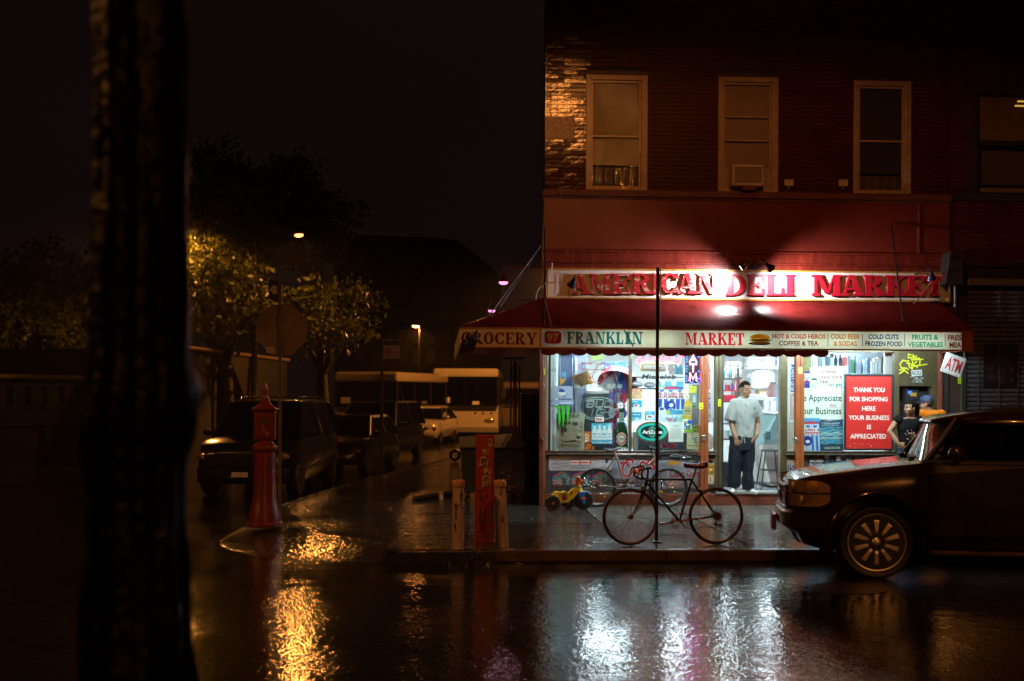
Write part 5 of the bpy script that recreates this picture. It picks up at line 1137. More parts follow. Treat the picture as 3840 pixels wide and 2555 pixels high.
def goods(name, label, cat, cr, u0, v0, u1, v1, y, n, cols, seed, group=None):
    """one run of packets on a shelf: a thing with its single packets as parts"""
    r = rectY(cr, u0, v0, u1, v1, y); rr_ = random.Random(seed); t = thing(name, label, cat, ((r[0] + r[1]) / 2, y, r[2]), group=group); x = r[0]; w_ = (r[1] - r[0]) / n
    for i in range(n):
        h = (r[3] - r[2]) * rr_.uniform(.6, 1); m = MB(); col = rr_.choice(cols)
        if rr_.random() < .4: m.lathe([(w_ * .4, 0), (w_ * .42, h * .6), (w_ * .2, h * .75), (w_ * .18, h)], (x + w_ * .5, y + .04, r[2]), 10)
        else: m.box(x + w_ * .06, x + w_ * .94, y, y + .10, r[2], r[2] + h)
        if i == 0: pass
        obj('packet', m, M(hexc(col), .35, var=.2, vs=20), t, 50); x += w_
    return t
MIX = ['c8384c', '2c6cb8', 'e0d8c8', 'd8b030', '3c9a6c', 'e8e8ec', '9a2c3c', '4ca8c8', 'd87828', '283c78']
goods('goods_row', 'row of small colourful packets at the sill of the second window', 'goods', cA, 1150, 990, 1310, 1046, .35, 7, ['c8384c', '3460b4', 'e4e0e0', '9c2838', '5878c0'], 3)
goods('goods_row', 'row of bright bottles and packets at the top right of the second window', 'goods', cA, 1210, 270, 1370, 372, .8, 6, ['e8ecf0', '48a0c8', 'd8dce0', '70b8d0', 'c04858'], 6)
goods('goods_row', 'row of yellow tins behind the oval sign', 'goods', cA, 892, 820, 918, 1050, .4, 2, ['8c7c1c', 'a08c24', '6c5c18'], 8)
t, r = ibox('stock_counter', 'grey counter block below the oval sign in the second window', 'counter', cA, 950, 900, 1500, 1055, .7, 1.3, '4c5258', .5, z0=SF)
t, r = ibox('back_shelf', 'grey steel column of shelving behind the yellow bottle cut-out', 'shelf', cA, 1436, 460, 1500, 900, .6, .9, '8a8e92', .3, metal=.4, z0=SF)
# behind the door opening
cD = crop(2700, 1320, 300 / 1238)
t, r = ibox('wall_shelf', 'long white wall shelf high behind the man in the doorway', 'shelf', cD, 385, 242, 930, 262, 4.6, 5.2, 'd0d0cc', .4)
zsh = r[3]
wr = thing('wire_basket', 'wire basket of plates on the high wall shelf behind the man', 'basket', (r[0] + .5, 4.8, zsh))
m = MB()
for i in range(9): x = r[0] + .05 + i * .12; m.tube([(x, 4.7, zsh), (x, 4.7, zsh + .32)], .008, 4); m.tube([(x, 5.0, zsh), (x, 5.0, zsh + .32)], .008, 4)
for z in (.02, .17, .31):
    for y in (4.7, 5.0): m.tube([(r[0] + .05, y, zsh + z), (r[0] + 1.01, y, zsh + z)], .008, 4)
obj('wire', m, M((.5, .52, .5), .3, .7), wr, kind='stuff')
m = MB(); m.box(r[0] + .1, r[0] + .9, 4.78, 4.95, zsh + .02, zsh + .22); obj('trays', m, M((.62, .64, .6), .4), wr)
m = MB(); m.ell((r[0] + .52, 4.85, zsh + .40), (.14, .1, .08), 12, 8); obj('bowl', m, M((.8, .8, .8), .4), wr, 60)
t, rr2 = ibox('cracker_box', 'blue and white boxes at the right end of the high wall shelf', 'box', cD, 868, 60, 918, 236, 4.7, 4.9, '3450a0', .5)
m = MB()
for i in range(4): z = rr2[2] + (i + .2) * (rr2[3] - rr2[2]) / 4; m.box(rr2[0] + .02, rr2[1] - .02, 4.69, 4.699, z, z + .07)
obj('label_patch', m, M((.8, .82, .86), .5), t, kind='stuff')
t, r = ibox('work_counter', 'steel work counter against the back wall behind the man', 'counter', cD, 460, 664, 780, 750, 4.4, 5.2, 'a8aaa8', .3, metal=.5)
m = MB()
for x in (r[0] + .05, r[1] - .05): m.box(x - .03, x + .03, 4.45, 5.1, SF, r[2] - .001)
obj('leg', m, M((.5, .52, .52), .3, .6), t)
cm = thing('coffee_machine', 'white domed coffee machine on a brown box on the counter', 'coffee machine', tuple(PY(*cD(655, 660), 4.7)))
q = rectY(cD, 590, 585, 740, 662, 4.7); m = MB(); m.box(q[0], q[1], 4.6, 4.95, q[2], q[3]); obj('box', m, M((.48, .32, .20), .6), cm, bevel=.01)
m = MB(); c = PY(*cD(650, 585), 4.75); m.lathe([(.20, 0), (.24, .05), (.22, .12), (.26, .22), (.25, .33), (.15, .40), (.04, .42)], tuple(c), 20); obj('dome', m, M((.75, .76, .78), .2, .3), cm, 40)
m = MB(); m.tube([c + Vector((-.26, 0, .18)), c + Vector((-.30, -.02, .25)), c + Vector((-.25, 0, .33))], .02, 6); obj('handle', m, M((.4, .42, .44), .3), cm, 50)
t, r = ibox('steel_slicer', 'tall steel slicer standing on the deli counter', 'slicer', cD, 790, 462, 862, 700, 2.6, 2.8, '9aa2a6', .25, metal=.7)
m = MB(); c = Vector((r[0] + .05, 2.58, r[2] + .1)); m.lathe([(.15, -.01), (.15, .01)], tuple(c), 24, 'Y'); obj('blade', m, M((.7, .72, .74), .15, .9), t, 40)
m = MB(); m.box(r[0] - .05, r[1] + .3, 2.55, 2.95, r[2] - .35, r[2] - .002); obj('base', m, M((.66, .68, .7), .25, .6), t, bevel=.02)
dl = thing('deli_counter', 'white deli display counter with a sloping glass front right of the man', 'counter', tuple(PZ(*cB(700, 1230), SF)))
XD0, XD1 = PY(*cB(585, 900), 2.0).x, PY(*cB(900, 900), 2.0).x
# runs back along y on the right side of the doorway; the sloping glass faces left
xg0 = PY(*cB(578, 1000), 1.5).x; xg1 = PY(*cB(700, 740), 1.5).x; zg0 = PY(*cB(578, 1000), 1.5).z; zg1 = PY(*cB(700, 740), 1.5).z
m = MB(); m.extr([(xg0, 1.1, zg0), (xg1, 1.1, zg1), (xg1 + .9, 1.1, zg1), (xg1 + .9, 1.1, zg0)], (0, 2.8, 0)); obj('case', m, M((.30, .44, .46), .3, var=.4, vs=4), dl)
m = MB(); e = .012; m.extr([(xg0 - e, 1.08, zg0), (xg1 - e, 1.08, zg1), (xg1, 1.08, zg1 + e), (xg0, 1.08, zg0 + e)], (0, 2.84, 0)); obj('glass_front', m, GLASS(tint=(.75, .9, .9), refl=1.0), dl)
m = MB(); m.extr([(xg0 - .02, 1.08, zg0), (xg0 + .14, 1.08, SF + .05), (xg1 + .9, 1.08, SF + .05), (xg1 + .9, 1.08, zg0)], (0, 2.84, 0)); obj('base', m, M((.66, .64, .60), .35, var=.15), dl)
m = MB(); m.box(xg1 - .03, xg1 + .92, 1.07, 3.94, zg1 + .014, zg1 + .05); obj('top', m, M((.7, .72, .72), .25, .3), dl, bevel=.008)
m = MB(); m.box(xg1 + .0, xg1 + .4, 1.055, 1.078, SF + .25, SF + .6); obj('red_sign', m, M(hexc('b83830'), .4), dl)
goods('goods_row', 'row of bottles and cartons standing on the deli counter top', 'goods', cB, 705, 560, 790, 700, 1.9, 4, ['d8dce0', 'a8b8c0', 'e8eaec', '6c8ca8'], 12)
goods('goods_row', 'row of dark trays low inside the deli counter case', 'goods', cB, 640, 880, 700, 960, 1.05, 3, ['4c7078', 'a0b8b0', '6c8c88'], 13)
stl = thing('bar_stool', 'tall black bar stool standing on the shop floor right of the man', 'stool', tuple(PY(*cB(665, 1415), .75)))
c0 = PY(*cB(640, 1415), .72); c0.z = SF; zs_ = PY(*cB(690, 1070), .75).z; xs_ = PY(*cB(700, 1070), .75).x
m = MB(); m.lathe([(.16, 0), (.17, .015), (.165, .03), (.10, .035)], (xs_, .80, zs_), 24); obj('seat', m, M((.03, .04, .05), .35), stl, 40)
SK = M((.05, .07, .08), .35, .4)
legs = []
for sx, sy in ((-1, -1), (1, -1), (1, 1), (-1, 1)):
    m = MB(); a = Vector((xs_ + sx * .11, .80 + sy * .11, zs_)); e_ = Vector((xs_ + sx * .20, .80 + sy * .19, SF)); m.tube([a, e_], .011, 6); obj('leg', m, SK, stl, 60); legs.append((a, e_))
for hz in (.28, .62):
    m = MB(); m.tube([a_.lerp(e_, 1 - hz + .1) for a_, e_ in legs], .008, 6, closed=True); obj('footrest', m, SK, stl, 60)
mt = thing('door_mat', 'dark grey mat on the shop floor inside the doorway', 'mat', (XB(520), .6, SF)); m = MB(); m.box(XB(285), XB(800) + .3, .34, 1.15, SF + .001, SF + .012); obj('mat', m, M((.07, .08, .10), .8, var=.3, vs=30, bump=.4, bs=80), mt)
# goods rack left of the man
rk = thing('goods_rack', 'tall black goods rack full of snacks just inside the doorway on the left', 'rack', (XB(330), 1.3, SF))
q = rectY(cB, 255, 200, 400, 1300, 1.3); m = MB()
for x in (q[0], q[1]): m.box(x - .015, x + .015, 1.28, 1.31, SF, 2.3)
m.box(q[0], q[1], 1.28, 1.7, SF, SF + .45); obj('upright', m, M((.03, .03, .035), .4), rk)
for v in (415, 520, 620, 820, 960):
    z = PY(*cB(330, v), 1.3).z; m = MB(); m.box(q[0], q[1], 1.29, 1.62, z - .012, z + .012); obj('shelf', m, M(hexc('b02038') if v in (520,) else (.05, .05, .06), .4), rk)
m = MB(); z = PY(*cB(330, 615), 1.3).z; m.box(q[0] + .0, q[1] - .06, 1.255, 1.285, z, z + .11); obj('red_front', m, M(hexc('c01838'), .4), rk)
goods('goods_row', 'row of bright snack packets on the top shelf of the goods rack', 'goods', cB, 272, 300, 372, 412, 1.36, 6, ['4c90b8', 'd8c8a0', 'e8e8e8', '2c84b0', 'e0dcd0'], 21)
goods('goods_row', 'row of red and white packets on the second shelf of the goods rack', 'goods', cB, 272, 440, 392, 516, 1.36, 8, ['d83850', 'f0eeee', 'c02848', '4858b0', 'f4f0f0'], 22)
goods('goods_row', 'row of bottles on a middle shelf of the goods rack', 'goods', cB, 275, 690, 330, 815, 1.36, 4, ['3c6c98', '8ca8b8', 'd0d8dc', '406080'], 23)
goods('goods_row', 'row of green and white cartons low on the goods rack', 'goods', cB, 275, 850, 330, 955, 1.36, 4, ['68b0a8', 'e0e4e0', '88bcc0', 'c8d8d0'], 24)
t, r = ibox('price_board', 'white picture board hanging above the goods rack', 'board', cB, 300, 258, 432, 372, 1.5, 1.53, 'e6e6e0', .5)
m = MB()
for i in range(14): x, z = RD.uniform(r[0] + .02, r[1] - .05), RD.uniform(r[2] + .02, r[3] - .05); m.box(x, x + .04, 1.494, 1.4985, z, z + .03)
obj('print', m, M(hexc('90a8b8'), .5), t, kind='stuff')
t, r = ibox('bread_stand', 'dark stand with a box of bread behind the man on the left', 'stand', cB, 378, 395, 440, 560, 1.9, 2.2, '4c3c34', .5, z0=SF)
goods('goods_row', 'row of orange and brown packets on the stand behind the man', 'goods', cB, 382, 405, 440, 470, 1.85, 4, ['c87850', 'd8d0c8', '8c5038', '5070b0'], 25)
# right window display: hanging goods above the boards
for k, (lab, u0, v0, u1, v1, n_, cols) in enumerate((('row of grey and black packets hanging at the left above the white boards', 270, 225, 420, 360, 4, ['c8ccd0', 'e4e6e8', 'a0a8b0', '7c8088']), ('row of dark blue and red packets hanging above the coffee sign', 415, 215, 650, 350, 5, ['a83c38', '34506c', '50708c', 'b0b8c0', '243444']), ('row of mixed blue and green packets hanging above the framed red sign', 650, 215, 900, 430, 7, ['8ca4bc', '2c8c58', 'd8dce4', '506c98', '4c5c74', 'a8c0d0']), ('row of pale packets at the right end of the right window', 900, 215, 1120, 430, 6, ['d8e0e8', 'f0f0f0', '7c90b0', 'e4c8cc', '48604c']))):
    goods('goods_row', lab, 'goods', cC, u0, v0, u1, v1, .45 + .12 * k, n_, cols, 40 + k, group=None)
t, r = ibox('stock_shelf', 'pale shelf backing the hanging goods of the right window', 'shelf', cC, 175, 205, 1135, 1240, 1.6, 1.65, '9aa4b0', .5)
b.v and obj('partition', b, WALLW, shop)
# ------------------------------------------------------------------ bicycles
CHROME = M((.62, .60, .58), .18, .9, var=.1)
RUBBER = M((.014, .013, .013), .45, var=.3, vs=20)
def bike_wheel(root, c, R_, rt, tyre_m, rim_m, nsp=28, hub=.028, seed=1, tread=False, rot=None):
    X_ = Matrix.Translation(c) @ (rot or Matrix.Identity(4)) @ Matrix.Translation(-c)
    w_ = MB(); w_.torus(c, R_ - rt, rt, 'Y', 56, 8)
    if tread:
        for k in range(64):
            a = 2 * math.pi * k / 64; w_.ell(c + Vector(((R_ - .001) * math.cos(a), 0.012 * (1 if k % 2 else -1), (R_ - .001) * math.sin(a))), (.007, .012, .007), 5, 3)
    w_.xf(X_); wo_ = obj('wheel', w_, tyre_m, root, 60)
    r_ = MB(); r_.torus(c, R_ - 2 * rt - .006, .0085, 'Y', 56, 6); r_.xf(X_); obj('rim', r_, rim_m, wo_, 60)
    h = MB(); h.lathe([(hub, -.035), (hub, -.028), (.014, -.026), (.014, .026), (hub, .028), (hub, .035)], c, 14, 'Y'); h.xf(X_); obj('hub', h, CHROME, wo_, 50)
    s_ = MB()
    for k in range(nsp):
        a = 2 * math.pi * k / nsp; b_ = a + (.9 if k % 2 else -.9); sd = .03 if k % 4 < 2 else -.03
        s_.tube([c + Vector((hub * math.cos(b_), sd, hub * math.sin(b_))), c + Vector(((R_ - 2 * rt - .006) * math.cos(a), 0, (R_ - 2 * rt - .006) * math.sin(a)))], .0012, 3, cap=False)
    s_.xf(X_); obj('spokes', s_, CHROME, wo_, kind='stuff'); return wo_
def lever_tube(root, name, pts, r, m, n=8): b = MB(); b.tube(pts, r, n); return obj(name, b, m, root, 60)
# racing bicycle propped against the thin pole: its own plane, slightly turned
gl, gr = PZ(*cF(645, 1347), 0), PZ(*cF(1615, 1333), 0)
dirb = (gr - gl); dirb.z = 0; dirb.normalize()
nrmb = Vector((-dirb.y, dirb.x, 0))
def PB(u, v, off=0.0):
    d = ray(*cF(u, v)); t = (gl - CAM).dot(nrmb) / d.dot(nrmb); return CAM + d * t + nrmb * off
bike = thing('bicycle', 'dark blue racing bicycle with drop handlebars leaning on the thin black pole', 'bicycle', tuple((gl + gr) / 2))
FR = M((.016, .018, .055), .22, .2, var=.2, coat=.5); FRR = M((.16, .045, .03), .3, .5)
TAN = M((.17, .065, .030), .32, .25, var=.25, vs=14)
rotB = Matrix.Rotation(math.atan2(dirb.y, dirb.x), 4, 'Z')
def wheel_at(root, c, *a, **k):
    keep = len(bpy.data.objects); n0 = {o.name for o in bpy.data.objects}
    o = bike_wheel(root, c, *a, **k); return o
cf, cr_ = PB(645, 1022), PB(1615, 1012)
RW = cf.z
wheel_at(bike, Vector((cf.x, cf.y, RW)), RW, .0135, RUBBER, TAN, 32, rot=rotB); wheel_at(bike, Vector((cr_.x, cr_.y, RW)), RW, .0135, RUBBER, TAN, 32, rot=rotB)
def bt(name, q, r, m=FR, off=0): return lever_tube(bike, name, [PB(u, v, off) for u, v in q], r, m)
fr = MB()
for q, r in (([(840, 600), (1345, 600)], .0135), ([(845, 650), (1200, 1070)], .016), ([(1345, 590), (1200, 1070)], .0145), ([(838, 585), (812, 690)], .019)): fr.tube([PB(u, v) for u, v in q], r, 8)
for s_ in (.045, -.045):
    fr.tube([PB(1340, 610, s_ * .3), PB(1615, 1012, s_)], .008, 6); fr.tube([PB(1200, 1070, s_ * .5), PB(1615, 1012, s_)], .009, 6)
obj('frame', fr, FR, bike, 60)
fk = MB()
for s_ in (.04, -.04): fk.tube([PB(812, 685, 0), PB(800, 720, s_), PB(745, 880, s_), PB(690, 975, s_), PB(648, 1020, s_)], [.012, .012, .010, .008, .007], 6)
obj('fork', fk, FR, bike, 60)
lever_tube(bike, 'seat_post', [PB(1350, 600), PB(1385, 480)], .0125, CHROME)
sd = MB(); prof = [(1255, 432, .030), (1285, 440, .030), (1340, 445, .034), (1400, 445, .05), (1455, 440, .072), (1500, 430, .070), (1512, 422, .05)]
rings = []
for u, v, hw in prof:
    c = PB(u, v); h = .012 + hw * .28
    rings.append([c + nrmb * (hw * math.cos(2 * math.pi * k / 12)) + Vector((0, 0, h * math.sin(2 * math.pi * k / 12) - (.012 if math.sin(2 * math.pi * k / 12) < 0 else 0))) for k in range(12)])
sd.loft(rings); obj('saddle', sd, M((.07, .012, .016), .25, var=.2), bike, 60)
hb = MB()
for s_ in (.19, -.19):
    hb.tube([PB(830, 470, s_ * .0), PB(835, 465, s_ * .9), PB(800, 455, s_), PB(745, 475, s_), PB(725, 520, s_), PB(738, 565, s_), PB(790, 600, s_), PB(870, 605, s_)], .0135, 7)
obj('handlebar', hb, M((.02, .018, .018), .3), bike, 60)
lever_tube(bike, 'stem', [PB(838, 590), PB(845, 500), PB(835, 468)], .014, CHROME)
for s_ in (.19, -.19):
    lever_tube(bike, 'brake_lever', [PB(735, 470, s_), PB(700, 492, s_), PB(690, 530, s_), PB(675, 590, s_)], [.013, .011, .007, .005], CHROME)
lever_tube(bike, 'brake_cable', [PB(720, 470, -.15), PB(700, 430, -.12), PB(740, 415, -.05), PB(800, 470, 0), PB(815, 560, 0), PB(780, 600, 0), PB(800, 660, 0)], .003, M((.03, .03, .03), .4))
lever_tube(bike, 'brake_cable', [PB(715, 480, .15), PB(680, 520, .12), PB(720, 600, .06), PB(790, 680, 0)], .003, M((.3, .12, .05), .4))
b = MB(); b.box(-.03, .03, -.02, .02, -.025, .025); b.xf(Matrix.Translation(PB(790, 700, 0))); obj('brake_caliper', b, CHROME, bike)
b = MB(); b.box(-.02, .02, -.02, .02, -.03, .03); b.xf(Matrix.Translation(PB(1440, 740, 0))); obj('brake_caliper', b, CHROME, bike)
bb = PB(1200, 1070, -.045); rchain = abs(PB(1200, 1070).z - PB(1200, 1175).z)
ck = MB(); ck.torus(bb, rchain - .006, .006, 'Y', 36, 6); ck.torus(bb, rchain * .72, .006, 'Y', 30, 6)
for k in range(5):
    a = 2 * math.pi * k / 5 + .4; ck.tube([bb, bb + Vector((rchain * math.cos(a), 0, rchain * math.sin(a)))], .007, 6)
ck.lathe([(.022, -.03), (.022, .03)], bb, 12, 'Y'); obj('crankset', ck, M((.20, .075, .035), .3, .7), bike, 50)
lever_tube(bike, 'crank_arm', [PB(1200, 1070, -.06), PB(1395, 1027, -.065)], .0095, M((.26, .10, .05), .25, .7)); lever_tube(bike, 'crank_arm', [PB(1200, 1070, .06), PB(1060, 1105, .065)], .0095, M((.26, .10, .05), .25, .7))
for u, v, s_ in ((1390, 1028, -.11), (1050, 1108, .11)):
    b = MB(); c = PB(u, v, s_); b.box(-.045, .045, -.04, .04, -.011, .011); b.xf(Matrix.Translation(c) @ rotB); obj('pedal', b, M((.22, .06, .035), .35, .5), bike, bevel=.004)
c = PB(1615, 1012, -.04); b = MB()
for r_, y_ in ((.052, -.0), (.046, -.006), (.040, -.012), (.032, -.018), (.024, -.024)): b.lathe([(r_, y_ - .0022), (r_, y_ + .0022)], c, 20, 'Y')
obj('cassette', b, M((.10, .05, .03), .35, .7), bike, 40)
b = MB(); b.lathe([(.085, -.002), (.085, .002)], PB(1620, 1005, -.028), 24, 'Y'); obj('spoke_guard', b, GLASS((.8, .8, .85)), bike, 40)
ch = M((.05, .025, .02), .4, .6)
lever_tube(bike, 'chain', [PB(1200, 1070, -.045) + Vector((0, 0, rchain)), PB(1330, 995, -.045), PB(1600, 990, -.045)], .004, ch, 5)
lever_tube(bike, 'chain', [PB(1210, 1165, -.045), PB(1300, 1150, -.045), PB(1630, 1128, -.045), PB(1648, 1108, -.045), PB(1590, 1110, -.045), PB(1600, 1060, -.045)], .004, ch, 5)
b = MB(); b.tube([PB(1605, 1035, -.05), PB(1592, 1105, -.05)], .010, 6); b.lathe([(.022, -.006), (.022, .006)], PB(1645, 1110, -.05), 12, 'Y'); b.lathe([(.018, -.006), (.018, .006)], PB(1595, 1105, -.05), 12, 'Y'); obj('derailleur', b, M((.12, .06, .035), .35, .7), bike, 50)
c = PB(690, 505, -.02); b = MB(); b.ell(c, (.028, .03, .03), 12, 8); b.tube([c, PB(745, 545, 0)], .010, 6); obj('front_reflector', b, M((.75, .22, .03), .15, .2), bike, 60)
# silver mountain bicycle leaning on the shop front
YM = -.34
def PM(u, v, off=0.0): q = PY(*cF(u, v), YM); return q + Vector((0, off - .05 + (q.z) * .16, 0))
mtb = thing('bicycle', 'silver mountain bicycle with a black front basket leaning against the shop window', 'bicycle', tuple(PZ(*cF(670, 900), 0)))
SIL = M((.36, .30, .26), .22, .6, var=.15, coat=.3)
c1, c2 = PM(268, 665), PM(1075, 690)
bike_wheel(mtb, Vector((c1.x, c1.y, .318)), .318, .024, RUBBER, M((.35, .33, .31), .25, .7), 30, tread=True); bike_wheel(mtb, Vector((c2.x, c2.y, .322)), .322, .024, RUBBER, M((.35, .33, .31), .25, .7), 30, tread=True)
fr = MB()
for q, r in (([(488, 320), (915, 320)], .019), ([(920, 375), (585, 680)], .022), ([(480, 290), (590, 665)], .017), ([(905, 290), (950, 430)], .022)): fr.tube([PM(u, v) for u, v in q], r, 8)
for s_ in (.05, -.05):
    fr.tube([PM(490, 330, s_ * .3), PM(275, 665, s_)], .010, 6); fr.tube([PM(590, 690, s_ * .4), PM(275, 668, s_)], .0105, 6)
obj('frame', fr, SIL, mtb, 60)
fk = MB()
for s_ in (.05, -.05): fk.tube([PM(945, 420), PM(965, 520, s_), PM(1020, 610, s_), PM(1070, 682, s_)], [.016, .014, .012, .010], 6)
obj('fork', fk, SIL, mtb, 60)
lever_tube(mtb, 'seat_post', [PM(485, 320), PM(468, 285)], .014, CHROME)
sd = MB(); rings = []
for u, v, hw in [(368, 252, .05), (385, 268, .072), (430, 272, .068), (480, 262, .04), (530, 246, .026), (560, 238, .018)]:
    c = PM(u, v); rings.append([c + Vector((0, hw * math.cos(2 * math.pi * k / 12), (.012 + hw * .2) * math.sin(2 * math.pi * k / 12))) for k in range(12)])
sd.loft(rings); obj('saddle', sd, M((.05, .055, .06), .22), mtb, 60)
lever_tube(mtb, 'stem', [PM(905, 300), PM(890, 255), PM(905, 235)], .016, BLACK)
lever_tube(mtb, 'handlebar', [PM(905, 235, -.28), PM(895, 235, -.05), PM(895, 235, .05), PM(905, 240, .24)], .012, BLACK)
for s_ in (-.27, .23): lever_tube(mtb, 'grip', [PM(905, 236, s_), PM(885, 250, s_ - (.10 if s_ < 0 else -.05))], .018, BLACK)
bs = MB(); A_ = [PM(970, 245, -.14), PM(1420, 300, -.14), PM(1420, 300, .14), PM(970, 245, .14)]; B_ = [PM(985, 360, -.12), PM(1400, 410, -.12), PM(1400, 410, .12), PM(985, 360, .12)]
for ring in (A_, B_, [a.lerp(c, .5) for a, c in zip(A_, B_)]): bs.tube(ring, .006, 5, closed=True)
for i in range(4):
    for k in range(8): bs.tube([A_[i].lerp(A_[(i + 1) % 4], k / 8), B_[i].lerp(B_[(i + 1) % 4], k / 8)], .0035, 4)
for k in range(1, 7): bs.tube([B_[0].lerp(B_[1], k / 7), B_[3].lerp(B_[2], k / 7)], .0035, 4)
obj('basket', bs, M((.025, .03, .03), .35, .3), mtb, kind='stuff')
bg_ = thing('bag', 'black bag lying in the basket of the silver bicycle', 'bag', tuple(PM(1230, 360)))
m = MB(); m.ell(PM(1180, 350, 0), (.13, .08, .055), 14, 8); m.ell(PM(1290, 360, 0), (.10, .07, .04), 12, 8); m = rremesh(m, .012, 2); obj('bag_body', m, M((.02, .022, .024), .35, bump=.6, bs=14), bg_, 70)
m = MB(); m.ell(PM(1250, 352, -.09), (.03, .008, .012), 8, 5); obj('buckle', m, CHROME, bg_, 60)
b = MB(); c = PM(598, 662, -.05); b.torus(c, .085, .006, 'Y', 26, 5); b.torus(c, .06, .006, 'Y', 22, 5)
for k in range(4): a = k * math.pi / 2 + .5; b.tube([c, c + Vector((.085 * math.cos(a), 0, .085 * math.sin(a)))], .007, 5)
obj('crankset', b, M((.03, .03, .03), .3, .5), mtb, 50)
lever_tube(mtb, 'crank_arm', [PM(598, 662, -.07), PM(700, 665, -.08)], .010, SIL); lever_tube(mtb, 'crank_arm', [PM(598, 662, .06), PM(520, 670, .07)], .010, SIL)
for u, v, s_ in ((715, 665, -.12), (510, 672, .12)): b = MB(); c = PM(u, v, s_); b.box(c.x - .045, c.x + .045, c.y - .04, c.y + .04, c.z - .012, c.z + .012); obj('pedal', b, BLACK, mtb)
lever_tube(mtb, 'chain', [PM(270, 640, -.05), PM(590, 625, -.05)], .004, ch, 5); lever_tube(mtb, 'chain', [PM(270, 700, -.05), PM(590, 705, -.05)], .004, ch, 5)
b = MB()
for r_ in (.05, .04, .03): b.lathe([(r_, -.05 + .2 * (.05 - r_) - .002), (r_, -.05 + .2 * (.05 - r_) + .002)], c1, 16, 'Y')
obj('cassette', b, M((.10, .09, .08), .35, .7), mtb, 40)
for q, r in (([(905, 640), (905, 760)], .014), ([(995, 620), (995, 730)], .012)): lever_tube(mtb, 'lock_shackle', [PM(u, v, -.03) for u, v in q], r, BLACK)
b = MB(); c = PM(985, 735, -.03); b.box(c.x - .05, c.x + .03, c.y - .02, c.y + .02, c.z - .025, c.z + .025); obj('lock_body', b, M((.32, .20, .03), .4), mtb, bevel=.005)
c = PM(382, 390, 0); b = MB(); b.box(c.x - .015, c.x + .015, c.y - .03, c.y + .03, c.z - .04, c.z + .04); obj('rear_reflector', b, BLACK, mtb)
lever_tube(mtb, 'reflector_arm', [PM(385, 420), PM(480, 335)], .004, CHROME)
fl_ = thing('bow', 'red ribbon bow tied to the front of the bicycle basket', 'ribbon', tuple(PM(1435, 320)))
m = MB()
for a in range(5): m.torus(PM(1430 + 12 * math.sin(a * 2.1), 310 + 16 * math.cos(a * 1.7), -.05), .022, .006, 'Y' if a % 2 else 'X', 12, 5)
obj('ribbon', m, M((.42, .03, .03), .4), fl_, 60)

# ------------------------------------------------------------------ toy tricycle
YT = -.93
def PT(u, v, off=0.0): return PY(*cN(u, v), YT) + Vector((0, off, 0))
tk = thing('toy_tricycle', 'yellow plastic toy tricycle with orange handlebars and a blue fork on the pavement', 'tricycle', tuple(PZ(*cN(400, 1250), 0)))
YP, OP, BP = M(hexc('e0c010'), .28, var=.1), M(hexc('d85a10'), .3, var=.1), M(hexc('1c6cc8'), .28, var=.1)
m = MB(); m.loft([[PT(u, v, o_ * s_) for o_, u, v in ((-1, a0, b0), (-1, a1, b1), (1, a1, b1), (1, a0, b0))] for (a0, b0, a1, b1, s_) in ((150, 985, 150, 1010, .13), (190, 940, 215, 1060, .14), (260, 935, 250, 1120, .10), (385, 955, 380, 1110, .07), (470, 880, 480, 1050, .055), (560, 850, 560, 970, .05), (600, 845, 600, 935, .045))])
obj('body', m, YP, tk, 50, bevel=.02)
m = MB(); m.loft([[PT(u, v, o_) for u, v, o_ in ((a - 8, b_, -.13), (a + 22, b_ + 14, -.13), (a + 22, b_ + 14, .13), (a - 8, b_, .13))] for a, b_ in ((140, 990), (185, 930), (230, 925), (300, 935), (350, 912), (385, 930))]); obj('seat', m, YP, tk, 50, bevel=.015)
m = MB(); m.tube([PT(600, 930), PT(585, 830), PT(590, 800)], [.055, .042, .03], 10); obj('steering_column', m, YP, tk, 60)
m = MB(); m.ell(PT(345, 1020, -.085), (.05, .012, .045), 14, 8); m.ell(PT(460, 935, -.07), (.025, .010, .025), 12, 6); obj('round_emblem', m, M(hexc('8a3a10'), .4), tk, 60)
m = MB(); m.tube([PT(580, 800), PT(580, 740), PT(575, 700)], [.04, .035, .03], 10); m.tube([PT(580, 690, -.15), PT(578, 720, -.07), PT(578, 730, 0), PT(578, 720, .07), PT(600, 690, .15)], .022, 8); m.ell(PT(565, 680, -.15), (.035, .04, .028), 10, 7); m.ell(PT(620, 745, -.08), (.03, .03, .035), 10, 7); obj('handlebar', m, OP, tk, 60)
m = MB(); m.ell(PT(598, 845, -.05), (.035, .012, .02), 12, 6); obj('sticker', m, M(hexc('c8d0dc'), .3), tk, 60)
m = MB(); m.loft([[PT(u0 + (u1 - u0) * f, v, o_) for f, o_ in ((0, -.055), (1, -.055), (1, .055), (0, .055))] for u0, u1, v in ((560, 685, 920), (570, 690, 950), (590, 670, 1020), (620, 690, 1080), (640, 690, 1135))]); obj('fork', m, BP, tk, 50, bevel=.012)
TW = M((.012, .012, .013), .3)
def tw(c, R_, w_, hubm):
    m = MB(); m.lathe([(R_ * .55, -w_), (R_ * .9, -w_), (R_, -w_ * .6), (R_, w_ * .6), (R_ * .9, w_), (R_ * .55, w_)], c, 26, 'Y')
    for k in range(18): a = 2 * math.pi * k / 18; m.ell(c + Vector((R_ * math.cos(a), w_ * .3 * (1 if k % 2 else -1), R_ * math.sin(a))), (.012, w_ * .5, .012), 6, 4)
    o = obj('wheel', m, TW, tk, 50); h = MB(); h.lathe([(R_ * .54, -w_ * .4), (R_ * .2, -w_ * .7), (R_ * .16, -w_ * 1.1)], c, 14, 'Y'); obj('hub', h, hubm, o, 50)
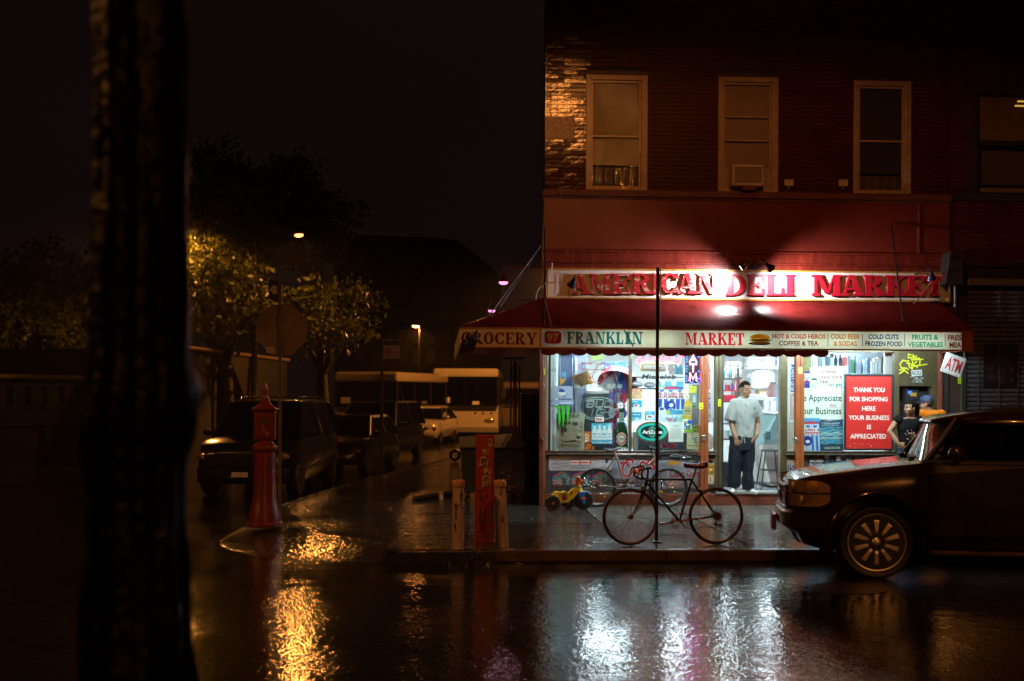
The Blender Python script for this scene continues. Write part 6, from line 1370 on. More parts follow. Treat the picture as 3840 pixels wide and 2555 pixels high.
q = PT(672, 1120); tw(Vector((q.x, q.y, .162)), .150, .035, TW); q = PT(140, 1130, -.10); tw(Vector((q.x, q.y, .125)), .118, .05, OP); q = PT(440, 1120, .22); tw(Vector((q.x, q.y, .112)), .108, .05, OP)
m = MB(); m.tube([PT(140, 1130, -.1), PT(300, 1110, .15)], .012, 6); obj('axle', m, TW, tk, 60)
m = MB(); q = PT(660, 1035, -.09); m.tube([q + Vector((0, .05, 0)), q], .012, 6); m.box(q.x - .035, q.x + .035, q.y - .04, q.y + .02, q.z - .02, q.z + .02); obj('pedal', m, OP, tk, bevel=.006)

# ------------------------------------------------------------------ thin sign pole by the bicycle
pb = PZ(*cO(1511, 1250), 0); dp = (pb - CAM).dot(CM @ Vector((0, 0, -1)))
pt_ = PD(*cO(1510, 616), dp)
pole = thing('sign_pole', 'thin black sign pole at the kerb in front of the shop, sign turned edge on', 'pole', tuple(pb))
m = MB(); m.tube([pb, Vector((pb.x, pb.y, pt_.z))], .021, 8); obj('post', m, M((.012, .010, .014), .4), pole, 60)
m = MB(); zt_ = PD(*cO(1516, 618), dp).z; zb_ = PD(*cO(1516, 742), dp).z; m.box(-.002, .002, -.15, .15, zb_, zt_)
m.xf(Matrix.Translation((pb.x + .035, pb.y, 0)) @ Matrix.Rotation(rad(-12), 4, 'Z')); obj('sign_plate', m, M((.22, .03, .03), .4), pole)
m = MB(); m.lathe([(.06, 0), (.06, .02), (.03, .03)], tuple(pb), 12); obj('foot', m, M((.02, .02, .02), .5), pole, 50)
# ------------------------------------------------------------------ bollards and the red post at the kerb
PINK = M((.44, .35, .36), .4, var=.25, vs=4, bump=.2, bs=14)
bz = [PZ(*cO(1054, 1264), 0), PZ(*cO(1157, 1259), 0)]
for lab, q, tz, lean, hx in (('pale pink steel bollard left of the red post, dark scrawl down its face', bz[0], 1106, 0, .068), ('pale pink steel bollard right of the red post, leaning left', bz[1], 1106, -.055, .071)):
    d_ = (q - CAM).dot(CM @ Vector((0, 0, -1))); zt_ = PD(*cO(1054, tz), d_).z
    t = thing('bollard', lab, 'bollard', tuple(q), group='pale bollards at the kerb')
    sh = Matrix.Identity(4); sh[0][2] = lean; T = Matrix.Translation(q)
    m = MB(); m.lathe([(hx, 0), (hx * .98, zt_ - .07)], (0, 0, 0), 22); m.xf(T @ sh); obj('post', m, PINK, t, 50)
    m = MB(); m.lathe([(hx * 1.0, zt_ - .075), (hx * 1.13, zt_ - .07), (hx * 1.15, zt_ - .01), (hx * .9, zt_ + .006), (.01, zt_ + .012)], (0, 0, 0), 22); m.xf(T @ sh); obj('cap', m, M((.36, .17, .11), .4, var=.3), t, 50)
    m = MB(); rs = random.Random(3 if lean else 2)
    for k in range(9 if not lean else 3):
        z = .26 + rs.random() * .4; a = -math.pi / 2 + rs.uniform(-.7, .7); pts = []
        for j in range(4): pts.append(Vector(((hx + .001) * math.cos(a + .16 * j * rs.uniform(.3, 1)), (hx + .001) * math.sin(a + .12 * j), z + rs.uniform(-.06, .06))))
        m.tube(pts, .005, 4)
    m.xf(T @ sh); obj('scrawl', m, M((.05, .025, .02), .5), t, kind='stuff')
q = PZ(*cO(1115, 1253), 0); d_ = (q - CAM).dot(CM @ Vector((0, 0, -1))); zt_ = PD(*cO(1115, 1001), d_).z; hw = .112
rp_ = thing('red_post', 'square red steel post covered in stickers and black scrawl between two bollards', 'post', tuple(q))
m = MB(); m.box(q.x - hw, q.x + hw, q.y - .06, q.y + .10, 0, zt_); obj('shaft', m, M((.26, .016, .016), .35, var=.25, vs=4, bump=.2, bs=14), rp_, bevel=.008)
m = MB(); m.box(q.x - hw - .012, q.x + hw + .012, q.y - .075, q.y + .115, 0, .045); obj('foot', m, M((.16, .012, .012), .4), rp_)
def rpp(fx_, fz_): return (q.x - hw + 2 * hw * fx_, q.y - .0625, zt_ * (1 - fz_))
for k, (a, c, b_, d2, seed) in enumerate(((.66, .04, .88, .105, 1), (.36, .13, .72, .175, 2), (.22, .20, .66, .295, 3), (.44, .31, .82, .355, 4), (.36, .37, .80, .475, 5))):
    rot = (0, 0, 12, 0, -4)[k]; cx_, cz_ = (a + b_) / 2, (c + d2) / 2
    def rr_(x, z): dx, dz = (x - cx_) * 2 * hw, (z - cz_) * zt_; co, si = math.cos(rad(rot)), math.sin(rad(rot)); w3 = rpp(cx_, cz_); return (w3[0] + dx * co - dz * si, w3[1], w3[2] - dx * si - dz * co)
    m = MB(); m.extr([rr_(a, c), rr_(b_, c), rr_(b_, d2), rr_(a, d2)], (0, .002, 0)); so = obj('sticker', m, M((.50, .33, .26), .5), rp_)
    m = MB(); rs = random.Random(seed + 20)
    for j in range(5 if k in (2, 4) else 9):
        if k in (2, 4): z_ = c + (d2 - c) * (j + .5) / 5; pts = [Vector(rr_(a + (b_ - a) * f, z_ + rs.uniform(-.012, .012))) for f in (.12, .35, .6, .88)]
        else: x_, z_ = rs.uniform(a + .04, b_ - .06), rs.uniform(c + .006, d2 - .006); pts = [Vector(rr_(x_ + rs.uniform(-.05, .05), z_ + rs.uniform(-.006, .006))) for _ in range(3)]
        m.tube([p_ + Vector((0, -.002, 0)) for p_ in pts], .006 if k in (2, 4) else .004, 4)
    obj('scribble', m, M((.03, .012, .012), .5), so, kind='stuff')
m = MB()
for st_ in ([(.2, .50), (.3, .6)], [(.18, .52), (.5, .50), (.68, .55), (.3, .58)], [(.25, .60), (.55, .60), (.3, .65)], [(.25, .65), (.28, .72), (.55, .71), (.5, .65)], [(.22, .73), (.5, .73), (.55, .78), (.25, .79), (.22, .73)], [(.2, .82), (.45, .80), (.55, .84), (.3, .86)], [(.15, .88), (.4, .87), (.75, .90)], [(.2, .93), (.5, .91), (.6, .95)]): m.tube([Vector(rpp(a, c)) for a, c in st_], .0045, 4)
obj('scrawl', m, M((.03, .012, .012), .5), rp_, kind='stuff')
# ------------------------------------------------------------------ the big dark sport utility vehicle at the kerb
yn, yc, HW = -7.72, -6.87, .85
ZG = -.07
def S(u, v, y=yn): return PY(*cG(u, v), y)
PAINT = M((.024, .009, .007), .20, .25, var=.1, coat=.8)
TRIMB = M((.012, .011, .011), .4)
suv = thing('suv', 'large dark sport utility vehicle parked at the kerb on the right, chrome ten spoke wheel', 'car', (S(958, 1147).x, yn, ZG))
suv.rotation_euler.z = rad(-12)                # nose turned in towards the kerb
xf0 = PY(*cG(228, 800), yc).x - .09
def zt_at(x):
    pts = [(S(u, v).x, S(u, v).z) for u, v in ((235, 735), (340, 708), (560, 656), (900, 606), (1170, 556), (1300, 550))]
    if x <= pts[0][0]: return pts[0][1] - .02
    for a, c in zip(pts[:-1], pts[1:]):
        if x <= c[0]: return a[1] + (c[1] - a[1]) * (x - a[0]) / (c[0] - a[0])
    return pts[-1][1]
XE = xf0 + 5.05
zrk = S(1400, 1190).z
st = []
for dx, hw, dzt, zb in ((0, .50, -.10, .72), (.03, .60, -.04, .70), (.10, .72, -.01, .66), (.24, .80, 0, .50), (.45, .84, 0, .42), (.8, .85, 0, .36), (1.5, .85, 0, .34), (2.2, .85, 0, .32), (3.2, .85, 0, .32), (4.2, .85, 0, .36), (4.8, .84, 0, .45), (5.0, .80, -.03, .50), (5.05, .74, -.06, .55)):
    x = xf0 + dx; zt = zt_at(x) + dzt; crown = .02 if dx < 2.0 else .02
    z0 = ZG + zb - .04
    half = [(hw * .90, z0), (hw * .985, z0 + .10), (hw, z0 + (zt - z0) * .45), (hw * .995, z0 + (zt - z0) * .72), (hw * .975, zt - .05), (hw * .93, zt), (hw * .70, zt + crown * .6), (hw * .35, zt + crown * .95)]
    ring = [(x, yc - a, z) for a, z in half] + [(x, yc, zt + crown)] + [(x, yc + a, z) for a, z in reversed(half)]
    st.append(ring)
m = MB(); m.loft(st)
body = obj('body', m, PAINT, suv, 35)
wx, wz = S(958, 1147).x, S(958, 1147).z
RT = wz - ZG; WB = 2.95
cut = MB()
for x in (wx, wx + WB):
    for s_ in (-1, 1): cut.lathe([(.475, -.30), (.475, .30)], (x, yc + s_ * .85, wz + .03), 32, 'Y')
co = obj('cutter', cut, TRIMB, None)
bo = body.modifiers.new('arch', 'BOOLEAN'); bo.operation = 'DIFFERENCE'; bo.object = co; bo.solver = 'EXACT'
dg = bpy.context.evaluated_depsgraph_get(); dg.update()
co.location = (0, 0, 0)
nm = bpy.data.meshes.new_from_object(body.evaluated_get(dg), depsgraph=dg); body.modifiers.clear(); body.data = nm; nm.shade_smooth(); nm.set_sharp_from_angle(angle=rad(35))
bpy.data.objects.remove(co)
m = MB(); m.box(xf0 + .35, XE - .3, yc - .53, yc + .53, ZG + .25, ZG + .62); obj('underbody', m, TRIMB, suv)
for x in (wx, wx + WB):
    for s_ in (-1, 1):
        m = MB(); pts = []
        m.tube([(x + .485 * math.cos(a), yc + s_ * .852, wz + .03 + .485 * math.sin(a)) for a in [math.pi * (-.10 + 1.2 * k / 20) for k in range(21)]], .016, 6); obj('arch_trim', m, PAINT, suv, 60)
# wheels: tyre, chrome rim with ten spokes
RIMM = M((.75, .66, .56), .40, 1.0, var=.08)
RR = RT * .80
for x in (wx, wx + WB):
    for s_ in (-1, 1):
        yo = yc + s_ * .83
        m = MB(); w2 = .125
        m.lathe([(RR * .97, s_ * -.0), (RR, s_ * .008), (RT * .95, s_ * .010), (RT, s_ * -.02), (RT, s_ * -(2 * w2 - .02)), (RT * .95, s_ * -2 * w2), (RR * .9, s_ * -2 * w2)], (x, yo, wz), 48, 'Y'); wh = obj('wheel', m, RUBBER, suv, 40)
        m = MB(); m.lathe([(RR, s_ * .002), (RR * .985, s_ * .012), (RR * .95, s_ * .010), (RR * .93, s_ * -.02), (RR * .90, s_ * -.16), (RR * .3, s_ * -.165)], (x, yo, wz), 48, 'Y', cap=False); obj('rim', m, RIMM, wh, 40)
        m = MB(); m.lathe([(.052, s_ * -.05), (.052, s_ * .0), (.042, s_ * .014), (.03, s_ * .02), (.005, s_ * .022)], (x, yo, wz), 20, 'Y'); obj('hub_cap', m, RIMM, wh, 40)
        m = MB(); m.lathe([(.19, s_ * -.10), (.19, s_ * -.13)], (x, yo, wz), 24, 'Y'); obj('brake_disc', m, M((.1, .08, .07), .4, .7), wh, 40)
        for k in range(10):
            a = 2 * math.pi * k / 10 + .32; ca, sa = math.cos(a), math.sin(a)
            def q_(r, t, y): return (x + r * ca - t * sa, yo + s_ * y, wz + r * sa + t * ca)
            m = MB(); m.loft([[q_(r, -t, y - .03), q_(r, -t * .8, y), q_(r, t * .8, y), q_(r, t, y - .03)] for r, t, y in ((.05, .022, -.005), (.12, .022, .004), (RR * .72, .030, .002), (RR * .86, .044, -.004), (RR * .95, .052, -.008))]); obj('spoke', m, RIMM, wh, bevel=.003)
        if x > wx: pass
# front: grille, headlights, bumper, plate
XG = xf0
m = MB(); zg0, zg1 = S(280, 885, yc - .5).z, S(280, 742, yc - .5).z
def front_x(y):                             # plan curve of the nose
    a = abs(y - yc); return XG - .012 + (.02 * (a / .5) ** 2 if a < .5 else .02 + .9 * (a - .5) ** 2)
rows = [[(front_x(yc + .56 * (2 * k / 14 - 1)) - .012, yc + .56 * (2 * k / 14 - 1), z) for k in range(15)] for z in (zg0, zg1)]
back = [[(p_[0] + .08, p_[1], p_[2]) for p_ in r_] for r_ in rows]
m.loft([rows[0], rows[1], back[1], back[0], rows[0]], cap=False, closed=False); obj('grille_backing', m, TRIMB, suv)
m = MB()
for i in range(9):
    z = zg0 + (i + .5) * (zg1 - zg0) / 9; m.tube([(front_x(yc + .54 * (2 * k / 12 - 1)) - .018, yc + .54 * (2 * k / 12 - 1), z) for k in range(13)], .0045, 4)
for k in range(34):
    y = yc + .55 * (2 * k / 33 - 1); m.tube([(front_x(y) - .018, y, zg0), (front_x(y) - .018, y, zg1)], .004, 4)
obj('grille_mesh', m, M((.34, .10, .05), .25, .8), suv, kind='stuff')
m = MB()
for z in (zg0 - .012, zg1 + .012): m.tube([(front_x(yc + .58 * (2 * k / 12 - 1)) - .020, yc + .58 * (2 * k / 12 - 1), z) for k in range(13)], .017, 6)
obj('grille_surround', m, M((.30, .20, .16), .2, .8), suv, 60)
m = MB(); m.box(front_x(yc) - .04, front_x(yc) - .022, yc - .17, yc + .17, (zg0 + zg1) / 2 - .05, (zg0 + zg1) / 2 + .05); obj('badge', m, M((.05, .03, .025), .3, .5), suv, bevel=.01)
LENS = GLASS((.95, .90, .84), 1.0, .03)
for s_ in (-1, 1):
    zl0, zl1 = S(450, 893).z, S(450, 700).z
    def hl(f, z, off):                       # headlamp skin wraps from the nose to the side
        y = yc + s_ * (.56 + .285 * min(1, f * 1.9)); x = front_x(y) + .01 + max(0, f - .40) * .42 + .05 * f
        if f > .5: y = yc + s_ * (.838 + .012 * (f - .5) * 2)
        zm_ = (zl0 + zl1) / 2; z = zm_ + (z - zm_) * (1 - .4 * max(0, (f - .7) / .3) ** 2)
        return (x - off * (1 - f), y + s_ * off * f, z)
    m = MB(); m.loft([[hl(k / 10, z, .004) for k in range(11)] for z in (zl0, (zl0 + zl1) / 2, zl1)], cap=False, closed=False); hlo = obj('headlight', m, M((.50, .36, .25), .4, .7, var=.2), suv, 50)
    m = MB(); m.loft([[hl(k / 10, z, .022) for k in range(11)] for z in (zl0 - .005, (zl0 + zl1) / 2, zl1 + .005)], cap=False, closed=False); obj('lens', m, LENS, hlo, 50)
    m = MB(); m.tube([hl(k / 10, (zl0 * .47 + zl1 * .53), .02) for k in range(11)], .010, 6); obj('divider', m, TRIMB, hlo, 60)
    for f, z, r_ in ((.25, .75, .055), (.62, .76, .06), (.45, .25, .05)):
        q = Vector(hl(f, zl0 + z * (zl1 - zl0), .008)); m = MB(); m.ell(q, (.075, .006, r_ * 1.05) if f > .5 else (.02, .05, r_), 14, 8); obj('reflector', m, M((.5, .30, .16) if f > .5 else (.6, .5, .4), .45, .8), hlo, 60)
    m = MB(); m.loft([[hl(k / 10, z, .006) for k in range(11)] for z in (zl0 - .035, zl0 - .008)], cap=False, closed=False); obj('headlight_trim', m, PAINT, hlo, 50)
zb1, zb0, zv = S(300, 925).z, S(300, 1065).z, S(400, 1205).z
rings = []
NB = 24
for z, dx, k_ in ((zb1 - .01, .10, .98), (zb1, -.035, 1.0), (zb1 - .03, -.07, 1.0), (zb0 + .02, -.075, 1.0), (zb0, -.05, .99), (zb0 - .03, .0, .985), (zv + .04, .09, .96), (zv, .20, .93)):
    ring = []
    for k in range(NB + 1):
        f = 2 * k / NB - 1; y = yc + f * .86 * k_; a = abs(f); x = XG + dx + (.055 * a ** 2 + .34 * max(0, a - .62) ** 1.6)
        if a > .97: x = S(655, 950).x - .02
        ring.append((x, y, z))
    rings.append(ring)
m = MB(); m.loft(rings, cap=False, closed=False); obj('bumper', m, PAINT, suv, 45)
m = MB(); m.box(XG - .125, XG - .08, yc - .17, yc + .17, S(180, 1055, yc).z, S(180, 940, yc).z); obj('plate_holder', m, M((.16, .03, .025), .4), suv, bevel=.006)
m = MB()
for i in range(4): z = zv + .06 + i * .035; m.tube([(XG + .05 + .008 * i + .05 * abs(f) ** 2, yc + f * .55, z) for f in [2 * k / 10 - 1 for k in range(11)]], .008, 5)
obj('air_slat', m, TRIMB, suv, kind='stuff')
for s_ in (-1, 1): m = MB(); m.ell((XG + .12, yc + s_ * .62, S(335, 1120).z), (.03, .06, .045), 12, 7); obj('fog_light', m, M((.5, .25, .1), .2, .5), suv, 60)
# cabin
zbelt = S(1500, 548).z
yb_, yr_ = .77, .62                         # half widths at belt and roof
zroof = S(1750, 160, yc).z
zw1 = zroof - .135
xA0, xA1 = S(1330, 540, yc - yb_).x - .06, S(1510, 268, yc - yr_).x - .06
xC0, xC1 = S(1185, 528, yc).x - .16, S(1290, 262, yc).x - .17
xR0, xR1 = XE - .12, XE - .45
def wsx(f, t):                              # windscreen: f -1..1 across, t 0..1 up
    a = abs(f); lo = xC0 + (xA0 - xC0) * a ** 2.2; hi = xC1 + (xA1 - xC1) * a ** 2.2
    hw = yb_ + (yr_ - yb_) * t; return Vector((lo + (hi - lo) * t, yc + f * hw, zbelt + (zw1 - zbelt) * t))
m = MB(); m.loft([[wsx(-.97 + 1.94 * k / 16, t) for k in range(17)] for t in (0, .33, .66, 1)], cap=False, closed=False); obj('windscreen', m, GLASS((.30, .30, .30), 1.0, .02), suv, 60)
for s_ in (-1, 1):
    m = MB(); m.tube([wsx(s_, 0) + Vector((-.02, 0, -.03)), wsx(s_, .5), wsx(s_, 1) + Vector((.0, 0, .03))], .035, 8); obj('pillar', m, TRIMB, suv, 60)
    for xb, xt in ((xA0 + 1.18, xA0 + 1.12), (xA0 + 2.25, xA0 + 2.2), (xR0 - .02, xR1)): m = MB(); m.tube([(xb, yc + s_ * yb_, zbelt - .03), (xt, yc + s_ * yr_, zw1 + .02)], .045, 8); obj('pillar', m, TRIMB, suv, 60)
    m = MB(); m.tube([(xA0 - .05, yc + s_ * (yb_ + .01), zbelt - .02), (xR0, yc + s_ * (yb_ + .01), zbelt - .02)], .035, 8); obj('belt_rail', m, TRIMB, suv, 60)
for s_ in (-1, 1):
    for a0, a1 in ((0, 1.14), (1.22, 2.2), (2.28, None)):
        x0b = xA0 + .10 + a0 if a0 == 0 else xA0 + a0; x0t = xA1 + .06 if a0 == 0 else xA0 + a0 - .04
        x1b = xA0 + a1 if a1 else xR0 - .05; x1t = xA0 + a1 - .05 if a1 else xR1
        m = MB(); m.quad((x0b, yc + s_ * (yb_ - .01), zbelt), (x1b, yc + s_ * (yb_ - .01), zbelt), (x1t, yc + s_ * (yr_ - .01), zw1), (x0t, yc + s_ * (yr_ - .01), zw1)); obj('side_window', m, GLASS((.14, .13, .13), 1.0, .02), suv)
m = MB(); m.quad((xR0, yc - yb_, zbelt), (xR0, yc + yb_, zbelt), (xR1, yc + yr_, zw1), (xR1, yc - yr_, zw1)); obj('rear_window', m, GLASS((.10, .10, .10), 1.0, .02), suv)
rings = []; LR = xR1 + .12 - xC1
for f, dz, k_, lo in ((0, .004, .50, -.012), (.006, .022, .66, -.014), (.03, .045, .80, -.02), (.07, .070, .92, -.03), (.14, .098, 1.0, -.03), (.28, .122, 1.03, -.03), (.5, .135, 1.03, -.03), (.75, .125, 1.02, -.03), (.93, .10, 1.0, -.03), (1, .05, .9, -.02)):
    x = xC1 - .03 + f * LR; hw = (yr_ + .015) * k_
    half = [(hw, lo), (hw * 1.01, dz * .35), (hw * .95, dz * .72), (hw * .7, dz * .93), (hw * .35, dz * .99)]
    rings.append([(x, yc - a, zw1 + z) for a, z in half] + [(x, yc, zw1 + dz)] + [(x, yc + a, zw1 + z) for a, z in reversed(half)])
m = MB(); m.loft(rings); obj('roof', m, PAINT, suv, 50)
m = MB()
for s_ in (-1, 1): m.tube([(xA1 + .5, yc + s_ * .56, zw1 + .09), (xA1 + .62, yc + s_ * .56, zw1 + .13), (xR1 - .3, yc + s_ * .56, zw1 + .13), (xR1 - .2, yc + s_ * .56, zw1 + .08)], .014, 6)
obj('roof_rail', m, TRIMB, suv, 60)
m = MB(); m.loft([[wsx(-.9 + 1.8 * k / 12, 1) + Vector((dx, 0, dz)) for k in range(13)] for dx, dz in ((.06, -.03), (-.02, -.035), (-.03, -.012), (.08, .0))], cap=False, closed=False); obj('visor', m, TRIMB, suv, 50)
# cabin inside
SEATM = M((.16, .14, .13), .6)
m = MB(); m.box(xC0 + .25, xA0 + .55, yc - .76, yc + .76, zbelt - .5, zbelt - .02); obj('dashboard', m, M((.03, .03, .03), .6), suv, bevel=.03)
for s_ in (-.4, .4):
    for k, x in enumerate((xA0 + 1.05, xA0 + 1.95)):
        m = MB(); m.loft([[(x + dx + sx * .07, yc + s_ + sy * wd, zbelt + dz) for sx, sy in ((-1, -1), (1, -1), (1, 1), (-1, 1))] for dx, wd, dz in ((-.1, .24, -.55), (0, .25, -.2), (.06, .22, .08))]); obj('seat', m, SEATM, suv, bevel=.03)
        m = MB(); m.ell((x + .08, yc + s_, zbelt + .20), (.05, .13, .08), 12, 8); obj('headrest', m, SEATM, suv, 60)
m = MB(); m.torus((xA0 + .62, yc - .38, zbelt + .02), .18, .015, 'X', 24, 6); obj('steering_wheel', m, TRIMB, suv, 60)
# doors, handle, mirror, wipers, aerial, mouldings
for k, (u0, u1) in enumerate(((1312, 2105),)):
    x0, x1 = S(u0, 800).x, S(u1, 800).x
    m = MB(); z1 = zbelt - .03; z0 = ZG + .46
    m.extr([(x0, yc - .868, z0), (x1, yc - .868, z0), (x1, yc - .866, z1 - .1), (x1, yc - .836, z1), (x0, yc - .836, z1), (x0, yc - .866, z1 - .1)], (0, .03, 0)); do = obj('door', m, PAINT, suv, bevel=.006)
    m = MB(); zz = S(2000, 655).z; m.box(S(1975, 655).x, S(1975, 655).x + .17, yc - .90, yc - .872, zz - .018, zz + .018); obj('handle', m, M((.30, .12, .07), .2, .5), do, bevel=.008)
x0, x1 = S(2112, 800).x, S(2112, 800).x + .98
m = MB(); m.extr([(x0, yc - .868, ZG + .46), (x1 - .25, yc - .868, ZG + .46), (x1, yc - .866, zbelt - .25), (x1, yc - .836, zbelt - .03), (x0, yc - .836, zbelt - .03), (x0, yc - .866, zbelt - .13)], (0, .03, 0)); do = obj('door', m, PAINT, suv, bevel=.006)
m = MB(); m.box(x0 + .06, x0 + .23, yc - .90, yc - .872, zz - .018, zz + .018); obj('handle', m, M((.30, .12, .07), .2, .5), do, bevel=.008)
m = MB(); m.box(S(1240, 900).x, wx + WB - .55, yc - .875, yc - .83, S(1400, 912).z, S(1400, 880).z); obj('side_moulding', m, PAINT, suv, bevel=.008)
m = MB(); m.box(S(1335, 1200).x, wx + WB - .55, yc - .90, yc - .70, S(1400, 1225).z, S(1400, 1195).z); obj('running_board', m, M((.10, .05, .035), .3, .4), suv, bevel=.012)
for s_ in (-1, 1):
    c = S(1535, 490, yc - 1.0); c.y = yc + s_ * 1.0
    m = MB(); m.ell(c, (.095, .115, .085), 16, 10); m.ell(c + Vector((.03, 0, -.01)), (.07, .11, .08), 14, 9); m = rremesh(m, .014, 2); mi = obj('mirror', m, PAINT, suv, 70)
    m = MB(); m.tube([c + Vector((.03, -s_ * .08, -.06)), (c.x + .02, yc + s_ * .80, zbelt - .02)], .035, 8); obj('mirror_arm', m, TRIMB, mi, 60)
m = MB()
for f in (-.35, .45): q = wsx(f, 0) + Vector((-.03, 0, .01)); m.tube([q, wsx(f + .42, .06) + Vector((-.012, 0, .005))], .009, 5); m.tube([q + Vector((-.06, -.03, -.0)), q], .014, 6)
obj('wiper', m, TRIMB, suv, 60, kind='stuff')
q = S(996, 535, yc + .55); m = MB(); m.tube([(q.x, yc + .62, zbelt + .02), (q.x, yc + .62, PY(*cG(996, 440), yc + .62).z)], .004, 5); m.lathe([(.016, 0), (.010, .03)], (q.x, yc + .62, zbelt + .0), 10); obj('aerial', m, TRIMB, suv, 60)
m = MB(); m.box(XE - .02, XE + .03, yc - .8, yc - .62, zbelt - .55, zbelt - .05); m.box(XE - .02, XE + .03, yc + .62, yc + .8, zbelt - .55, zbelt - .05); obj('tail_light', m, M((.3, .01, .01), .2), suv, bevel=.01, kind='stuff')
# ------------------------------------------------------------------ vehicles of the side street
def car(name, label, cat, loc, rot, L, W, H, zh, zbelt, fr_, colour, front=True, wb=None, tyre=.33, lamps=(.5, .3, .14), glow=None, group=None):
    """local frame: nose at y = 0 looking down -y, tail at y = L; fr_ = windscreen foot, head, rear glass head, foot as shares of L"""
    t = thing(name, label, cat, loc, group=group, rotz=rot if front else rot + math.pi, local=True)
    if not front: pass
    hw = W / 2; PA_ = M(colour, .22, .3, var=.1, coat=.6); zb = .26
    m = MB(); st = []
    for f, k, dz in ((0, .78, -.20), (.015, .88, -.10), (.06, .96, -.04), (.14, 1, 0), (.5, 1, 0), (.88, 1, 0), (.96, .95, -.03), (.99, .88, -.08), (1, .80, -.18)):
        f0 = fr_[0]; zt = (zh + (zbelt - zh) * min(1, f / f0)) if f < f0 else (zbelt if f < fr_[3] else zbelt - .03)
        zt += dz; w_ = hw * k
        half = [(w_ * .9, zb), (w_, zb + .2), (w_, zb + (zt - zb) * .6), (w_ * .95, zt - .03), (w_ * .85, zt), (w_ * .4, zt + .03)]
        st.append([(-a, f * L, z) for a, z in half] + [(0, f * L, zt + .035)] + [(a, f * L, z) for a, z in reversed(half)])
    m.loft(st); obj('body', m, PA_, t, 40)
    def ring(z, k, fa, fb, wd): return [(-wd, fb * L, z), (-wd, fa * L, z), (-wd * .5, fa * L - .07, z), (0, fa * L - .10, z), (wd * .5, fa * L - .07, z), (wd, fa * L, z), (wd, fb * L, z), (0, fb * L + .05, z)]
    wb_, wt_ = hw * .92, hw * .74
    r0, r1 = ring(zbelt - .01, 0, fr_[0], fr_[3], wb_), ring(H - .06, 1, fr_[1], fr_[2], wt_)
    m = MB(); r2 = [(x * .9, (y - L * (fr_[1] + fr_[2]) / 2) * .94 + L * (fr_[1] + fr_[2]) / 2, H) for x, y, z in r1]; r3 = [(x, y, H - .10) for x, y, z in r1]
    m.loft([r3, r1, r2]); obj('roof', m, PA_, t, 40)
    ym = L * (fr_[0] + fr_[3]) / 2
    for a, c in [(r0[i], r1[i]) for i in (0, 1, 5, 6)] + [((s_ * wb_, ym, zbelt), (s_ * wt_, ym, H - .06)) for s_ in (-1, 1)]: m = MB(); m.tube([a, c], .04, 6); obj('pillar', m, M((.012, .012, .012), .4), t, 60)
    GL = GLASS((.10, .10, .10), 1.0, .03)
    m = MB(); m.loft([[r0[i] for i in (1, 2, 3, 4, 5)], [r1[i] for i in (1, 2, 3, 4, 5)]], cap=False, closed=False); obj('windscreen', m, GL, t, 50)
    m = MB(); m.loft([[r0[i] for i in (6, 7, 0)], [r1[i] for i in (6, 7, 0)]], cap=False, closed=False); obj('rear_window', m, GL, t, 50)
    for a, c in ((0, 1), (5, 6)): m = MB(); m.quad(r0[a], r0[c], r1[c], r1[a]); obj('side_window', m, GL, t)
    m = MB(); m.box(-hw * .8, hw * .8, L * .35, L * .8, zb + .1, zbelt - .05); obj('cabin_floor', m, M((.02, .02, .02), .7), t)
    wbf = wb or (.17, .80)
    for f in wbf:
        for s_ in (-1, 1):
            m = MB(); m.lathe([(tyre * .6, s_ * .012), (tyre * .93, s_ * .01), (tyre, s_ * -.02), (tyre, s_ * -.19), (tyre * .9, s_ * -.21)], (s_ * hw * .985, f * L, tyre), 24, 'X'); wo_ = obj('wheel', m, RUBBER, t, 40)
            m = MB(); m.lathe([(tyre * .62, s_ * .012), (tyre * .5, s_ * -.01), (.06, s_ * .0), (.01, s_ * .004)], (s_ * hw * .985, f * L, tyre), 18, 'X'); obj('rim', m, M((.3, .28, .25), .3, .8), wo_, 40)
    zl = zh - .24
    for s_ in (-1, 1):
        m = MB(); m.ell((s_ * hw * .74, .015 * L - .01, zl), (hw * .22, .05, .085), 12, 8); h = obj('headlight', m, M(lamps, .12, .8), t, 60)
        m = MB(); m.ell((s_ * hw * .78, L * .992, zbelt - .22), (hw * .16, .045, .12), 12, 8); obj('tail_light', m, M((.32, .03, .015), .2), t, 60)
        m = MB(); m.ell((s_ * (hw + .09), fr_[0] * L + .12, zbelt + .06), (.10, .05, .07), 10, 7); obj('mirror', m, PA_, t, 60)
    m = MB(); m.box(-hw * .55, hw * .55, -.012, .05, zl - .10, zl + .06); obj('grille', m, M((.02, .02, .02), .3, .4), t, bevel=.01)
    m = MB(); m.loft([[(-hw * .93, .10, z), (-hw * .7, -.05 + dy, z), (0, -.10 + dy, z), (hw * .7, -.05 + dy, z), (hw * .93, .10, z)] for z, dy in ((.28, .05), (.34, 0), (.52, 0), (.56, .05))], cap=False, closed=False); obj('front_bumper', m, PA_, t, 50)
    m = MB(); m.loft([[(-hw * .93, L - .10, z), (-hw * .7, L + .03 - dy, z), (0, L + .06 - dy, z), (hw * .7, L + .03 - dy, z), (hw * .93, L - .10, z)] for z, dy in ((.28, .05), (.34, 0), (.56, 0), (.60, .05))], cap=False, closed=False); obj('rear_bumper', m, PA_, t, 50)
    m = MB(); m.box(-.15, .15, -.115, -.103, .40, .49); obj('front_plate', m, M((.55, .5, .4), .4), t)
    m = MB(); m.box(-.15, .15, L + .062, L + .074, .42, .54); obj('rear_plate', m, M((.55, .4, .36), .4), t)
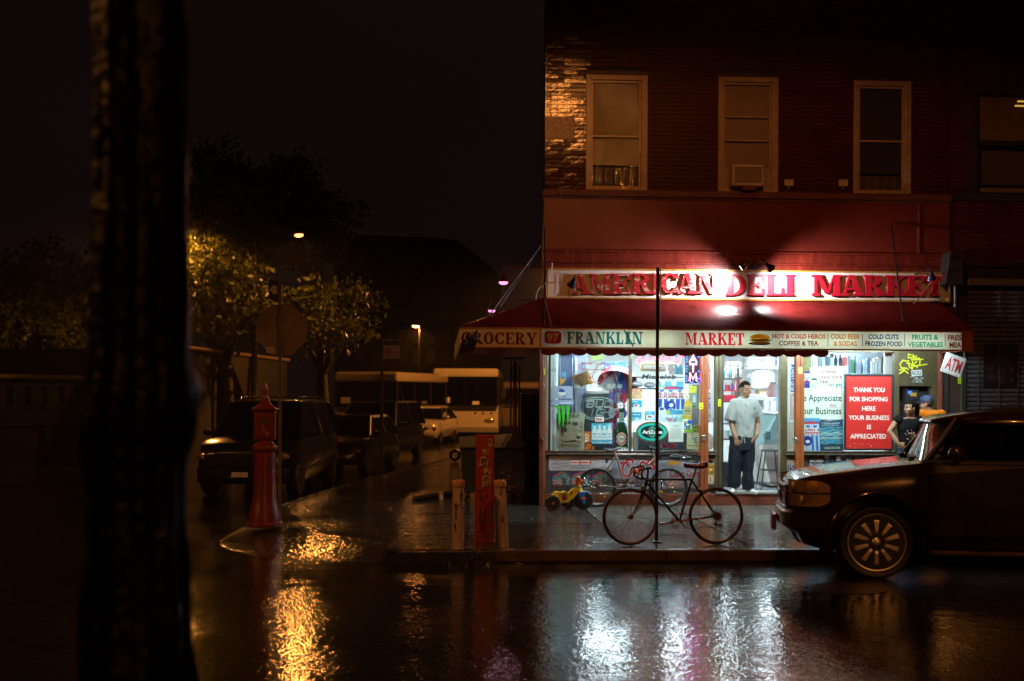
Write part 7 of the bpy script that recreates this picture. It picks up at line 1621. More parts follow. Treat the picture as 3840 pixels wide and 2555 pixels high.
    if name == 'black_suv':
        m = MB()
        for s_ in (-1, 1): m.tube([(s_ * wt_ * .85, fr_[1] * L + .3, H), (s_ * wt_ * .85, fr_[1] * L + .4, H + .06), (s_ * wt_ * .85, fr_[2] * L - .3, H + .06), (s_ * wt_ * .85, fr_[2] * L - .2, H)], .018, 6)
        for f in (.3, .7): y = L * (fr_[1] + (fr_[2] - fr_[1]) * f); m.tube([(-wt_ * .85, y, H + .06), (wt_ * .85, y, H + .06)], .014, 6)
        obj('roof_rack', m, M((.3, .25, .2), .2, .8), t, 60)
    return t
SK_ = rad(-11.3)
car('black_suv', 'black sport utility vehicle parked facing us on the side street behind the red call box', 'car', (-5.35, 2.75, -.13), rad(-7), 4.6, 1.86, 1.80, 1.02, 1.12, (.24, .37, .93, .99), (.010, .010, .010), tyre=.37, lamps=(.62, .42, .22))
car('small_car', 'small dark car parked on the side street between the black one and the minivan', 'car', (-4.35, 9.0, -.13), SK_, 4.1, 1.68, 1.40, .82, .92, (.27, .42, .84, .97), (.018, .015, .012))
car('minivan', 'dark minivan parked facing us on the side street with wet roof edge shining', 'car', (-3.95, 14.0, -.13), SK_, 4.8, 1.84, 1.72, .92, 1.02, (.20, .36, .95, .995), (.022, .020, .018), lamps=(.5, .32, .16))
o = car('silver_sedan', 'silver sedan seen from behind, parked in front of the pale coach', 'car', (-1.75 + .85, 25.2 + 4.4, -.13), SK_, 4.5, 1.74, 1.42, .86, .96, (.28, .42, .76, .92), (.42, .36, .28), front=True)
o.location = (-2.65, 26.3, -.13)
# coaches beyond
def coach(label, loc, rot, L, W, H, colour, side_glow=False):
    t = thing('coach', label, 'bus', loc, group='coaches parked in the yard', rotz=rot, local=True); hw = W / 2
    BM = M(colour, .3, .1, var=.12, coat=.3); DG = GLASS((.06, .06, .06), 1.0, .03); TB = M((.015, .014, .013), .3)
    m = MB(); m.box(-hw, hw, .02, L, .35, 1.45); obj('lower_body', m, BM, t, bevel=.06)
    m = MB(); m.box(-hw, hw, -.02, L, H - .38, H); obj('roof', m, BM, t, bevel=.10)
    m = MB()
    for s_ in (-1, 1):
        m.tube([(s_ * (hw - .05), .06, 1.42), (s_ * (hw - .05), .02, H - .35)], .05, 6)
        n = int(L / 1.6)
        for k in range(1, n + 1): m.tube([(s_ * (hw - .04), k * L / n - .06, 1.42), (s_ * (hw - .04), k * L / n - .06, H - .35)], .045, 6)
    m.tube([(0, .0, 1.42), (0, -.02, H - .35)], .02, 6)
    obj('pillar', m, TB, t, 60)
    for a, c in ((-hw + .06, -.02), (.02, hw - .06)): m = MB(); m.quad((a, .02, 1.3), (c, .02, 1.3), (c, -.01, H - .36), (a, -.01, H - .36)); obj('windscreen', m, DG, t)
    for s_ in (-1, 1):
        n = int(L / 1.6)
        for k in range(n):
            y0, y1 = k * L / n + (.1 if k == 0 else .0), (k + 1) * L / n - .12; m = MB(); m.quad((s_ * (hw - .02), y0, 1.46), (s_ * (hw - .02), y1, 1.46), (s_ * (hw - .02), y1, H - .38), (s_ * (hw - .02), y0, H - .38)); obj('side_window', m, GLASS((.10, .09, .08), 1.0, .05), t)
    m = MB(); m.box(-hw + .08, hw - .08, .3, L - .1, 1.2, 1.3); m.box(-hw + .1, hw - .1, L * .5, L * .5 + .1, 1.3, H - .4); obj('interior', m, M((.03, .03, .03), .7), t)
    m = MB(); m.box(-hw + .1, hw - .1, -.01, .019, 1.22, 1.42); obj('dash_panel', m, TB, t)
    for s_ in (-1, 1):
        m = MB(); m.ell((s_ * (hw - .38), .0, .82), (.22, .05, .10), 12, 7); obj('headlight', m, M((.5, .4, .25), .15, .7), t, 60)
        m = MB(); m.tube([(s_ * (hw - .02), .05, H - .5), (s_ * (hw + .22), -.22, H - .55), (s_ * (hw + .22), -.22, H - .95)], .03, 6); m.box(s_ * (hw + .22) - .09, s_ * (hw + .22) + .09, -.26, -.18, H - 1.25, H - .85); obj('mirror', m, TB, t, 50)
    m = MB(); m.box(-hw - .01, hw + .01, -.05, .3, .30, .55); obj('bumper', m, M((.2, .18, .15), .4), t, bevel=.04)
    for f in (.16, .78):
        for s_ in (-1, 1): m = MB(); m.lathe([(.3, s_ * .02), (.46, s_ * .01), (.48, s_ * -.03), (.48, s_ * -.25)], (s_ * (hw - .0), f * L, .48), 24, 'X'); obj('wheel', m, RUBBER, t, 40)
    m = MB(); m.box(-hw * .78, -hw * .48, -.03, -.012, 1.55, 1.78); m.box(hw * .2, hw * .42, -.03, -.012, 1.48, 1.62); obj('dash_card', m, M((.65, .58, .42), .6), t, kind='stuff')
    m = MB()
    for k in range(3): m.ell((hw * (.30 + .24 * k), .015, 1.12), (.05, .02, .05), 8, 6)
    obj('vent', m, TB, t, kind='stuff')
    return t
def gx(px, depth): q = PD(*cO(px, 905), depth); return q.x, q.y
x, y = gx(1072, 52); coach('pale coach facing us with a two pane windscreen and white cards on its dash', (x, y, -.13), rad(-4), 11, 2.75, 3.0, (.52, .44, .30))
x, y = gx(842, 47); coach('large coach at the left whose pale side windows face the street', (x, y, -.13), rad(-20), 11, 2.6, 2.75, (.34, .27, .17))
x, y = gx(962, 62); coach('coach standing farther back between the two nearer coaches', (x, y, -.13), rad(-6), 11, 2.5, 2.5, (.30, .22, .13))
x, y = gx(1185, 62); coach('coach mostly hidden behind the pipe rack by the shop corner', (x, y, -.13), rad(-6), 11, 2.5, 2.55, (.34, .24, .12))
# ------------------------------------------------------------------ red fire call box on the corner
fb = PZ(*cO(609, 1211), 0); df = (fb - CAM).dot(CM @ Vector((0, 0, -1)))
def FZ(py): return PD(*cO(609, py), df).z
RB = M((.13, .011, .007), .38, var=.3, vs=5, bump=.3, bs=22)
fbx = thing('call_box', 'dark red cast iron call box with a pointed cap standing on the corner pavement', 'call box', tuple(fb))
k = df / 2850
m = MB(); n = 8
m.lathe([(42 * k, 0), (42 * k, 4 * k + .02), (38 * k, .06), (36 * k, FZ(1180)), (31 * k, FZ(1165)), (27 * k, FZ(1140)), (25.5 * k, FZ(1080)), (25 * k, FZ(1040)), (29 * k, FZ(1036)), (29 * k, FZ(1028)), (22 * k, FZ(1022)), (15 * k, FZ(1013))], (fb.x, fb.y, 0), 12); obj('pedestal', m, RB, fbx, 30, bevel=.006)
m = MB(); hw = 24 * k; z0, z1 = FZ(1012), FZ(945)
m.box(fb.x - hw, fb.x + hw, fb.y - hw * .7, fb.y + hw * .7, z0, z1); obj('box', m, RB, fbx, bevel=.012)
m = MB(); m.box(fb.x - hw * .82, fb.x + hw * .82, fb.y - hw * .7 - .014, fb.y - hw * .7 - .001, z0 + .04, z1 - .05); obj('door', m, RB, fbx, bevel=.008)
m = MB(); m.box(fb.x - .03, fb.x + .03, fb.y - hw * .7 - .045, fb.y - hw * .7 - .0145, z1 - .17, z1 - .09); obj('handle', m, M((.12, .10, .09), .3, .5), fbx, bevel=.005)
m = MB(); m.box(fb.x - hw * 1.18, fb.x + hw * 1.18, fb.y - hw * .9, fb.y + hw * .9, z1 + .001, z1 + .03)
m.loft([[(fb.x + sx * hw * w_, fb.y + sy * hw * w_ * .8, z) for sx, sy in ((-1, -1), (1, -1), (1, 1), (-1, 1))] for w_, z in ((1.0, z1 + .031), (.62, FZ(932)), (.42, FZ(926)), (.40, FZ(918)))]); obj('cap', m, RB, fbx, bevel=.006)
m = MB(); m.lathe([(9 * k, FZ(917)), (5 * k, FZ(910)), (7.5 * k, FZ(902)), (6 * k, FZ(893)), (2 * k, FZ(884)), (.4 * k, FZ(876))], (fb.x, fb.y, 0), 12); obj('finial', m, RB, fbx, 50)
m = MB()
for a, c in ((.3, .35), (.2, .5), (.45, .62), (.6, .2)): z = z0 + (z1 - z0) * c; m.tube([(fb.x - hw * .5 + hw * a, fb.y - hw * .7 - .016, z), (fb.x - hw * .2 + hw * a, fb.y - hw * .7 - .016, z + .03), (fb.x - hw * .3 + hw * a, fb.y - hw * .7 - .016, z - .04)], .005, 4)
for c in (1080, 1118, 1130): m.tube([(fb.x + 20 * k, fb.y - 17 * k, FZ(c)), (fb.x + 21 * k, fb.y - 16.6 * k, FZ(c + 6)), (fb.x + 20 * k, fb.y - 17.2 * k, FZ(c + 9))], .009, 5)
obj('scratch', m, M((.45, .32, .26), .5), fbx, kind='stuff')
# ------------------------------------------------------------------ stop sign seen from behind
sp = PZ(*cO(643, 1188), 0); ds = (sp - CAM).dot(CM @ Vector((0, 0, -1)))
GALV = M((.12, .10, .09), .4, .4, var=.3)
stp = thing('stop_sign', 'octagonal sign seen from its plain brown back on a pole behind the red call box', 'sign', tuple(sp))
zt_ = PD(*cO(643, 655), ds).z; c = PD(*cO(647, 759), ds - .04)
m = MB(); m.box(sp.x - .022, sp.x + .022, sp.y - .018, sp.y + .018, 0, zt_); obj('post', m, GALV, stp)
R_ = 58 * ds / 2850 / math.cos(math.pi / 8)
m = MB(); m.prism([(c.x + R_ * math.cos(math.pi / 8 + k * math.pi / 4), c.z + R_ * math.sin(math.pi / 8 + k * math.pi / 4)) for k in range(8)], sp.y + .019, sp.y + .023); obj('sign_plate', m, M((.20, .155, .125), .4, .3, var=.2, vs=3), stp)
m = MB(); q = PD(*cO(622, 806), ds); m.box(q.x - .055, q.x + .055, sp.y + .0165, sp.y + .0188, q.z - .04, q.z + .04); so = obj('sticker', m, M((.5, .42, .36), .5), stp)
m = MB()
for dx in (-.025, 0, .025): m.tube([(q.x + dx, sp.y + .0155, q.z - .025), (q.x + dx + .012, sp.y + .0155, q.z + .022)], .005, 4)
obj('scribble', m, M((.05, .04, .04), .5), so, kind='stuff')
m = MB()
for k in range(4): m.box(sp.x - .03, sp.x + .03, sp.y - .024, sp.y - .0181, c.z + .02 + k * .055, c.z + .045 + k * .055)
obj('reflective_tape', m, M((.75, .72, .75), .1, .7), stp, kind='stuff')
q = PD(*cO(631, 667), ds)
m = MB(); w_ = 11 * ds / 2850; h_ = 22 * ds / 2850; m.extr([(q.x - w_, sp.y - .03, q.z - h_), (q.x + w_, sp.y - .03, q.z - h_ - .06), (q.x + w_, sp.y - .03, q.z + h_ - .02), (q.x - w_, sp.y - .03, q.z + h_)], (0, .004, 0)); so = obj('arrow_plate', m, M((.02, .02, .02), .4), stp)
m = MB(); m.add([(q.x - w_ * .9, sp.y - .0315, q.z), (q.x + .0, sp.y - .0315, q.z - h_ * .55), (q.x + w_ * .7, sp.y - .0315, q.z - h_ * .45), (q.x + w_ * .7, sp.y - .0315, q.z + h_ * .3), (q.x + .0, sp.y - .0315, q.z + h_ * .5)], [(0, 1, 2, 3, 4)]); obj('arrow', m, M((.42, .38, .36), .4), so)
# ------------------------------------------------------------------ parking rule sign
sp = PZ(*cO(878, 1085), 0); ds = (sp - CAM).dot(CM @ Vector((0, 0, -1))); zt_ = PD(*cO(878, 782), ds).z
pk = thing('parking_sign', 'no parking sign with a black top band on a dark pole', 'sign', tuple(sp))
m = MB(); m.box(sp.x - .035, sp.x + .035, sp.y - .03, sp.y + .03, 0, zt_); obj('post', m, M((.02, .018, .016), .4), pk)
q0, q1 = PD(*cO(885, 826), ds), PD(*cO(921, 782), ds); yy = sp.y - .036
m = MB(); m.box(q0.x - .03, q1.x, yy, yy + .005, q0.z, q1.z); obj('sign_plate', m, M((.36, .32, .30), .4), pk)
m = MB(); m.add([(x, yy - .001, z) for x, z in ((q0.x - .025, q1.z - .14), (q1.x - .01, q1.z - .14), (q1.x - .01, q1.z - .01), (q0.x - .025, q1.z - .01))], [(0, 1, 2, 3)]); obj('black_band', m, M((.015, .012, .012), .4), pk)
m = MB(); cc = Vector((q0.x + .10, yy - .003, q0.z + .14)); m.torus(cc, .09, .012, 'Y', 24, 5); m.tube([cc + Vector((-.06, 0, .06)), cc + Vector((.06, 0, -.06))], .011, 5); obj('no_symbol', m, M((.26, .02, .03), .4), pk, 60)
m = MB(); fit_text(m, 'P', lambda x, z: (x, yy - .002, z), cc.x - .04, cc.x + .04, cc.z - .05, cc.z + .05, .02); obj('lettering', m, M((.03, .02, .03), .4), pk)
m = MB(); m.tube([(q1.x - .15, yy - .002, q0.z + .04), (q1.x - .03, yy - .002, q0.z + .04)], .006, 4)
for j in range(4): m.tube([(q1.x - .11, yy - .002, q0.z + .24 - j * .04), (q1.x - .03, yy - .002, q0.z + .24 - j * .04)], .004, 4)
obj('small_print', m, M((.2, .04, .04), .4), pk, kind='stuff')
# ------------------------------------------------------------------ dumpster, pipe rack, cabinet beside the shop corner
dp_ = thing('dumpster', 'dark dumpster with yellow scrawled graffiti standing behind the red post', 'dumpster', (-.65, 1.4, 0))
x0, x1 = PY(*cO(1062, 1100), 1.0).x, PY(*cO(1208, 1100), 1.0).x; za, zb_ = PY(*cO(1062, 1035), 1.0).z, PY(*cO(1208, 1012), 1.0).z
DK = M((.014, .013, .012), .5, var=.4)
m = MB(); m.hexa([(x0 + .03, 1.0, .12), (x1, 1.0, .12), (x1, 2.5, .12), (x0 + .03, 2.5, .12), (x0, .96, za), (x1, .96, za), (x1, 2.5, zb_ + .02), (x0, 2.5, zb_ - .05)]); obj('bin_body', m, DK, dp_, bevel=.01)
m = MB(); m.hexa([(x0 - .03, .92, za + .003), (x1 + .02, .92, za + .003), (x1 + .02, 2.55, zb_ + .024), (x0 - .03, 2.55, zb_ - .046), (x0 - .03, .92, za + .04), (x1 + .02, .92, za + .04), (x1 + .02, 2.55, zb_ + .06), (x0 - .03, 2.55, zb_ - .01)]); obj('lid', m, M((.010, .010, .010), .75, spec=.2), dp_, bevel=.01)
for x in (x0 + .12, x1 - .12):
    for y in (1.1, 2.4): m = MB(); m.lathe([(.075, -.03), (.075, .03)], (x, y, .076), 14, 'X'); obj('caster', m, RUBBER, dp_, 40)
m = MB(); r4 = random.Random(5)
for i in range(26):
    x, z = PY(*cL(1490 + r4.uniform(0, 120), 1095 + r4.uniform(0, 240)), .985).xz if False else (PY(*cL(1490 + r4.uniform(0, 110), 1095 + r4.uniform(0, 240)), .955).x, PY(*cL(1500, 1095 + r4.uniform(0, 240)), .955).z)
    m.tube([(x + r4.uniform(-.05, .05), .945, z + r4.uniform(-.02, .02)) for _ in range(3)], .0045, 4)
obj('scrawl', m, M((.40, .26, .05), .5), dp_, kind='stuff')
graf = [(1560, 1395), (1590, 1380), (1600, 1410), (1575, 1420), (1610, 1390), (1630, 1375), (1635, 1405), (1655, 1385), (1680, 1350)]
m = MB(); m.tube([PY(*cL(u, v), .935) for u, v in graf], .006, 4); obj('scrawl', m, M((.40, .26, .05), .5), dp_, kind='stuff')
cb = thing('cabinet', 'tall dark wooden cabinet against the side wall at the shop corner', 'cabinet', (-.45, 3.2, 0))
xa, xb_ = PY(*cO(1199, 900), 3.0).x, -.05 + .3
m = MB(); m.box(xa, xb_, 3.0, 3.8, 0, PY(*cO(1200, 906), 3.0).z); obj('case', m, M((.014, .010, .008), .6), cb, bevel=.01)
m = MB(); m.box(xa + .03, (xa + xb_) / 2 - .005, 2.985, 2.999, .08, 1.75); m.box((xa + xb_) / 2 + .005, xb_ - .03, 2.985, 2.999, .08, 1.75); obj('door_panel', m, M((.018, .012, .009), .6), cb, kind='stuff')
pr_ = thing('pipe_rack', 'rack of thin pale upright pipes beside the shop corner', 'rack', (-.9, 2.7, 0))
for u in (1603, 1632, 1650, 1680):
    q = PY(*cL(u, 900), 2.7); z1 = PY(*cL(u, 250 if u != 1680 else 290), 2.7).z; m = MB(); m.tube([(q.x, 2.7, .02), (q.x, 2.7, z1)], .017, 7); obj('pipe', m, M((.36, .22, .17), .4), pr_, 60)
q = PY(*cL(1640, 235), 2.7); m = MB(); m.box(q.x - .22, q.x + .18, 2.66, 2.74, q.z, q.z + .03); m.box(q.x - .12, q.x + .16, 2.6, 2.8, 0, .03); obj('rail', m, M((.12, .03, .02), .5), pr_, kind='stuff')
ty = thing('tyre', 'old black tyre standing on the side pavement beyond the dumpster', 'tyre', tuple(PZ(*cO(1047, 1062), 0)))
q = PZ(*cO(1047, 1062), 0); m = MB(); m.torus((q.x, q.y, .165), .12, .045, 'Y', 24, 8); obj('ring', m, RUBBER, ty, 60)
pl = thing('plank', 'dark wet plank lying on the pavement left of the pale bollard', 'plank', tuple(PZ(*cL(900, 1475), 0)))
a, c = PZ(*cL(725, 1500), .03), PZ(*cL(1075, 1445), .03); m = MB(); m.tube([a, c], .045, 4); obj('board', m, M((.02, .012, .008), .4), pl)
cu_ = thing('paper_cup', 'crumpled pale paper cup on the pavement beside the dark plank', 'cup', tuple(PZ(*cL(973, 1505), 0)))
q = PZ(*cL(973, 1505), 0); m = MB(); m.lathe([(.035, 0), (.05, .12), (.046, .12), (.03, .01)], tuple(q), 14); obj('cup', m, M((.55, .36, .2), .5), cu_, 50)
m = MB(); m.lathe([(.055, .121), (.055, .135), (.02, .14)], tuple(q), 14); obj('lid', m, M((.5, .33, .2), .4), cu_, 50)
# ------------------------------------------------------------------ sodium street lamps
SOD = (1.0, .36, .07)
def cobra(name, label, head, base, watts, bulb=30.0, lum=.16, col=SOD, cone=172, group='sodium street lamps'):
    head, base = Vector(head), Vector(base)
    t = thing(name, label, 'street lamp', tuple(base), group=group)
    PM_ = M((.10, .09, .08), .4, .5)
    m = MB(); top = Vector((base.x, base.y, head.z + .15)); m.tube([base, base.lerp(top, .5), top], [.11, .09, .06], 10); obj('pole', m, PM_, t, 60)
    m = MB(); mid = top.lerp(head, .5) + Vector((0, 0, .25)); m.tube([top - Vector((0, 0, .1)), mid, head + Vector((0, 0, .10))], .035, 8); obj('arm', m, PM_, t, 60)
    d = (head - top); d.z = 0; d = d.normalized() if d.length > .01 else Vector((0, -1, 0))
    rot = Matrix.Rotation(math.atan2(d.y, d.x), 4, 'Z')
    m = MB(); m.ell((0, 0, .10), (.36, .15, .09), 16, 8); m.xf(Matrix.Translation(head) @ rot); obj('lamp_housing', m, PM_, t, 60)
    m = MB(); m.ell((.05, 0, .015), (lum * 1.25, lum * .75, lum * .45), 16, 8); m.xf(Matrix.Translation(head) @ rot); obj('bulb', m, E((1.0, .28, .06), bulb * .5), t, 60)
    l = bpy.data.lights.new('street_lamp', 'SPOT'); l.energy = watts; l.color = col; l.shadow_soft_size = .14; l.spot_size = rad(cone); l.spot_blend = .18
    o = bpy.data.objects.new('lamp_light', l); COL.objects.link(o); o.parent = t; o.location = tuple(head - base + rot @ Vector((.05, 0, -.14)))
    return t
D1 = 36.0; h1 = PD(*cO(686, 543), D1); b1 = PD(*cO(585, 905), D1 + 2.0)
cobra('street_lamp', 'glowing orange street lamp among the leaves over the side street', h1, (b1.x, b1.y, -.13), 280, 16, .14)
q_ = PD(*cO(1300, 600), 45); cobra('street_lamp', 'street lamp hidden behind the corner building, lighting the coaches', q_, (q_.x + 2.5, q_.y + .5, -.13), 3600, 40, .2)
h3 = PD(*cO(372, 515), 36.5); b3 = PD(*cO(360, 905), 37.5)
cobra('street_lamp', 'added street lamp hidden behind the near tree trunk to brighten the left leaves', h3, (b3.x, b3.y, -.13), 1500, 40, .18)  # lamp added out of sight to brighten the left leaf patch
D2 = 85.0; h2 = PD(*cO(959, 752), D2); b2 = PD(*cO(966, 905), D2)
cobra('street_lamp', 'far glowing street lamp on a thin pole beyond the coaches', h2, (b2.x, b2.y, -.13), 1500, 55, .2)
cobra('street_lamp', 'street lamp over the roadway lighting the corner brickwork, above the picture', (1.2, -9.2, 8.8), (3.0, -16.4, 0), 720, 30, col=(1.0, .31, .06))
cobra('street_lamp', 'street lamp beyond the left edge of the picture, lighting the corner', (-15.5, -11.0, 8.6), (-17.5, -8.5, 0), 2000, 30, cone=142)
cobra('street_lamp', 'street lamp far behind the viewer shining on the side of the parked vehicle', (2.5, -32.0, 7.5), (4.5, -34, 0), 1700, 30)
# ------------------------------------------------------------------ trees
LEAF = None
def leaf_mat(a, c):
    m, t, o = newmat('leaf')
    p = t.nodes.new('ShaderNodeBsdfPrincipled'); tl = t.nodes.new('ShaderNodeBsdfTranslucent'); mx = t.nodes.new('ShaderNodeMixShader'); mx.inputs[0].default_value = .3
    g = t.nodes.new('ShaderNodeNewGeometry'); r = t.nodes.new('ShaderNodeValToRGB'); r.color_ramp.elements[0].color = (*a, 1); r.color_ramp.elements[1].color = (*c, 1)
    t.links.new(g.outputs['Random Per Island'], r.inputs['Fac']); t.links.new(r.outputs['Color'], p.inputs['Base Color']); t.links.new(r.outputs['Color'], tl.inputs[0]); p.inputs['Roughness'].default_value = .35
    t.links.new(p.outputs[0], mx.inputs[1]); t.links.new(tl.outputs[0], mx.inputs[2]); t.links.new(mx.outputs[0], o.inputs[0]); return m
LEAFM = leaf_mat((.05, .07, .012), (.14, .15, .02)); BARK = M((.05, .04, .03), .6, var=.5, vs=9, bump=.8, bs=12, bd=.05)
def tree(label, base, clumps, n_leaf, size, seed, trunk_r=.22, group=None):
    r = random.Random(seed); base = Vector(base); t = thing('tree', label, 'tree', tuple(base), group=group)
    cc = [(Vector(c), Vector(rr)) for c, rr in clumps]; ctr = sum((c for c, _ in cc), Vector()) / len(cc)
    m = MB(); fork = base.lerp(Vector((ctr.x, ctr.y, base.z)), .15); fork.z = base.z + (ctr.z - base.z) * .45
    m.tube([base, base.lerp(fork, .5) + Vector((.06, 0, 0)), fork], [trunk_r * 1.25, trunk_r, trunk_r * .85], 10)
    for c, rr in cc:
        mid = fork.lerp(c, .5) + Vector((r.uniform(-.3, .3), r.uniform(-.3, .3), r.uniform(0, .5))); m.tube([fork, mid, c], [trunk_r * .55, trunk_r * .3, .02], 6)
        for _ in range(4):
            e = c + Vector((rr.x * r.uniform(-.8, .8), rr.y * r.uniform(-.8, .8), rr.z * r.uniform(-.8, .8))); m.tube([mid.lerp(c, .6), e], [.035, .008], 5)
    obj('trunk', m, BARK, t, 60)
    m = MB(); vol = [rr.x * rr.y * rr.z for _, rr in cc]; tot = sum(vol)
    for (c, rr), v in zip(cc, vol):
        k = max(3, int(n_leaf * v / tot / 9))
        for _ in range(k):                                   # sprays of leaves, denser towards the outside
            while True:
                d = Vector((r.uniform(-1, 1), r.uniform(-1, 1), r.uniform(-1, 1)))
                if .25 < d.length < 1: break
            s_ = c + Vector((d.x * rr.x, d.y * rr.y, d.z * rr.z))
            for _ in range(9):
                p = s_ + Vector((r.gauss(0, .17), r.gauss(0, .17), r.gauss(0, .15)))
                q = Quaternion((r.gauss(0, 1), r.gauss(0, 1), r.gauss(0, 1), r.gauss(0, 1))).normalized(); a = q @ Vector((1, 0, 0)) * size * r.uniform(.6, 1.25); b_ = q @ Vector((0, 1, 0)) * size * r.uniform(.4, .75); nn = q @ Vector((0, 0, 1)) * size * .18
                m.add([p - a, p - a * .1 - b_ + nn, p + a, p - a * .1 + b_ + nn], [(0, 1, 2), (0, 2, 3)])
    o = obj('crown', m, LEAFM, t); return t
def cl(px, py, D, rx, rz, ry=None): return (PD(*cO(px, py), D), (rx, ry or rx, rz))
gb = lambda px, D: (lambda q: (q.x, q.y, -.13))(PD(*cO(px, 905), D))
tree('leafy tree lit yellow by the street lamp, its left part glowing', gb(520, 38), [cl(470, 570, 37, .95, .8), cl(440, 640, 37, .7, .9), cl(520, 640, 37.5, 1.1, 1.0), cl(560, 560, 38.5, 1.0, .9), cl(585, 690, 37, .8, .7), cl(480, 740, 37.5, .9, .6), cl(545, 760, 37.5, .9, .5), cl(470, 470, 39, 1.2, .8), cl(560, 450, 39, 1.3, .9), cl(500, 380, 39.5, 1.0, .7)], 7600, .105, 3)
tree('leafy tree hanging over the side street to the right of the street lamp', gb(740, 42), [cl(700, 690, 38, .8, .6), cl(745, 730, 38, .7, .6), cl(780, 680, 39, .8, .5), cl(830, 700, 39.5, .75, .5), cl(760, 790, 38.5, .6, .4), cl(820, 760, 39.5, .8, .5), cl(690, 780, 38.5, .6, .5), cl(860, 690, 40, .35, .3), cl(700, 560, 42, 1.5, 1.0), cl(640, 460, 43, 1.6, 1.2), cl(750, 500, 43, 1.4, 1.0), cl(680, 400, 43.5, 1.0, .8)], 6600, .105, 5)
tree('dim tree behind the brick building at the far left of the street', gb(80, 48), [cl(60, 720, 46, 2.2, 1.6), cl(160, 760, 46, 1.8, 1.3), cl(110, 640, 47, 2.0, 1.4), cl(10, 800, 46, 1.5, 1.0), cl(200, 700, 47, 1.4, 1.0)], 4200, .16, 7)
# ------------------------------------------------------------------ buildings of the far side
FARB = M((.06, .035, .028), .7, var=.4, vs=.5); ROOFE = M((.3, .2, .1), .35)
q0, q1 = PD(*cO(0, 905), 31), PD(*cO(560, 905), 41)
lb = thing('brick_building', 'low dim brick building with narrow windows and an arched door at the far left', 'building', (q0.x, q0.y, -.13))
dx = (q1 - q0); dx.z = 0; Lb = dx.length; dx.normalize(); nb = Vector((dx.y, -dx.x, 0)); nb = nb if nb.y < 0 else -nb
def W_(s, z, off=0.0): return Vector((q0.x, q0.y, 0)) + dx * s + nb * off + Vector((0, 0, z))
def slab(mb, s0, s1, z0, z1, o0, o1): mb.hexa([W_(s0, z0, o1), W_(s1, z0, o1), W_(s1, z0, o0), W_(s0, z0, o0), W_(s0, z1, o1), W_(s1, z1, o1), W_(s1, z1, o0), W_(s0, z1, o0)])
m = MB(); slab(m, -20, Lb, -.13, 2.15, -6, 0); obj('wall', m, M((.014, .007, .006), .7, var=.4, vs=3, bump=.3, bs=9), lb)
m = MB(); slab(m, -20, Lb + .1, 2.152, 2.26, -6, .12); slab(m, -20, Lb + .05, .95, 1.02, 0.001, .06); obj('cornice', m, M((.02, .011, .009), .6), lb)
BW_ = [M((.008, .008, .008), .3)]
for i in range(22):
    s0 = -1 + i * .62
    if s0 > Lb - .5: break
    m = MB(); slab(m, s0, s0 + .2, 1.45, 1.95, .001, .012); wd = obj('window', m, M((.01, .01, .012), .2), lb)
    m = MB(); slab(m, s0 - .04, s0 + .24, 1.40, 1.448, .001, .05); obj('sill', m, M((.05, .03, .02), .5), wd)
for i in range(7):
    s0 = -.2 + i * 1.55
    m = MB(); slab(m, s0, s0 + .22, .30, .92, .001, .012); wd = obj('window', m, M((.01, .01, .012), .2), lb)
    m = MB(); slab(m, s0 - .04, s0 + .26, .26, .298, .001, .05); obj('sill', m, M((.05, .03, .02), .5), wd)
sd = (PD(*cO(443, 905), 38.5) - Vector((q0.x, q0.y, 0))).dot(dx)
m = MB(); arcp = [W_(sd - .3, -.12, .015), W_(sd + .3, -.12, .015)] + [W_(sd + .3 * math.cos(a), .8 + .35 * math.sin(a), .015) for a in [math.pi * k / 8 for k in range(9)]]; m.add(arcp, [tuple(range(len(arcp)))]); obj('arched_door', m, M((.006, .006, .006), .4), lb)
# long flat-roofed garage along the far side of the side street
ga = PD(*cO(405, 905), 34); gc = PD(*cO(660, 905), 46)
gr_ = thing('garage', 'long low dark garage whose wet roof edge catches the lamp light', 'building', (ga.x, ga.y, -.13)); zr1, zr2 = PD(*cO(415, 803), 34).z, PD(*cO(640, 832), 46).z
zr_ = (zr1 + zr2) / 2; dd = (gc - ga); dd.z = 0; dd.normalize(); pn_ = Vector((-dd.y, dd.x, 0)); pn_ = pn_ if pn_.x < 0 else -pn_
A0, A1 = Vector((ga.x, ga.y, 0)), Vector((gc.x, gc.y, 0))
m = MB(); m.hexa([A0 + Vector((0, 0, -.13)), A1 + Vector((0, 0, -.13)), A1 + pn_ * 8 + Vector((0, 0, -.13)), A0 + pn_ * 8 + Vector((0, 0, -.13)), A0 + Vector((0, 0, zr1)), A1 + Vector((0, 0, zr2)), A1 + pn_ * 8 + Vector((0, 0, zr2)), A0 + pn_ * 8 + Vector((0, 0, zr1))]); obj('wall', m, M((.013, .009, .008), .7, var=.4, vs=1), gr_)
m = MB(); m.tube([A0 - pn_ * .08 + Vector((0, 0, zr1 + .05)), A1 - pn_ * .08 + Vector((0, 0, zr2 + .05))], .055, 6); obj('gutter', m, ROOFE, gr_, 60)
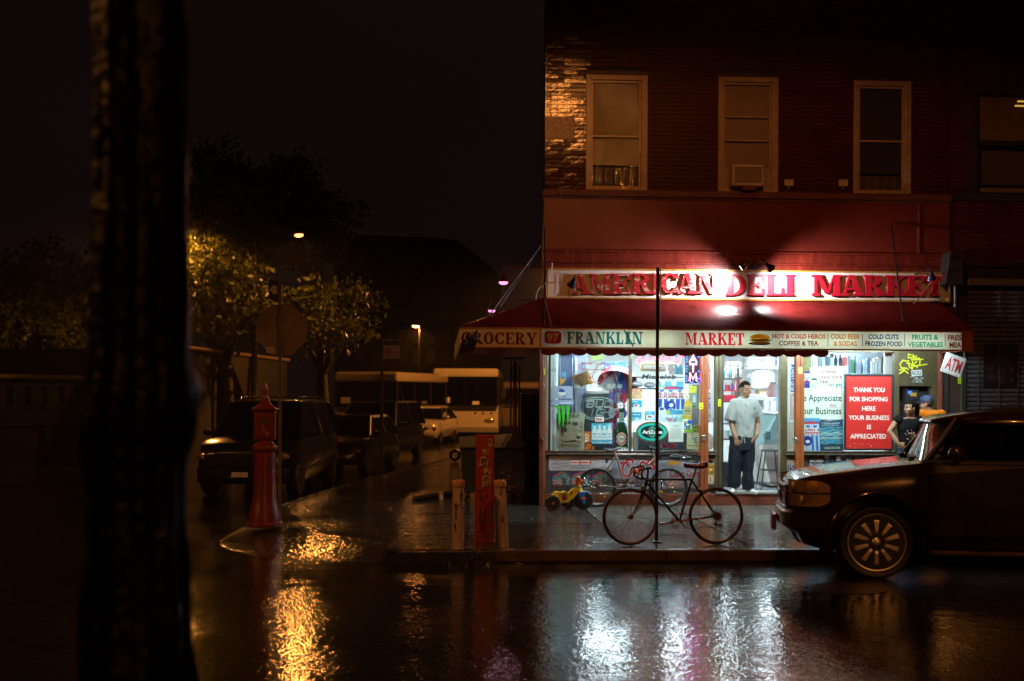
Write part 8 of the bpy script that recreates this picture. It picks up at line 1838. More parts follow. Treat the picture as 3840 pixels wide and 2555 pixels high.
# dark tower block silhouette
D3 = 105; tb = thing('apartment_block', 'dark flat topped apartment block with a cut corner against the night sky', 'building', tuple(PD(*cO(950, 905), D3)))
TB_ = M((.006, .005, .005), .8)
def T_(px, py): q = PD(*cO(px, py), D3); return q
m = MB(); base_ = [T_(770, 925), T_(1104, 925), T_(1104, 612), T_(1095, 590), T_(1052, 553), T_(1000, 546), T_(770, 540)]; m.extr(base_, (2.5, 14, 0)); obj('wall', m, TB_, tb)
m = MB()
for i in range(9):
    for j in range(6):
        q = T_(800 + i * 32, 590 + j * 46); m.box(q.x - .35, q.x + .35, q.y - .10, q.y - .02, q.z - .6, q.z + .6)
obj('window', m, M((.008, .007, .007), .2), tb, kind='stuff')
# ------------------------------------------------------------------ neighbour building on the right
nbld = thing('neighbour_building', 'dark brick building at the right edge with a closed roll-down shutter', 'building', (9, 0, 0))
NB_ = M((.045, .022, .016), .55, var=.5, vs=3, bump=.4, bs=24); X0 = XR + .012
nw = (*rectY(cQ, 366, 128, 830, 690, 0),)
m = MB(); holed(m, X0, 16, 4.06, 12, [nw], 0, .3); obj('wall', m, NB_, nbld)
m = MB(); m.box(X0, 16, .301, 8, 0, 12); obj('rear_wall', m, TB_, nbld)
m = MB(); z_ = 4.08; k = 0
while z_ < 8.6:
    x = X0 - (.1 if k % 2 else 0)
    while x < 9.6:
        a, c = max(x, X0 + .002), x + .207
        if not (z_ + .06 > nw[2] - .09 and z_ < nw[3] + .04 and c > nw[0] - .03): m.box(a, c, RD.uniform(-.013, -.008), .002, z_, z_ + .06)
        x += .2155
    z_ += .0705; k += 1
obj('brickwork', m, BRICKM, nbld, kind='stuff')
x0, x1, z0, z1 = nw
m = MB(); m.box(x0, x0 + .06, .0, .09, z0, z1); m.box(x1 - .06, x1, .0, .09, z0, z1); zm = PY(*cQ(480, 405), 0).z; m.box(x0 + .06, x1 - .06, .0, .09, zm - .04, zm + .03); m.box(x0 + .06, x1 - .06, 0, .09, z1 - .05, z1); m.box(x0 + .06, x1 - .06, 0, .09, z0, z0 + .04); wn = obj('window', m, M((.02, .016, .014), .5), nbld)
m = MB(); m.quad((x0 + .06, .05, z0 + .04), (x1 - .06, .05, z0 + .04), (x1 - .06, .05, z1 - .05), (x0 + .06, .05, z1 - .05)); obj('pane', m, GLASS(), wn)
m = MB(); n = 26
for i in range(n):
    z = zm + .04 + i * (z1 - .08 - zm - .04) / n; m.box(x0 + .07, x1 - .07, .10, .125, z, z + .030)
obj('blind', m, M((.20, .13, .05), .6), wn, kind='stuff')
m = MB(); m.box(x0 + .07, x1 - .07, .22, .24, z0 + .2, zm); obj('curtain', m, M((.09, .07, .05), .9), wn)
m = MB(); m.box(x0 + .1, x1 - .3, .13, .19, z0 + .05, z0 + .14); obj('sill_clutter', m, M((.25, .2, .1), .5), wn, bevel=.02)
m = MB(); zt_ = PY(*cQ(520, 126), 0).z; m.box(x0 + .09, x1 - .08, .10, .13, zt_ - .015, zt_ + .006)
for v, u0 in ((179, 606), (203, 592)): q = PY(*cQ(u0, v), 0); m.box(q.x, x1 - .08, .09, .098, q.z - .012, q.z + .012)
obj('lit_slit', m, E((.85, .52, .08), .8), wn, kind='stuff')
m = MB(); m.box(X0, 16, -.08, .25, z0 - .10, z0 - .002); m.box(X0, 16, -.05, .25, 4.0, 4.058); obj('ledge', m, M((.03, .018, .014), .6), nbld, bevel=.01)
m = MB(); m.box(X0, 16, .0, .25, 3.66, 3.998); obj('lintel', m, M((.02, .014, .013), .6), nbld)
# roll-down shutter of single slats
SLT = M((.16, .13, .14), .35, .5, var=.25, vs=6); xs0 = X0 + .28; zt_ = PY(*cQ(420, 1180), 0).z
m = MB(); m.box(X0, xs0 - .004, -.06, .1, 0, 3.655); obj('pier', m, NB_, nbld)
m = MB(); m.box(xs0, 14, -.10, .05, PY(*cQ(420, 1172), 0).z, PY(*cQ(420, 1136), 0).z); obj('shutter_housing', m, M((.22, .18, .16), .4, .3), nbld, bevel=.01)
sm = MB(); zs = .078; prof = [(-.012, 0), (-.030, .012), (-.036, .035), (-.030, .060), (-.012, .070)]
sm.loft([[(x, y, z) for y, z in prof + [(.0, .070), (.0, 0)]] for x in (0, 7.0)]); sl0 = None; z = .02
while z < zt_ - .06:
    if sl0 is None: sl0 = obj('shutter_slat', sm, SLT, nbld); o = sl0
    else: o = sl0.copy(); COL.objects.link(o); o.parent = nbld
    o.location = (xs0 + .02, RD.uniform(-.003, .003), z); z += zs
m = MB()
for u in (382, 490, 590): q = PY(*cQ(u, 1300), 0); m.box(q.x - .008, q.x + .008, -.055, -.042, .02, zt_)
obj('shutter_rib', m, M((.05, .04, .04), .4), nbld, kind='stuff')
p = Poster('shutter_poster', 'large dark faded poster on the roll-down shutter behind the vehicle', 'poster', cQ, 412, 1480, 590, 1720, -.05, '120b0c'); p.specks(['241316', '1c1216', '3a1c20'], .1, .1, .9, .9, 30, .1, 3); p.done()
rb = thing('motor_box', 'dark metal shutter motor box between the name board and the neighbour shutter', 'box', tuple(PY(*cQ(255, 1165), -.3)))
r = rectY(cQ, 214, 985, 300, 1165, -.35); m = MB(); m.hexa([(r[0] - .04, -.38, r[2]), (r[1], -.38, r[2]), (r[1], -.02, r[2]), (r[0], -.02, r[2]), (r[0] + .05, -.38, r[3]), (r[1], -.38, r[3] - .02), (r[1], -.02, r[3] - .02), (r[0] + .05, -.02, r[3])]); obj('case', m, M((.05, .042, .044), .4, .4), rb, bevel=.012)
m = MB(); m.tube([(r[0] + .25, -.12, r[2]), (r[0] + .25, -.12, 2.5)], .035, 8); obj('conduit', m, M((.06, .05, .05), .4, .4), rb, 60)
# ------------------------------------------------------------------ the near tree trunk, out of focus
DT = 3.1
tr = thing('tree', 'dark wet tree trunk standing close in front on the left, out of focus', 'tree', tuple(PZ(*cO(290, 905 + 1.77 * 2850 / DT), .07)))
r = random.Random(31); rings = []; NA = 40; H = 120
ctr = lambda t: PD(*cO(318 - 22 * max(0, (t - .3)) ** 1.5, 1568 * t), DT)
zb_, zt2 = -.10, 4.2
from mathutils import noise as mn
c_top = PD(*cO(322, 0), DT)
for i in range(H + 1):
    z = zb_ + (zt2 - zb_) * i / H; c = Vector((c_top.x + .004 * (z - 2), c_top.y, z)); base_r = .100 + .055 * max(0, 1.7 - z) ** 1.4 * .55
    ring = []
    for k in range(NA):
        a = 2 * math.pi * k / NA; nv = mn.fractal(Vector((math.cos(a) * 2.2, math.sin(a) * 2.2, z * 1.3)), 1, 2, 4); ridge = abs(math.sin(a * 5 + z * .8 + nv)) * .016
        knob = .03 * max(0, mn.noise(Vector((math.cos(a) * 3.1, math.sin(a) * 3.1, z * 4.2)))) * (1.6 if z < 1.9 else .5)
        ring.append(c + Vector((math.cos(a), math.sin(a), 0)) * (base_r + .018 * nv + ridge + knob))
    rings.append(ring)
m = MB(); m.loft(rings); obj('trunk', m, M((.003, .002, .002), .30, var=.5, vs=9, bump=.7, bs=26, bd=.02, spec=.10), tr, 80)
m = MB()
for k in range(9):
    a = r.uniform(0, 6.28); e = Vector((c_top.x + math.cos(a) * r.uniform(.6, 1.6), c_top.y + math.sin(a) * r.uniform(.6, 1.6), r.uniform(4.6, 5.6))); m.tube([Vector((c_top.x, c_top.y, 3.6 + .05 * k)), Vector((c_top.x, c_top.y, 4.2)).lerp(e, .5), e], [.05, .03, .01], 7)
obj('branch', m, BARK, tr, 60)
m = MB()
for k in range(1500):
    d = Vector((r.gauss(0, .8), r.gauss(0, .8), r.gauss(0, .5))); p = Vector((c_top.x, c_top.y, 5.3)) + d; q = Quaternion((r.gauss(0, 1), r.gauss(0, 1), r.gauss(0, 1), r.gauss(0, 1))).normalized(); a = q @ Vector((.07, 0, 0)); b_ = q @ Vector((0, .04, 0)); m.add([p - a, p - b_, p + a, p + b_], [(0, 1, 2), (0, 2, 3)])
obj('crown', m, LEAFM, tr)
# ------------------------------------------------------------------ litter on the wet pavement
m = MB(); r = random.Random(8)
for k in range(46):
    x, y = r.uniform(-2.6, 3.2), r.uniform(-5.7, -.5); s_ = r.uniform(.008, .022); a = r.uniform(0, 3); m.add([(x + s_ * math.cos(a + t) * r.uniform(.6, 1.2), y + s_ * math.sin(a + t), .0055 + (.004 if t in (0, 3) else 0)) for t in (0, 1.5, 3, 4.6)], [(0, 1, 2, 3)])
o = obj('litter', m, M((.55, .52, .46), .5), None, kind='stuff')
o['label'] = 'small pale scraps of litter scattered over the wet pavement'

# ------------------------------------------------------------------ rainy night air
hz = MB(); hz.box(-70, 70, -45, 165, -1.5, 34); ho = obj('haze', hz, [], None, kind='stuff')
hm = bpy.data.materials.new('haze'); hm.use_nodes = True; t = hm.node_tree; t.nodes.clear(); o = t.nodes.new('ShaderNodeOutputMaterial'); pv = t.nodes.new('ShaderNodeVolumePrincipled')
pv.inputs['Color'].default_value = (.9, .9, .92, 1); pv.inputs['Density'].default_value = .0004; pv.inputs['Anisotropy'].default_value = .75; t.links.new(pv.outputs[0], o.inputs['Volume']); ho.data.materials.append(hm)
cy.volume_bounces = 0
# ------------------------------------------------------------------ people
def limb(mb, pts, rs, n=12, flat=1.0):
    mb.tube(pts, rs, n, flat=flat)
    for p, r in zip(pts, rs if isinstance(rs, (list, tuple)) else [rs] * len(pts)): mb.ell(p, (r, r, r), 10, 7)
def head(mb, c, R_, s=1.0):
    T = lambda v: c + R_ @ (Vector(v) * s)
    def e(v, r): mb.ell(T(v), tuple(a * s for a in r), 14, 10, R_)
    e((0, .014, .030), (.078, .097, .092)); e((0, -.018, -.030), (.064, .078, .088)); e((0, -.038, -.083), (.046, .050, .036)); e((0, -.070, .022), (.052, .026, .016))
    mb.tube([T((0, -.092, .006)), T((0, -.108, -.022)), T((0, -.106, -.036))], [.009 * s, .013 * s, .014 * s], 8); e((0, -.098, -.038), (.018, .014, .009))
    for k in (-1, 1): e((k * .077, .012, -.015), (.010, .022, .032)); e((k * .042, -.058, -.035), (.026, .028, .024))
    e((0, -.086, -.064), (.024, .012, .007)); e((0, -.083, -.074), (.020, .012, .007))
    return T
def face(t, T, R_, s, skin_dark, brow):
    m = MB()
    for k in (-1, 1): m.ell(T((k * .031, -.083, .002)), (.0135 * s, .008 * s, .0075 * s), 10, 6, R_)
    obj('eye', m, M((.30, .27, .24), .3), t, 60, kind='stuff')
    m = MB()
    for k in (-1, 1): m.ell(T((k * .031, -.0905, .002)), (.006 * s, .003 * s, .0065 * s), 8, 5, R_)
    obj('iris', m, M((.02, .012, .008), .1), t, 60, kind='stuff')
    m = MB()
    for k in (-1, 1): m.tube([T((k * .016, -.094, .021)), T((k * .034, -.092, .027)), T((k * .052, -.080, .021))], .0050 * s, 6)
    obj('eyebrow', m, brow, t, 60, kind='stuff')
    m = MB(); m.tube([T((-.022, -.092, -.070)), T((0, -.099, -.0665)), T((.022, -.092, -.070))], .0055 * s, 6); m.tube([T((-.016, -.091, -.076)), T((0, -.097, -.0785)), T((.016, -.091, -.076))], .0055 * s, 6); obj('lips', m, skin_dark, t, 60)
def hand(mb, w_, d, side, up, s=1.0, curl=.5):
    """palm and five fingers from wrist w_ pointing along d; side points to the thumb, up is the back of the hand"""
    d, side, up = d.normalized(), side.normalized(), up.normalized(); c = w_ + d * .05 * s
    R_ = Matrix((side, d, up)).transposed(); mb.ell(c, (.042 * s, .055 * s, .020 * s), 12, 8, R_)
    for k, (off, L) in enumerate(((.031, .068), (.011, .076), (-.010, .071), (-.030, .056))):
        b0 = w_ + d * .088 * s + side * off * s; p1 = b0 + (d * math.cos(curl * .6) - up * math.sin(curl * .6)) * L * .5 * s; p2 = p1 + (d * math.cos(curl * 1.7) - up * math.sin(curl * 1.7)) * L * .5 * s
        mb.tube([b0 - d * .03 * s, b0, p1, p2], [.0105 * s, .0102 * s, .0092 * s, .0078 * s], 8); mb.ell(p2, (.0078 * s,) * 3, 8, 5)
    b0 = w_ + d * .025 * s + side * .034 * s; p1 = b0 + (d * .6 + side * .7 - up * .2).normalized() * .040 * s; p2 = p1 + (d * .9 + side * .2 - up * .3).normalized() * .034 * s
    mb.tube([b0 - side * .01, b0, p1, p2], [.014 * s, .014 * s, .0115 * s, .009 * s], 8); mb.ell(p2, (.009 * s,) * 3, 8, 5)
def rings_loft(mb, rows, n=24, p=2.3):
    out = []
    for c, a, b_ in rows:
        ring = []
        for k in range(n):
            t_ = 2 * math.pi * k / n; cx_, sx_ = math.cos(t_), math.sin(t_); f = abs(cx_) ** (2 / p) * (1 if cx_ > 0 else -1); g = abs(sx_) ** (2 / p) * (1 if sx_ > 0 else -1)
            ring.append(Vector(c) + Vector((a * f, b_ * g, 0)))
        out.append(ring)
    mb.loft(out)
def wrinkle(mb, amp, scale, seed):
    """cloth folds: push the surface about with a smooth noise, stretched along z"""
    from mathutils import noise as mn_
    for i, v in enumerate(mb.v):
        p = Vector((v[0] * scale + seed, v[1] * scale, v[2] * scale * .55)); nn = Vector((mn_.noise(p), mn_.noise(p + Vector((7, 3, 1))), mn_.noise(p + Vector((2, 9, 5))) * .5)); mb.v[i] = tuple(Vector(v) + nn * amp)
    return mb
def cloth_mat(col, rough=.8, fold=.35):
    return M(col, .9, var=.10, vs=7, bump=fold * 1.6, bs=13, bd=.03, stretch=(1, 1, .45), spec=.08)
def plaid():
    m, t, o = newmat('plaid_cloth'); p = t.nodes.new('ShaderNodeBsdfPrincipled'); t.links.new(p.outputs[0], o.inputs[0]); p.inputs['Specular IOR Level'].default_value = .1
    tcn = t.nodes.new('ShaderNodeTexCoord'); mp = t.nodes.new('ShaderNodeMapping'); mp.inputs['Rotation'].default_value = (rad(90), 0, 0); t.links.new(tcn.outputs['Object'], mp.inputs['Vector'])
    b_ = t.nodes.new('ShaderNodeTexBrick'); b_.offset = 0; b_.inputs['Scale'].default_value = 1; b_.inputs['Brick Width'].default_value = .034; b_.inputs['Row Height'].default_value = .05; b_.inputs['Mortar Size'].default_value = .0035; b_.inputs['Mortar Smooth'].default_value = .3
    b_.inputs['Color1'].default_value = (.005, .006, .012, 1); b_.inputs['Color2'].default_value = (.008, .009, .016, 1); b_.inputs['Mortar'].default_value = (.022, .026, .036, 1)
    t.links.new(mp.outputs[0], b_.inputs['Vector']); t.links.new(b_.outputs['Color'], p.inputs['Base Color']); p.inputs['Roughness'].default_value = .8
    n = t.nodes.new('ShaderNodeTexNoise'); n.inputs['Scale'].default_value = 10; t.links.new(tcn.outputs['Object'], n.inputs['Vector']); bb = t.nodes.new('ShaderNodeBump'); bb.inputs['Strength'].default_value = .5; bb.inputs['Distance'].default_value = .03; t.links.new(n.outputs['Fac'], bb.inputs['Height']); t.links.new(bb.outputs[0], p.inputs['Normal']); return m
# --- the man in the doorway
YM_ = .10
def Q(u, v, dy=0.0): return PY(*cB(u, v), YM_) + Vector((0, dy, 0))
SKIN = M((.24, .115, .06), .5, var=.12, vs=8); SKIND = M((.22, .085, .06), .5); HAIR = M((.006, .004, .003), .9, var=.3, vs=60, spec=.05)
man_ = thing('person', 'young man in a pale grey T-shirt and dark checked trousers standing in the doorway', 'person', tuple(Q(430, 1450)))
R_ = Matrix.Rotation(rad(25), 3, 'Z') @ Matrix.Rotation(rad(9), 3, 'X'); hc = Q(468, 508, -.02)
b = MB(); T = head(b, hc, R_, 1.10)
limb(b, [Q(455, 625, .02), Q(462, 560, .005)], [.066, .060])
b2 = b
sh = [Q(364, 655, .02), Q(345, 820, .02), Q(378, 955, -.09)]; limb(b, [sh[0], sh[0].lerp(sh[1], .5), sh[1], sh[1].lerp(sh[2], .4), sh[2]], [.060, .056, .047, .046, .034])
hand(b, sh[2], Q(384, 1010, -.10) - sh[2], Vector((1, -.3, 0)), Vector((-.4, -1, .1)), 1.12, 1.5)
sh = [Q(560, 655, .03), Q(590, 820, .05), Q(562, 925, -.08)]; limb(b, [sh[0], sh[0].lerp(sh[1], .5), sh[1], sh[1].lerp(sh[2], .4), sh[2]], [.060, .056, .047, .045, .034])
hand(b, sh[2], Q(528, 985, -.10) - sh[2], Vector((-.7, -.5, -.2)), Vector((.3, -1, .3)), 1.12, .5)
rings_loft(b, [(Q(455, 615, .02), .11, .08), (Q(460, 700, .02), .150, .105), (Q(460, 860, .02), .130, .105), (Q(450, 960, .02), .145, .11), (Q(445, 1030, .02), .155, .115)])
for q in ([Q(395, 1000, .02), Q(378, 1180, .02), Q(372, 1400, .02)], [Q(498, 1000, .02), Q(492, 1190, .02), Q(505, 1410, .0)]): limb(b, q, [.088, .062, .045])
b = rremesh(b, .0085, 2); body_ = obj('body', b, SKIN, man_, 80)
face(man_, T, R_, 1.10, SKIND, HAIR)
m = MB(); m.ell(hc + R_ @ Vector((0, .014, .036)) * 1.1, (.090, .112, .104), 22, 14, R_)
cutz = [v for v in m.v]
keep = MB(); idx = {}
for f in m.f:
    cc = sum((Vector(m.v[i]) for i in f), Vector()) / len(f); l_ = R_.transposed() @ (cc - hc)
    if l_.z > .050 - max(0, l_.y) * 1.0 and not (l_.y < -.045 and l_.z < .080): keep.add([m.v[i] for i in f], [tuple(range(len(f)))])
obj('hair', keep, HAIR, man_, 60)
m = MB(); rings_loft(m, [(Q(456, 577, .03), .072, .068), (Q(456, 592, .03), .112, .088), (Q(457, 608, .02), .165, .108), (Q(460, 640, .02), .205, .130), (Q(462, 700, .02), .200, .140), (Q(464, 780, .02), .180, .140), (Q(466, 860, .02), .170, .140), (Q(466, 915, .02), .166, .142), (Q(464, 942, .02), .160, .138), (Q(464, 943, .02), .14, .12)])
for q in ([Q(378, 636, .02), Q(350, 710, .02), Q(330, 792, .01)], [Q(548, 636, .03), Q(580, 690, .035), Q(600, 752, .04)]): m.tube(q, [.092, .086, .088], 14); m.ell(q[0], (.098, .095, .085), 12, 8)
m = rremesh(m, .011, 3); wrinkle(m, .018, 9, 3); wrinkle(m, .012, 21, 5); obj('t_shirt', m, cloth_mat((.27, .275, .26)), man_, 80)
m = MB(); m.torus(Q(456, 578, .02), .070, .009, 'Z', 24, 6); obj('collar', m, cloth_mat((.46, .48, .46)), man_, 60)
m = MB(); q = Q(540, 678, -.135); m.box(q.x - .010, q.x + .010, q.y - .012, q.y + .02, q.z - .012, q.z + .012); obj('chest_emblem', m, M((.03, .03, .04), .6), man_)
m = MB(); rings_loft(m, [(Q(448, 925, .02), .205, .140), (Q(448, 960, .02), .212, .145), (Q(447, 1010, .02), .215, .148), (Q(445, 1060, .02), .20, .14)])
for q, rr_ in (([Q(390, 1020, .02), Q(375, 1180, .01), Q(365, 1300, .02), Q(366, 1392, .02)], [.118, .108, .104, .100]), ([Q(500, 1020, .02), Q(492, 1180, .01), Q(490, 1300, .0), Q(498, 1410, -.01)], [.118, .104, .098, .098])): m.tube(q, rr_, 16)
m = rremesh(m, .012, 3); wrinkle(m, .024, 8, 8); wrinkle(m, .012, 19, 4); obj('trousers', m, plaid(), man_, 80)
m = MB(); q0_, q1_ = Q(425, 945, -.15), Q(415, 985, -.16); m.tube([q0_, q1_], .006, 5); m.tube([Q(440, 945, -.15), Q(446, 990, -.16)], .006, 5); obj('drawstring', m, M((.3, .3, .34), .7), man_, 60)
SHOE = M((.72, .72, .70), .45, var=.1)
for c_, ang in ((Q(362, 1425, -.02), -22), (Q(510, 1430, -.05), 18)):
    m = MB(); z0 = c_.z - .045
    for y_, w__, h_, dz in ((.09, .036, .06, 0), (.04, .042, .075, .01), (-.04, .046, .055, 0), (-.11, .046, .040, -.005), (-.16, .036, .030, -.008)): m.ell((0, y_, .045 + dz), (w__, .065, h_), 14, 9)
    m = rremesh(m, .011, 2); m.xf(Matrix.Translation((c_.x, c_.y + .02, z0)) @ Matrix.Rotation(rad(ang), 4, 'Z')); s_ = obj('shoe', m, SHOE, man_, 70)
    m = MB(); m.loft([[(w__ * math.cos(a), -.03 + .155 * math.sin(a), z) for a in [2 * math.pi * k / 20 for k in range(20)]] for z, w__ in ((0, .046), (.022, .049))]); m.xf(Matrix.Translation((c_.x, c_.y + .02, z0)) @ Matrix.Rotation(rad(ang), 4, 'Z')); obj('sole', m, M((.6, .6, .6), .5), s_, 60)
    m = MB()
    for k in range(4): m.tube([(-.028, -.05 - .022 * k, .098 - .012 * k), (.028, -.058 - .022 * k, .098 - .012 * k)], .004, 5)
    m.xf(Matrix.Translation((c_.x, c_.y + .02, z0)) @ Matrix.Rotation(rad(ang), 4, 'Z')); obj('lace', m, M((.4, .4, .42), .6), s_, 60, kind='stuff')
# --- the woman by the cash machine
YW = -.62
def Q2(u, v, dy=0.0): return PY(*cC(u, v), YW) + Vector((0, dy, 0))
def legs_to_ground(bm, xl, xr_, y, zh, r0=.085):
    for x in (xl, xr_): limb(bm, [Vector((x, y, zh)), Vector((x + .01, y + .02, zh * .53)), Vector((x, y + .02, .09))], [r0, .058, .042])
def shoes(t, xs, y, mat, ang=0):
    for x in xs:
        m = MB()
        for y_, w__, h_ in ((.06, .036, .05), (0, .04, .055), (-.07, .042, .04), (-.13, .032, .03)): m.ell((0, y_, .045), (w__, .06, h_), 12, 8)
        m = rremesh(m, .012, 2); m.xf(Matrix.Translation((x, y, .006)) @ Matrix.Rotation(rad(ang), 4, 'Z')); obj('shoe', m, mat, t, 70)
SKW = M((.40, .215, .125), .45, var=.1, vs=8)
wo_ = thing('person', 'woman in a black printed T-shirt with a hand on her hip at the cash machine', 'person', (Q2(1290, 1200).x, YW, 0))
hc = Q2(1312, 795, -.02); R_ = Matrix.Rotation(rad(-66), 3, 'Z') @ Matrix.Rotation(rad(4), 3, 'X')
b = MB(); T = head(b, hc, R_, .98); limb(b, [Q2(1335, 905, .03), Q2(1325, 850, .02)], [.056, .052])
q = [Q2(1190, 930, .02), Q2(1108, 1050, .03), Q2(1180, 1180, -.06)]; limb(b, [q[0], q[0].lerp(q[1], .5), q[1], q[1].lerp(q[2], .5), q[2]], [.056, .052, .044, .040, .030]); hand(b, q[2], Q2(1225, 1215, -.09) - q[2], Vector((.5, -.3, .7)), Vector((-.3, -1, .3)), .95, .7)
q = [Q2(1420, 930, .06), Q2(1450, 1060, .08), Q2(1440, 1190, -.04)]; limb(b, [q[0], q[0].lerp(q[1], .5), q[1], q[2]], [.054, .05, .043, .03]); hand(b, q[2], Vector((.05, -.1, -.9)), Vector((-1, 0, 0)), Vector((0, -1, 0)), .95, .6)
zhip = Q2(1290, 1260).z
rings_loft(b, [(Q2(1320, 905, .03), .12, .08), (Q2(1310, 1000, .03), .15, .105), (Q2(1310, 1120, .03), .14, .10), (Q2(1310, 1230, .03), .17, .12)])
legs_to_ground(b, Q2(1255, 1260).x, Q2(1365, 1260).x, YW + .03, zhip, .088)
b = rremesh(b, .009, 2); obj('body', b, SKW, wo_, 80); face(wo_, T, R_, .98, M((.30, .08, .07), .4), HAIR)
m = MB(); s0 = 1.0
for v, r_ in (((0, .018, .036), (.088, .110, .100)), ((0, .085, .0), (.060, .060, .070)), ((-.03, .125, .035), (.05, .05, .05)), ((.0, .15, -.06), (.045, .045, .09)), ((.0, .15, -.16), (.035, .035, .08)), ((.03, .13, .03), (.045, .045, .045))): m.ell(hc + R_ @ Vector(v), r_, 14, 9, R_)
m = rremesh(m, .010, 2); keep = MB()
for f in m.f:
    cc = sum((Vector(m.v[i]) for i in f), Vector()) / len(f); l_ = R_.transposed() @ (cc - hc)
    if l_.y > -.03 or l_.z > .064: keep.add([m.v[i] for i in f], [tuple(range(len(f)))])
obj('hair', keep, HAIR, wo_, 60)
m = MB()
for k in (-1, 1): m.torus(hc + R_ @ Vector((k * .082, .01, -.065)), .018, .003, 'X', 14, 5)
obj('earring', m, M((.6, .5, .3), .2, .9), wo_, 60, kind='stuff')
m = MB(); rings_loft(m, [(Q2(1322, 905, .03), .09, .075), (Q2(1318, 920, .03), .165, .10), (Q2(1312, 960, .03), .175, .122), (Q2(1308, 1020, .02), .172, .130), (Q2(1310, 1100, .03), .158, .118), (Q2(1312, 1190, .03), .168, .122), (Q2(1312, 1225, .03), .172, .124)])
for q in ([Q2(1200, 925, .02), Q2(1180, 955, .02)], [Q2(1415, 925, .06), Q2(1432, 975, .06)]): m.tube(q, [.084, .082], 12); m.ell(q[0], (.086, .084, .078), 10, 7)
m = rremesh(m, .012, 3); wrinkle(m, .012, 10, 5); obj('t_shirt', m, cloth_mat((.006, .006, .007)), wo_, 80)
r = random.Random(12); m1, m2 = MB(), MB()
for k in range(34):
    q = Q2(1290 + r.gauss(0, 30), 1075 + r.gauss(0, 45), -.135); a = .007 * r.uniform(.5, 1.7); (m1 if k % 2 else m2).ell(q, (a, .004, a * 1.3), 7, 4)
obj('print', m1, M((.46, .40, .34), .7), wo_, kind='stuff'); obj('print', m2, M((.36, .12, .05), .7), wo_, kind='stuff')
m = MB(); rings_loft(m, [(Q2(1312, 1215, .03), .170, .124), (Vector((Q2(1312, 1260).x, YW + .03, zhip - .02)), .180, .130), (Vector((Q2(1312, 1260).x, YW + .03, zhip - .12)), .17, .12)])
for x in (Q2(1255, 1260).x, Q2(1365, 1260).x): m.tube([Vector((x, YW + .03, zhip - .02)), Vector((x + .01, YW + .05, zhip * .5)), Vector((x, YW + .05, .08))], [.100, .078, .066], 14)
m = rremesh(m, .014, 2); obj('jeans', m, cloth_mat((.03, .05, .12)), wo_, 80)
shoes(wo_, (Q2(1255, 1260).x, Q2(1365, 1260).x), YW, M((.5, .5, .5), .5), 8)
# --- the man in orange, seen from behind
YO = -.45
def Q3(u, v, dy=0.0): return PY(*cC(u, v), YO) + Vector((0, dy, 0))
om = thing('person', 'man in an orange T-shirt and dark blue cap seen from behind at the cash machine', 'person', (Q3(1545, 1000).x, YO, 0))
hc = Q3(1495, 752); R_ = Matrix.Rotation(rad(-128), 3, 'Z') @ Matrix.Rotation(rad(8), 3, 'X')
b = MB(); T = head(b, hc, R_, 1.0); limb(b, [Q3(1530, 840, .0), Q3(1510, 795, .0)], [.062, .058])
q = [Q3(1446, 880, .03), Q3(1404, 1040, .10), Q3(1440, 1130, .28)]; limb(b, [q[0], q[0].lerp(q[1], .5), q[1], q[2]], [.058, .054, .046, .034]); hand(b, q[2], Vector((.1, 1, .2)), Vector((1, 0, .2)), Vector((0, -.2, 1)), 1.0, .5)
q = [Q3(1665, 885, .03), Q3(1700, 1040, .06), Q3(1660, 1130, .25)]; limb(b, [q[0], q[0].lerp(q[1], .5), q[1], q[2]], [.058, .054, .046, .034]); hand(b, q[2], Vector((-.1, 1, .2)), Vector((-1, 0, .2)), Vector((0, -.2, 1)), 1.0, .5)
zhip = Q3(1540, 1260).z
rings_loft(b, [(Q3(1545, 850), .12, .085), (Q3(1550, 960), .18, .115), (Q3(1550, 1100), .165, .115), (Q3(1548, 1250), .17, .12)])
legs_to_ground(b, Q3(1490, 1260).x, Q3(1610, 1260).x, YO, zhip, .092); b = rremesh(b, .0095, 2); obj('body', b, M((.34, .18, .11), .5), om, 80); face(om, T, R_, 1.0, SKIND, HAIR)
m = MB(); m.ell(hc + R_ @ Vector((0, .022, .018)), (.083, .100, .085), 16, 10, R_); keep = MB()
for f in m.f:
    cc = sum((Vector(m.v[i]) for i in f), Vector()) / len(f); l_ = R_.transposed() @ (cc - hc)
    if l_.y > -.01 and l_.z > -.055: keep.add([m.v[i] for i in f], [tuple(range(len(f)))])
obj('hair', keep, M((.03, .015, .01), .7), om, 60)
m = MB(); rings_ = []
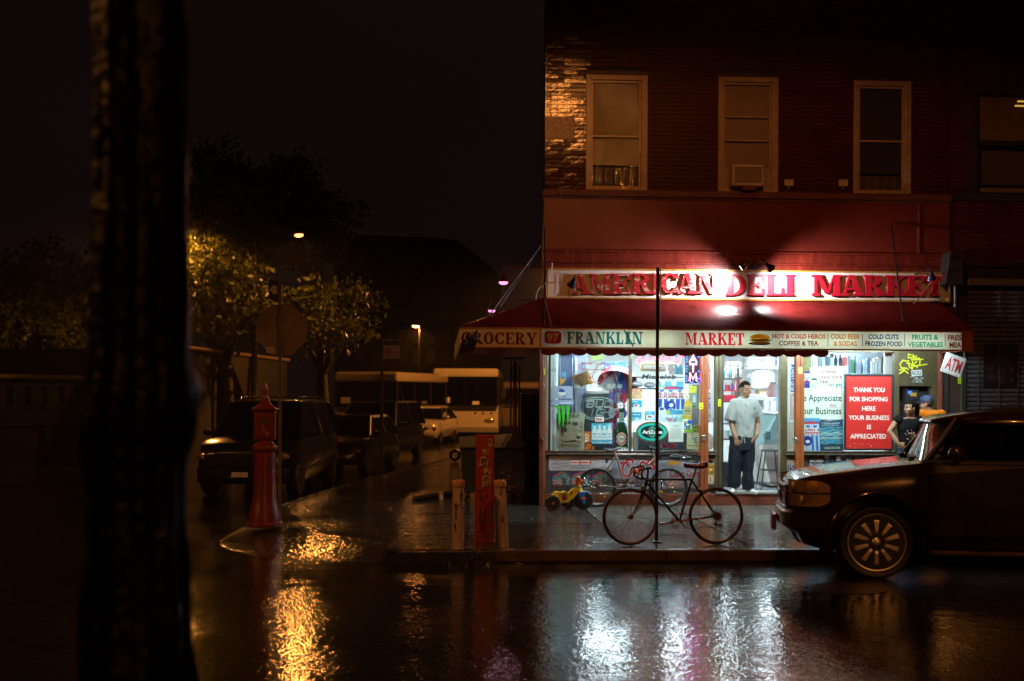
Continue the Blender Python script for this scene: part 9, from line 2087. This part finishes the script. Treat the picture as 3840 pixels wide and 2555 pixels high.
for a, z in ((1.0, .030), (1.03, .05), (1.0, .085), (.80, .118), (.45, .136), (.05, .142)): rings_.append([hc + R_ @ Vector((.088 * a * math.cos(t_), .014 + .106 * a * math.sin(t_), z)) for t_ in [2 * math.pi * k / 24 for k in range(24)]])
m.loft(rings_); cap_ = obj('cap', m, M((.020, .032, .085), .7, var=.15), om, 60)
m = MB(); m.loft([[hc + R_ @ Vector((x, -.085 - d * (1 - (x / .085) ** 2), .034 + dz - .25 * x * x * 4)) for x in [-.075 + .15 * k / 10 for k in range(11)]] for d, dz in ((0, .006), (.085, -.008), (.085, -.014), (0, -.002))], cap=False, closed=False); obj('cap_peak', m, M((.016, .026, .07), .7), cap_, 60)
m = MB(); rings_loft(m, [(Q3(1532, 820), .085, .08), (Q3(1538, 834), .15, .10), (Q3(1546, 858), .205, .125), (Q3(1550, 940), .218, .140), (Q3(1550, 1050), .205, .140), (Q3(1550, 1180), .200, .140), (Q3(1550, 1265), .205, .142)])
for q in ([Q3(1444, 868, .03), Q3(1412, 950, .06), Q3(1396, 1040, .10)], [Q3(1655, 868, .03), Q3(1682, 960, .05), Q3(1695, 1030, .06)]): m.tube(q, [.088, .086, .090], 12); m.ell(q[0], (.092, .09, .085), 10, 7)
m = rremesh(m, .012, 3); wrinkle(m, .018, 9, 11); obj('t_shirt', m, cloth_mat((.62, .17, .015)), om, 80)
m = MB(); rings_loft(m, [(Q3(1548, 1235), .185, .13), (Vector((Q3(1548, 1260).x, YO, zhip - .03)), .19, .135), (Vector((Q3(1548, 1260).x, YO, zhip - .12)), .18, .13)])
for x in (Q3(1490, 1260).x, Q3(1610, 1260).x): m.tube([Vector((x, YO, zhip - .02)), Vector((x + .01, YO + .02, zhip * .5)), Vector((x, YO + .02, .08))], [.108, .086, .074], 14)
m = rremesh(m, .014, 2); obj('trousers', m, cloth_mat((.05, .05, .055)), om, 80); shoes(om, (Q3(1490, 1260).x, Q3(1610, 1260).x), YO, M((.05, .05, .05), .5), 178)
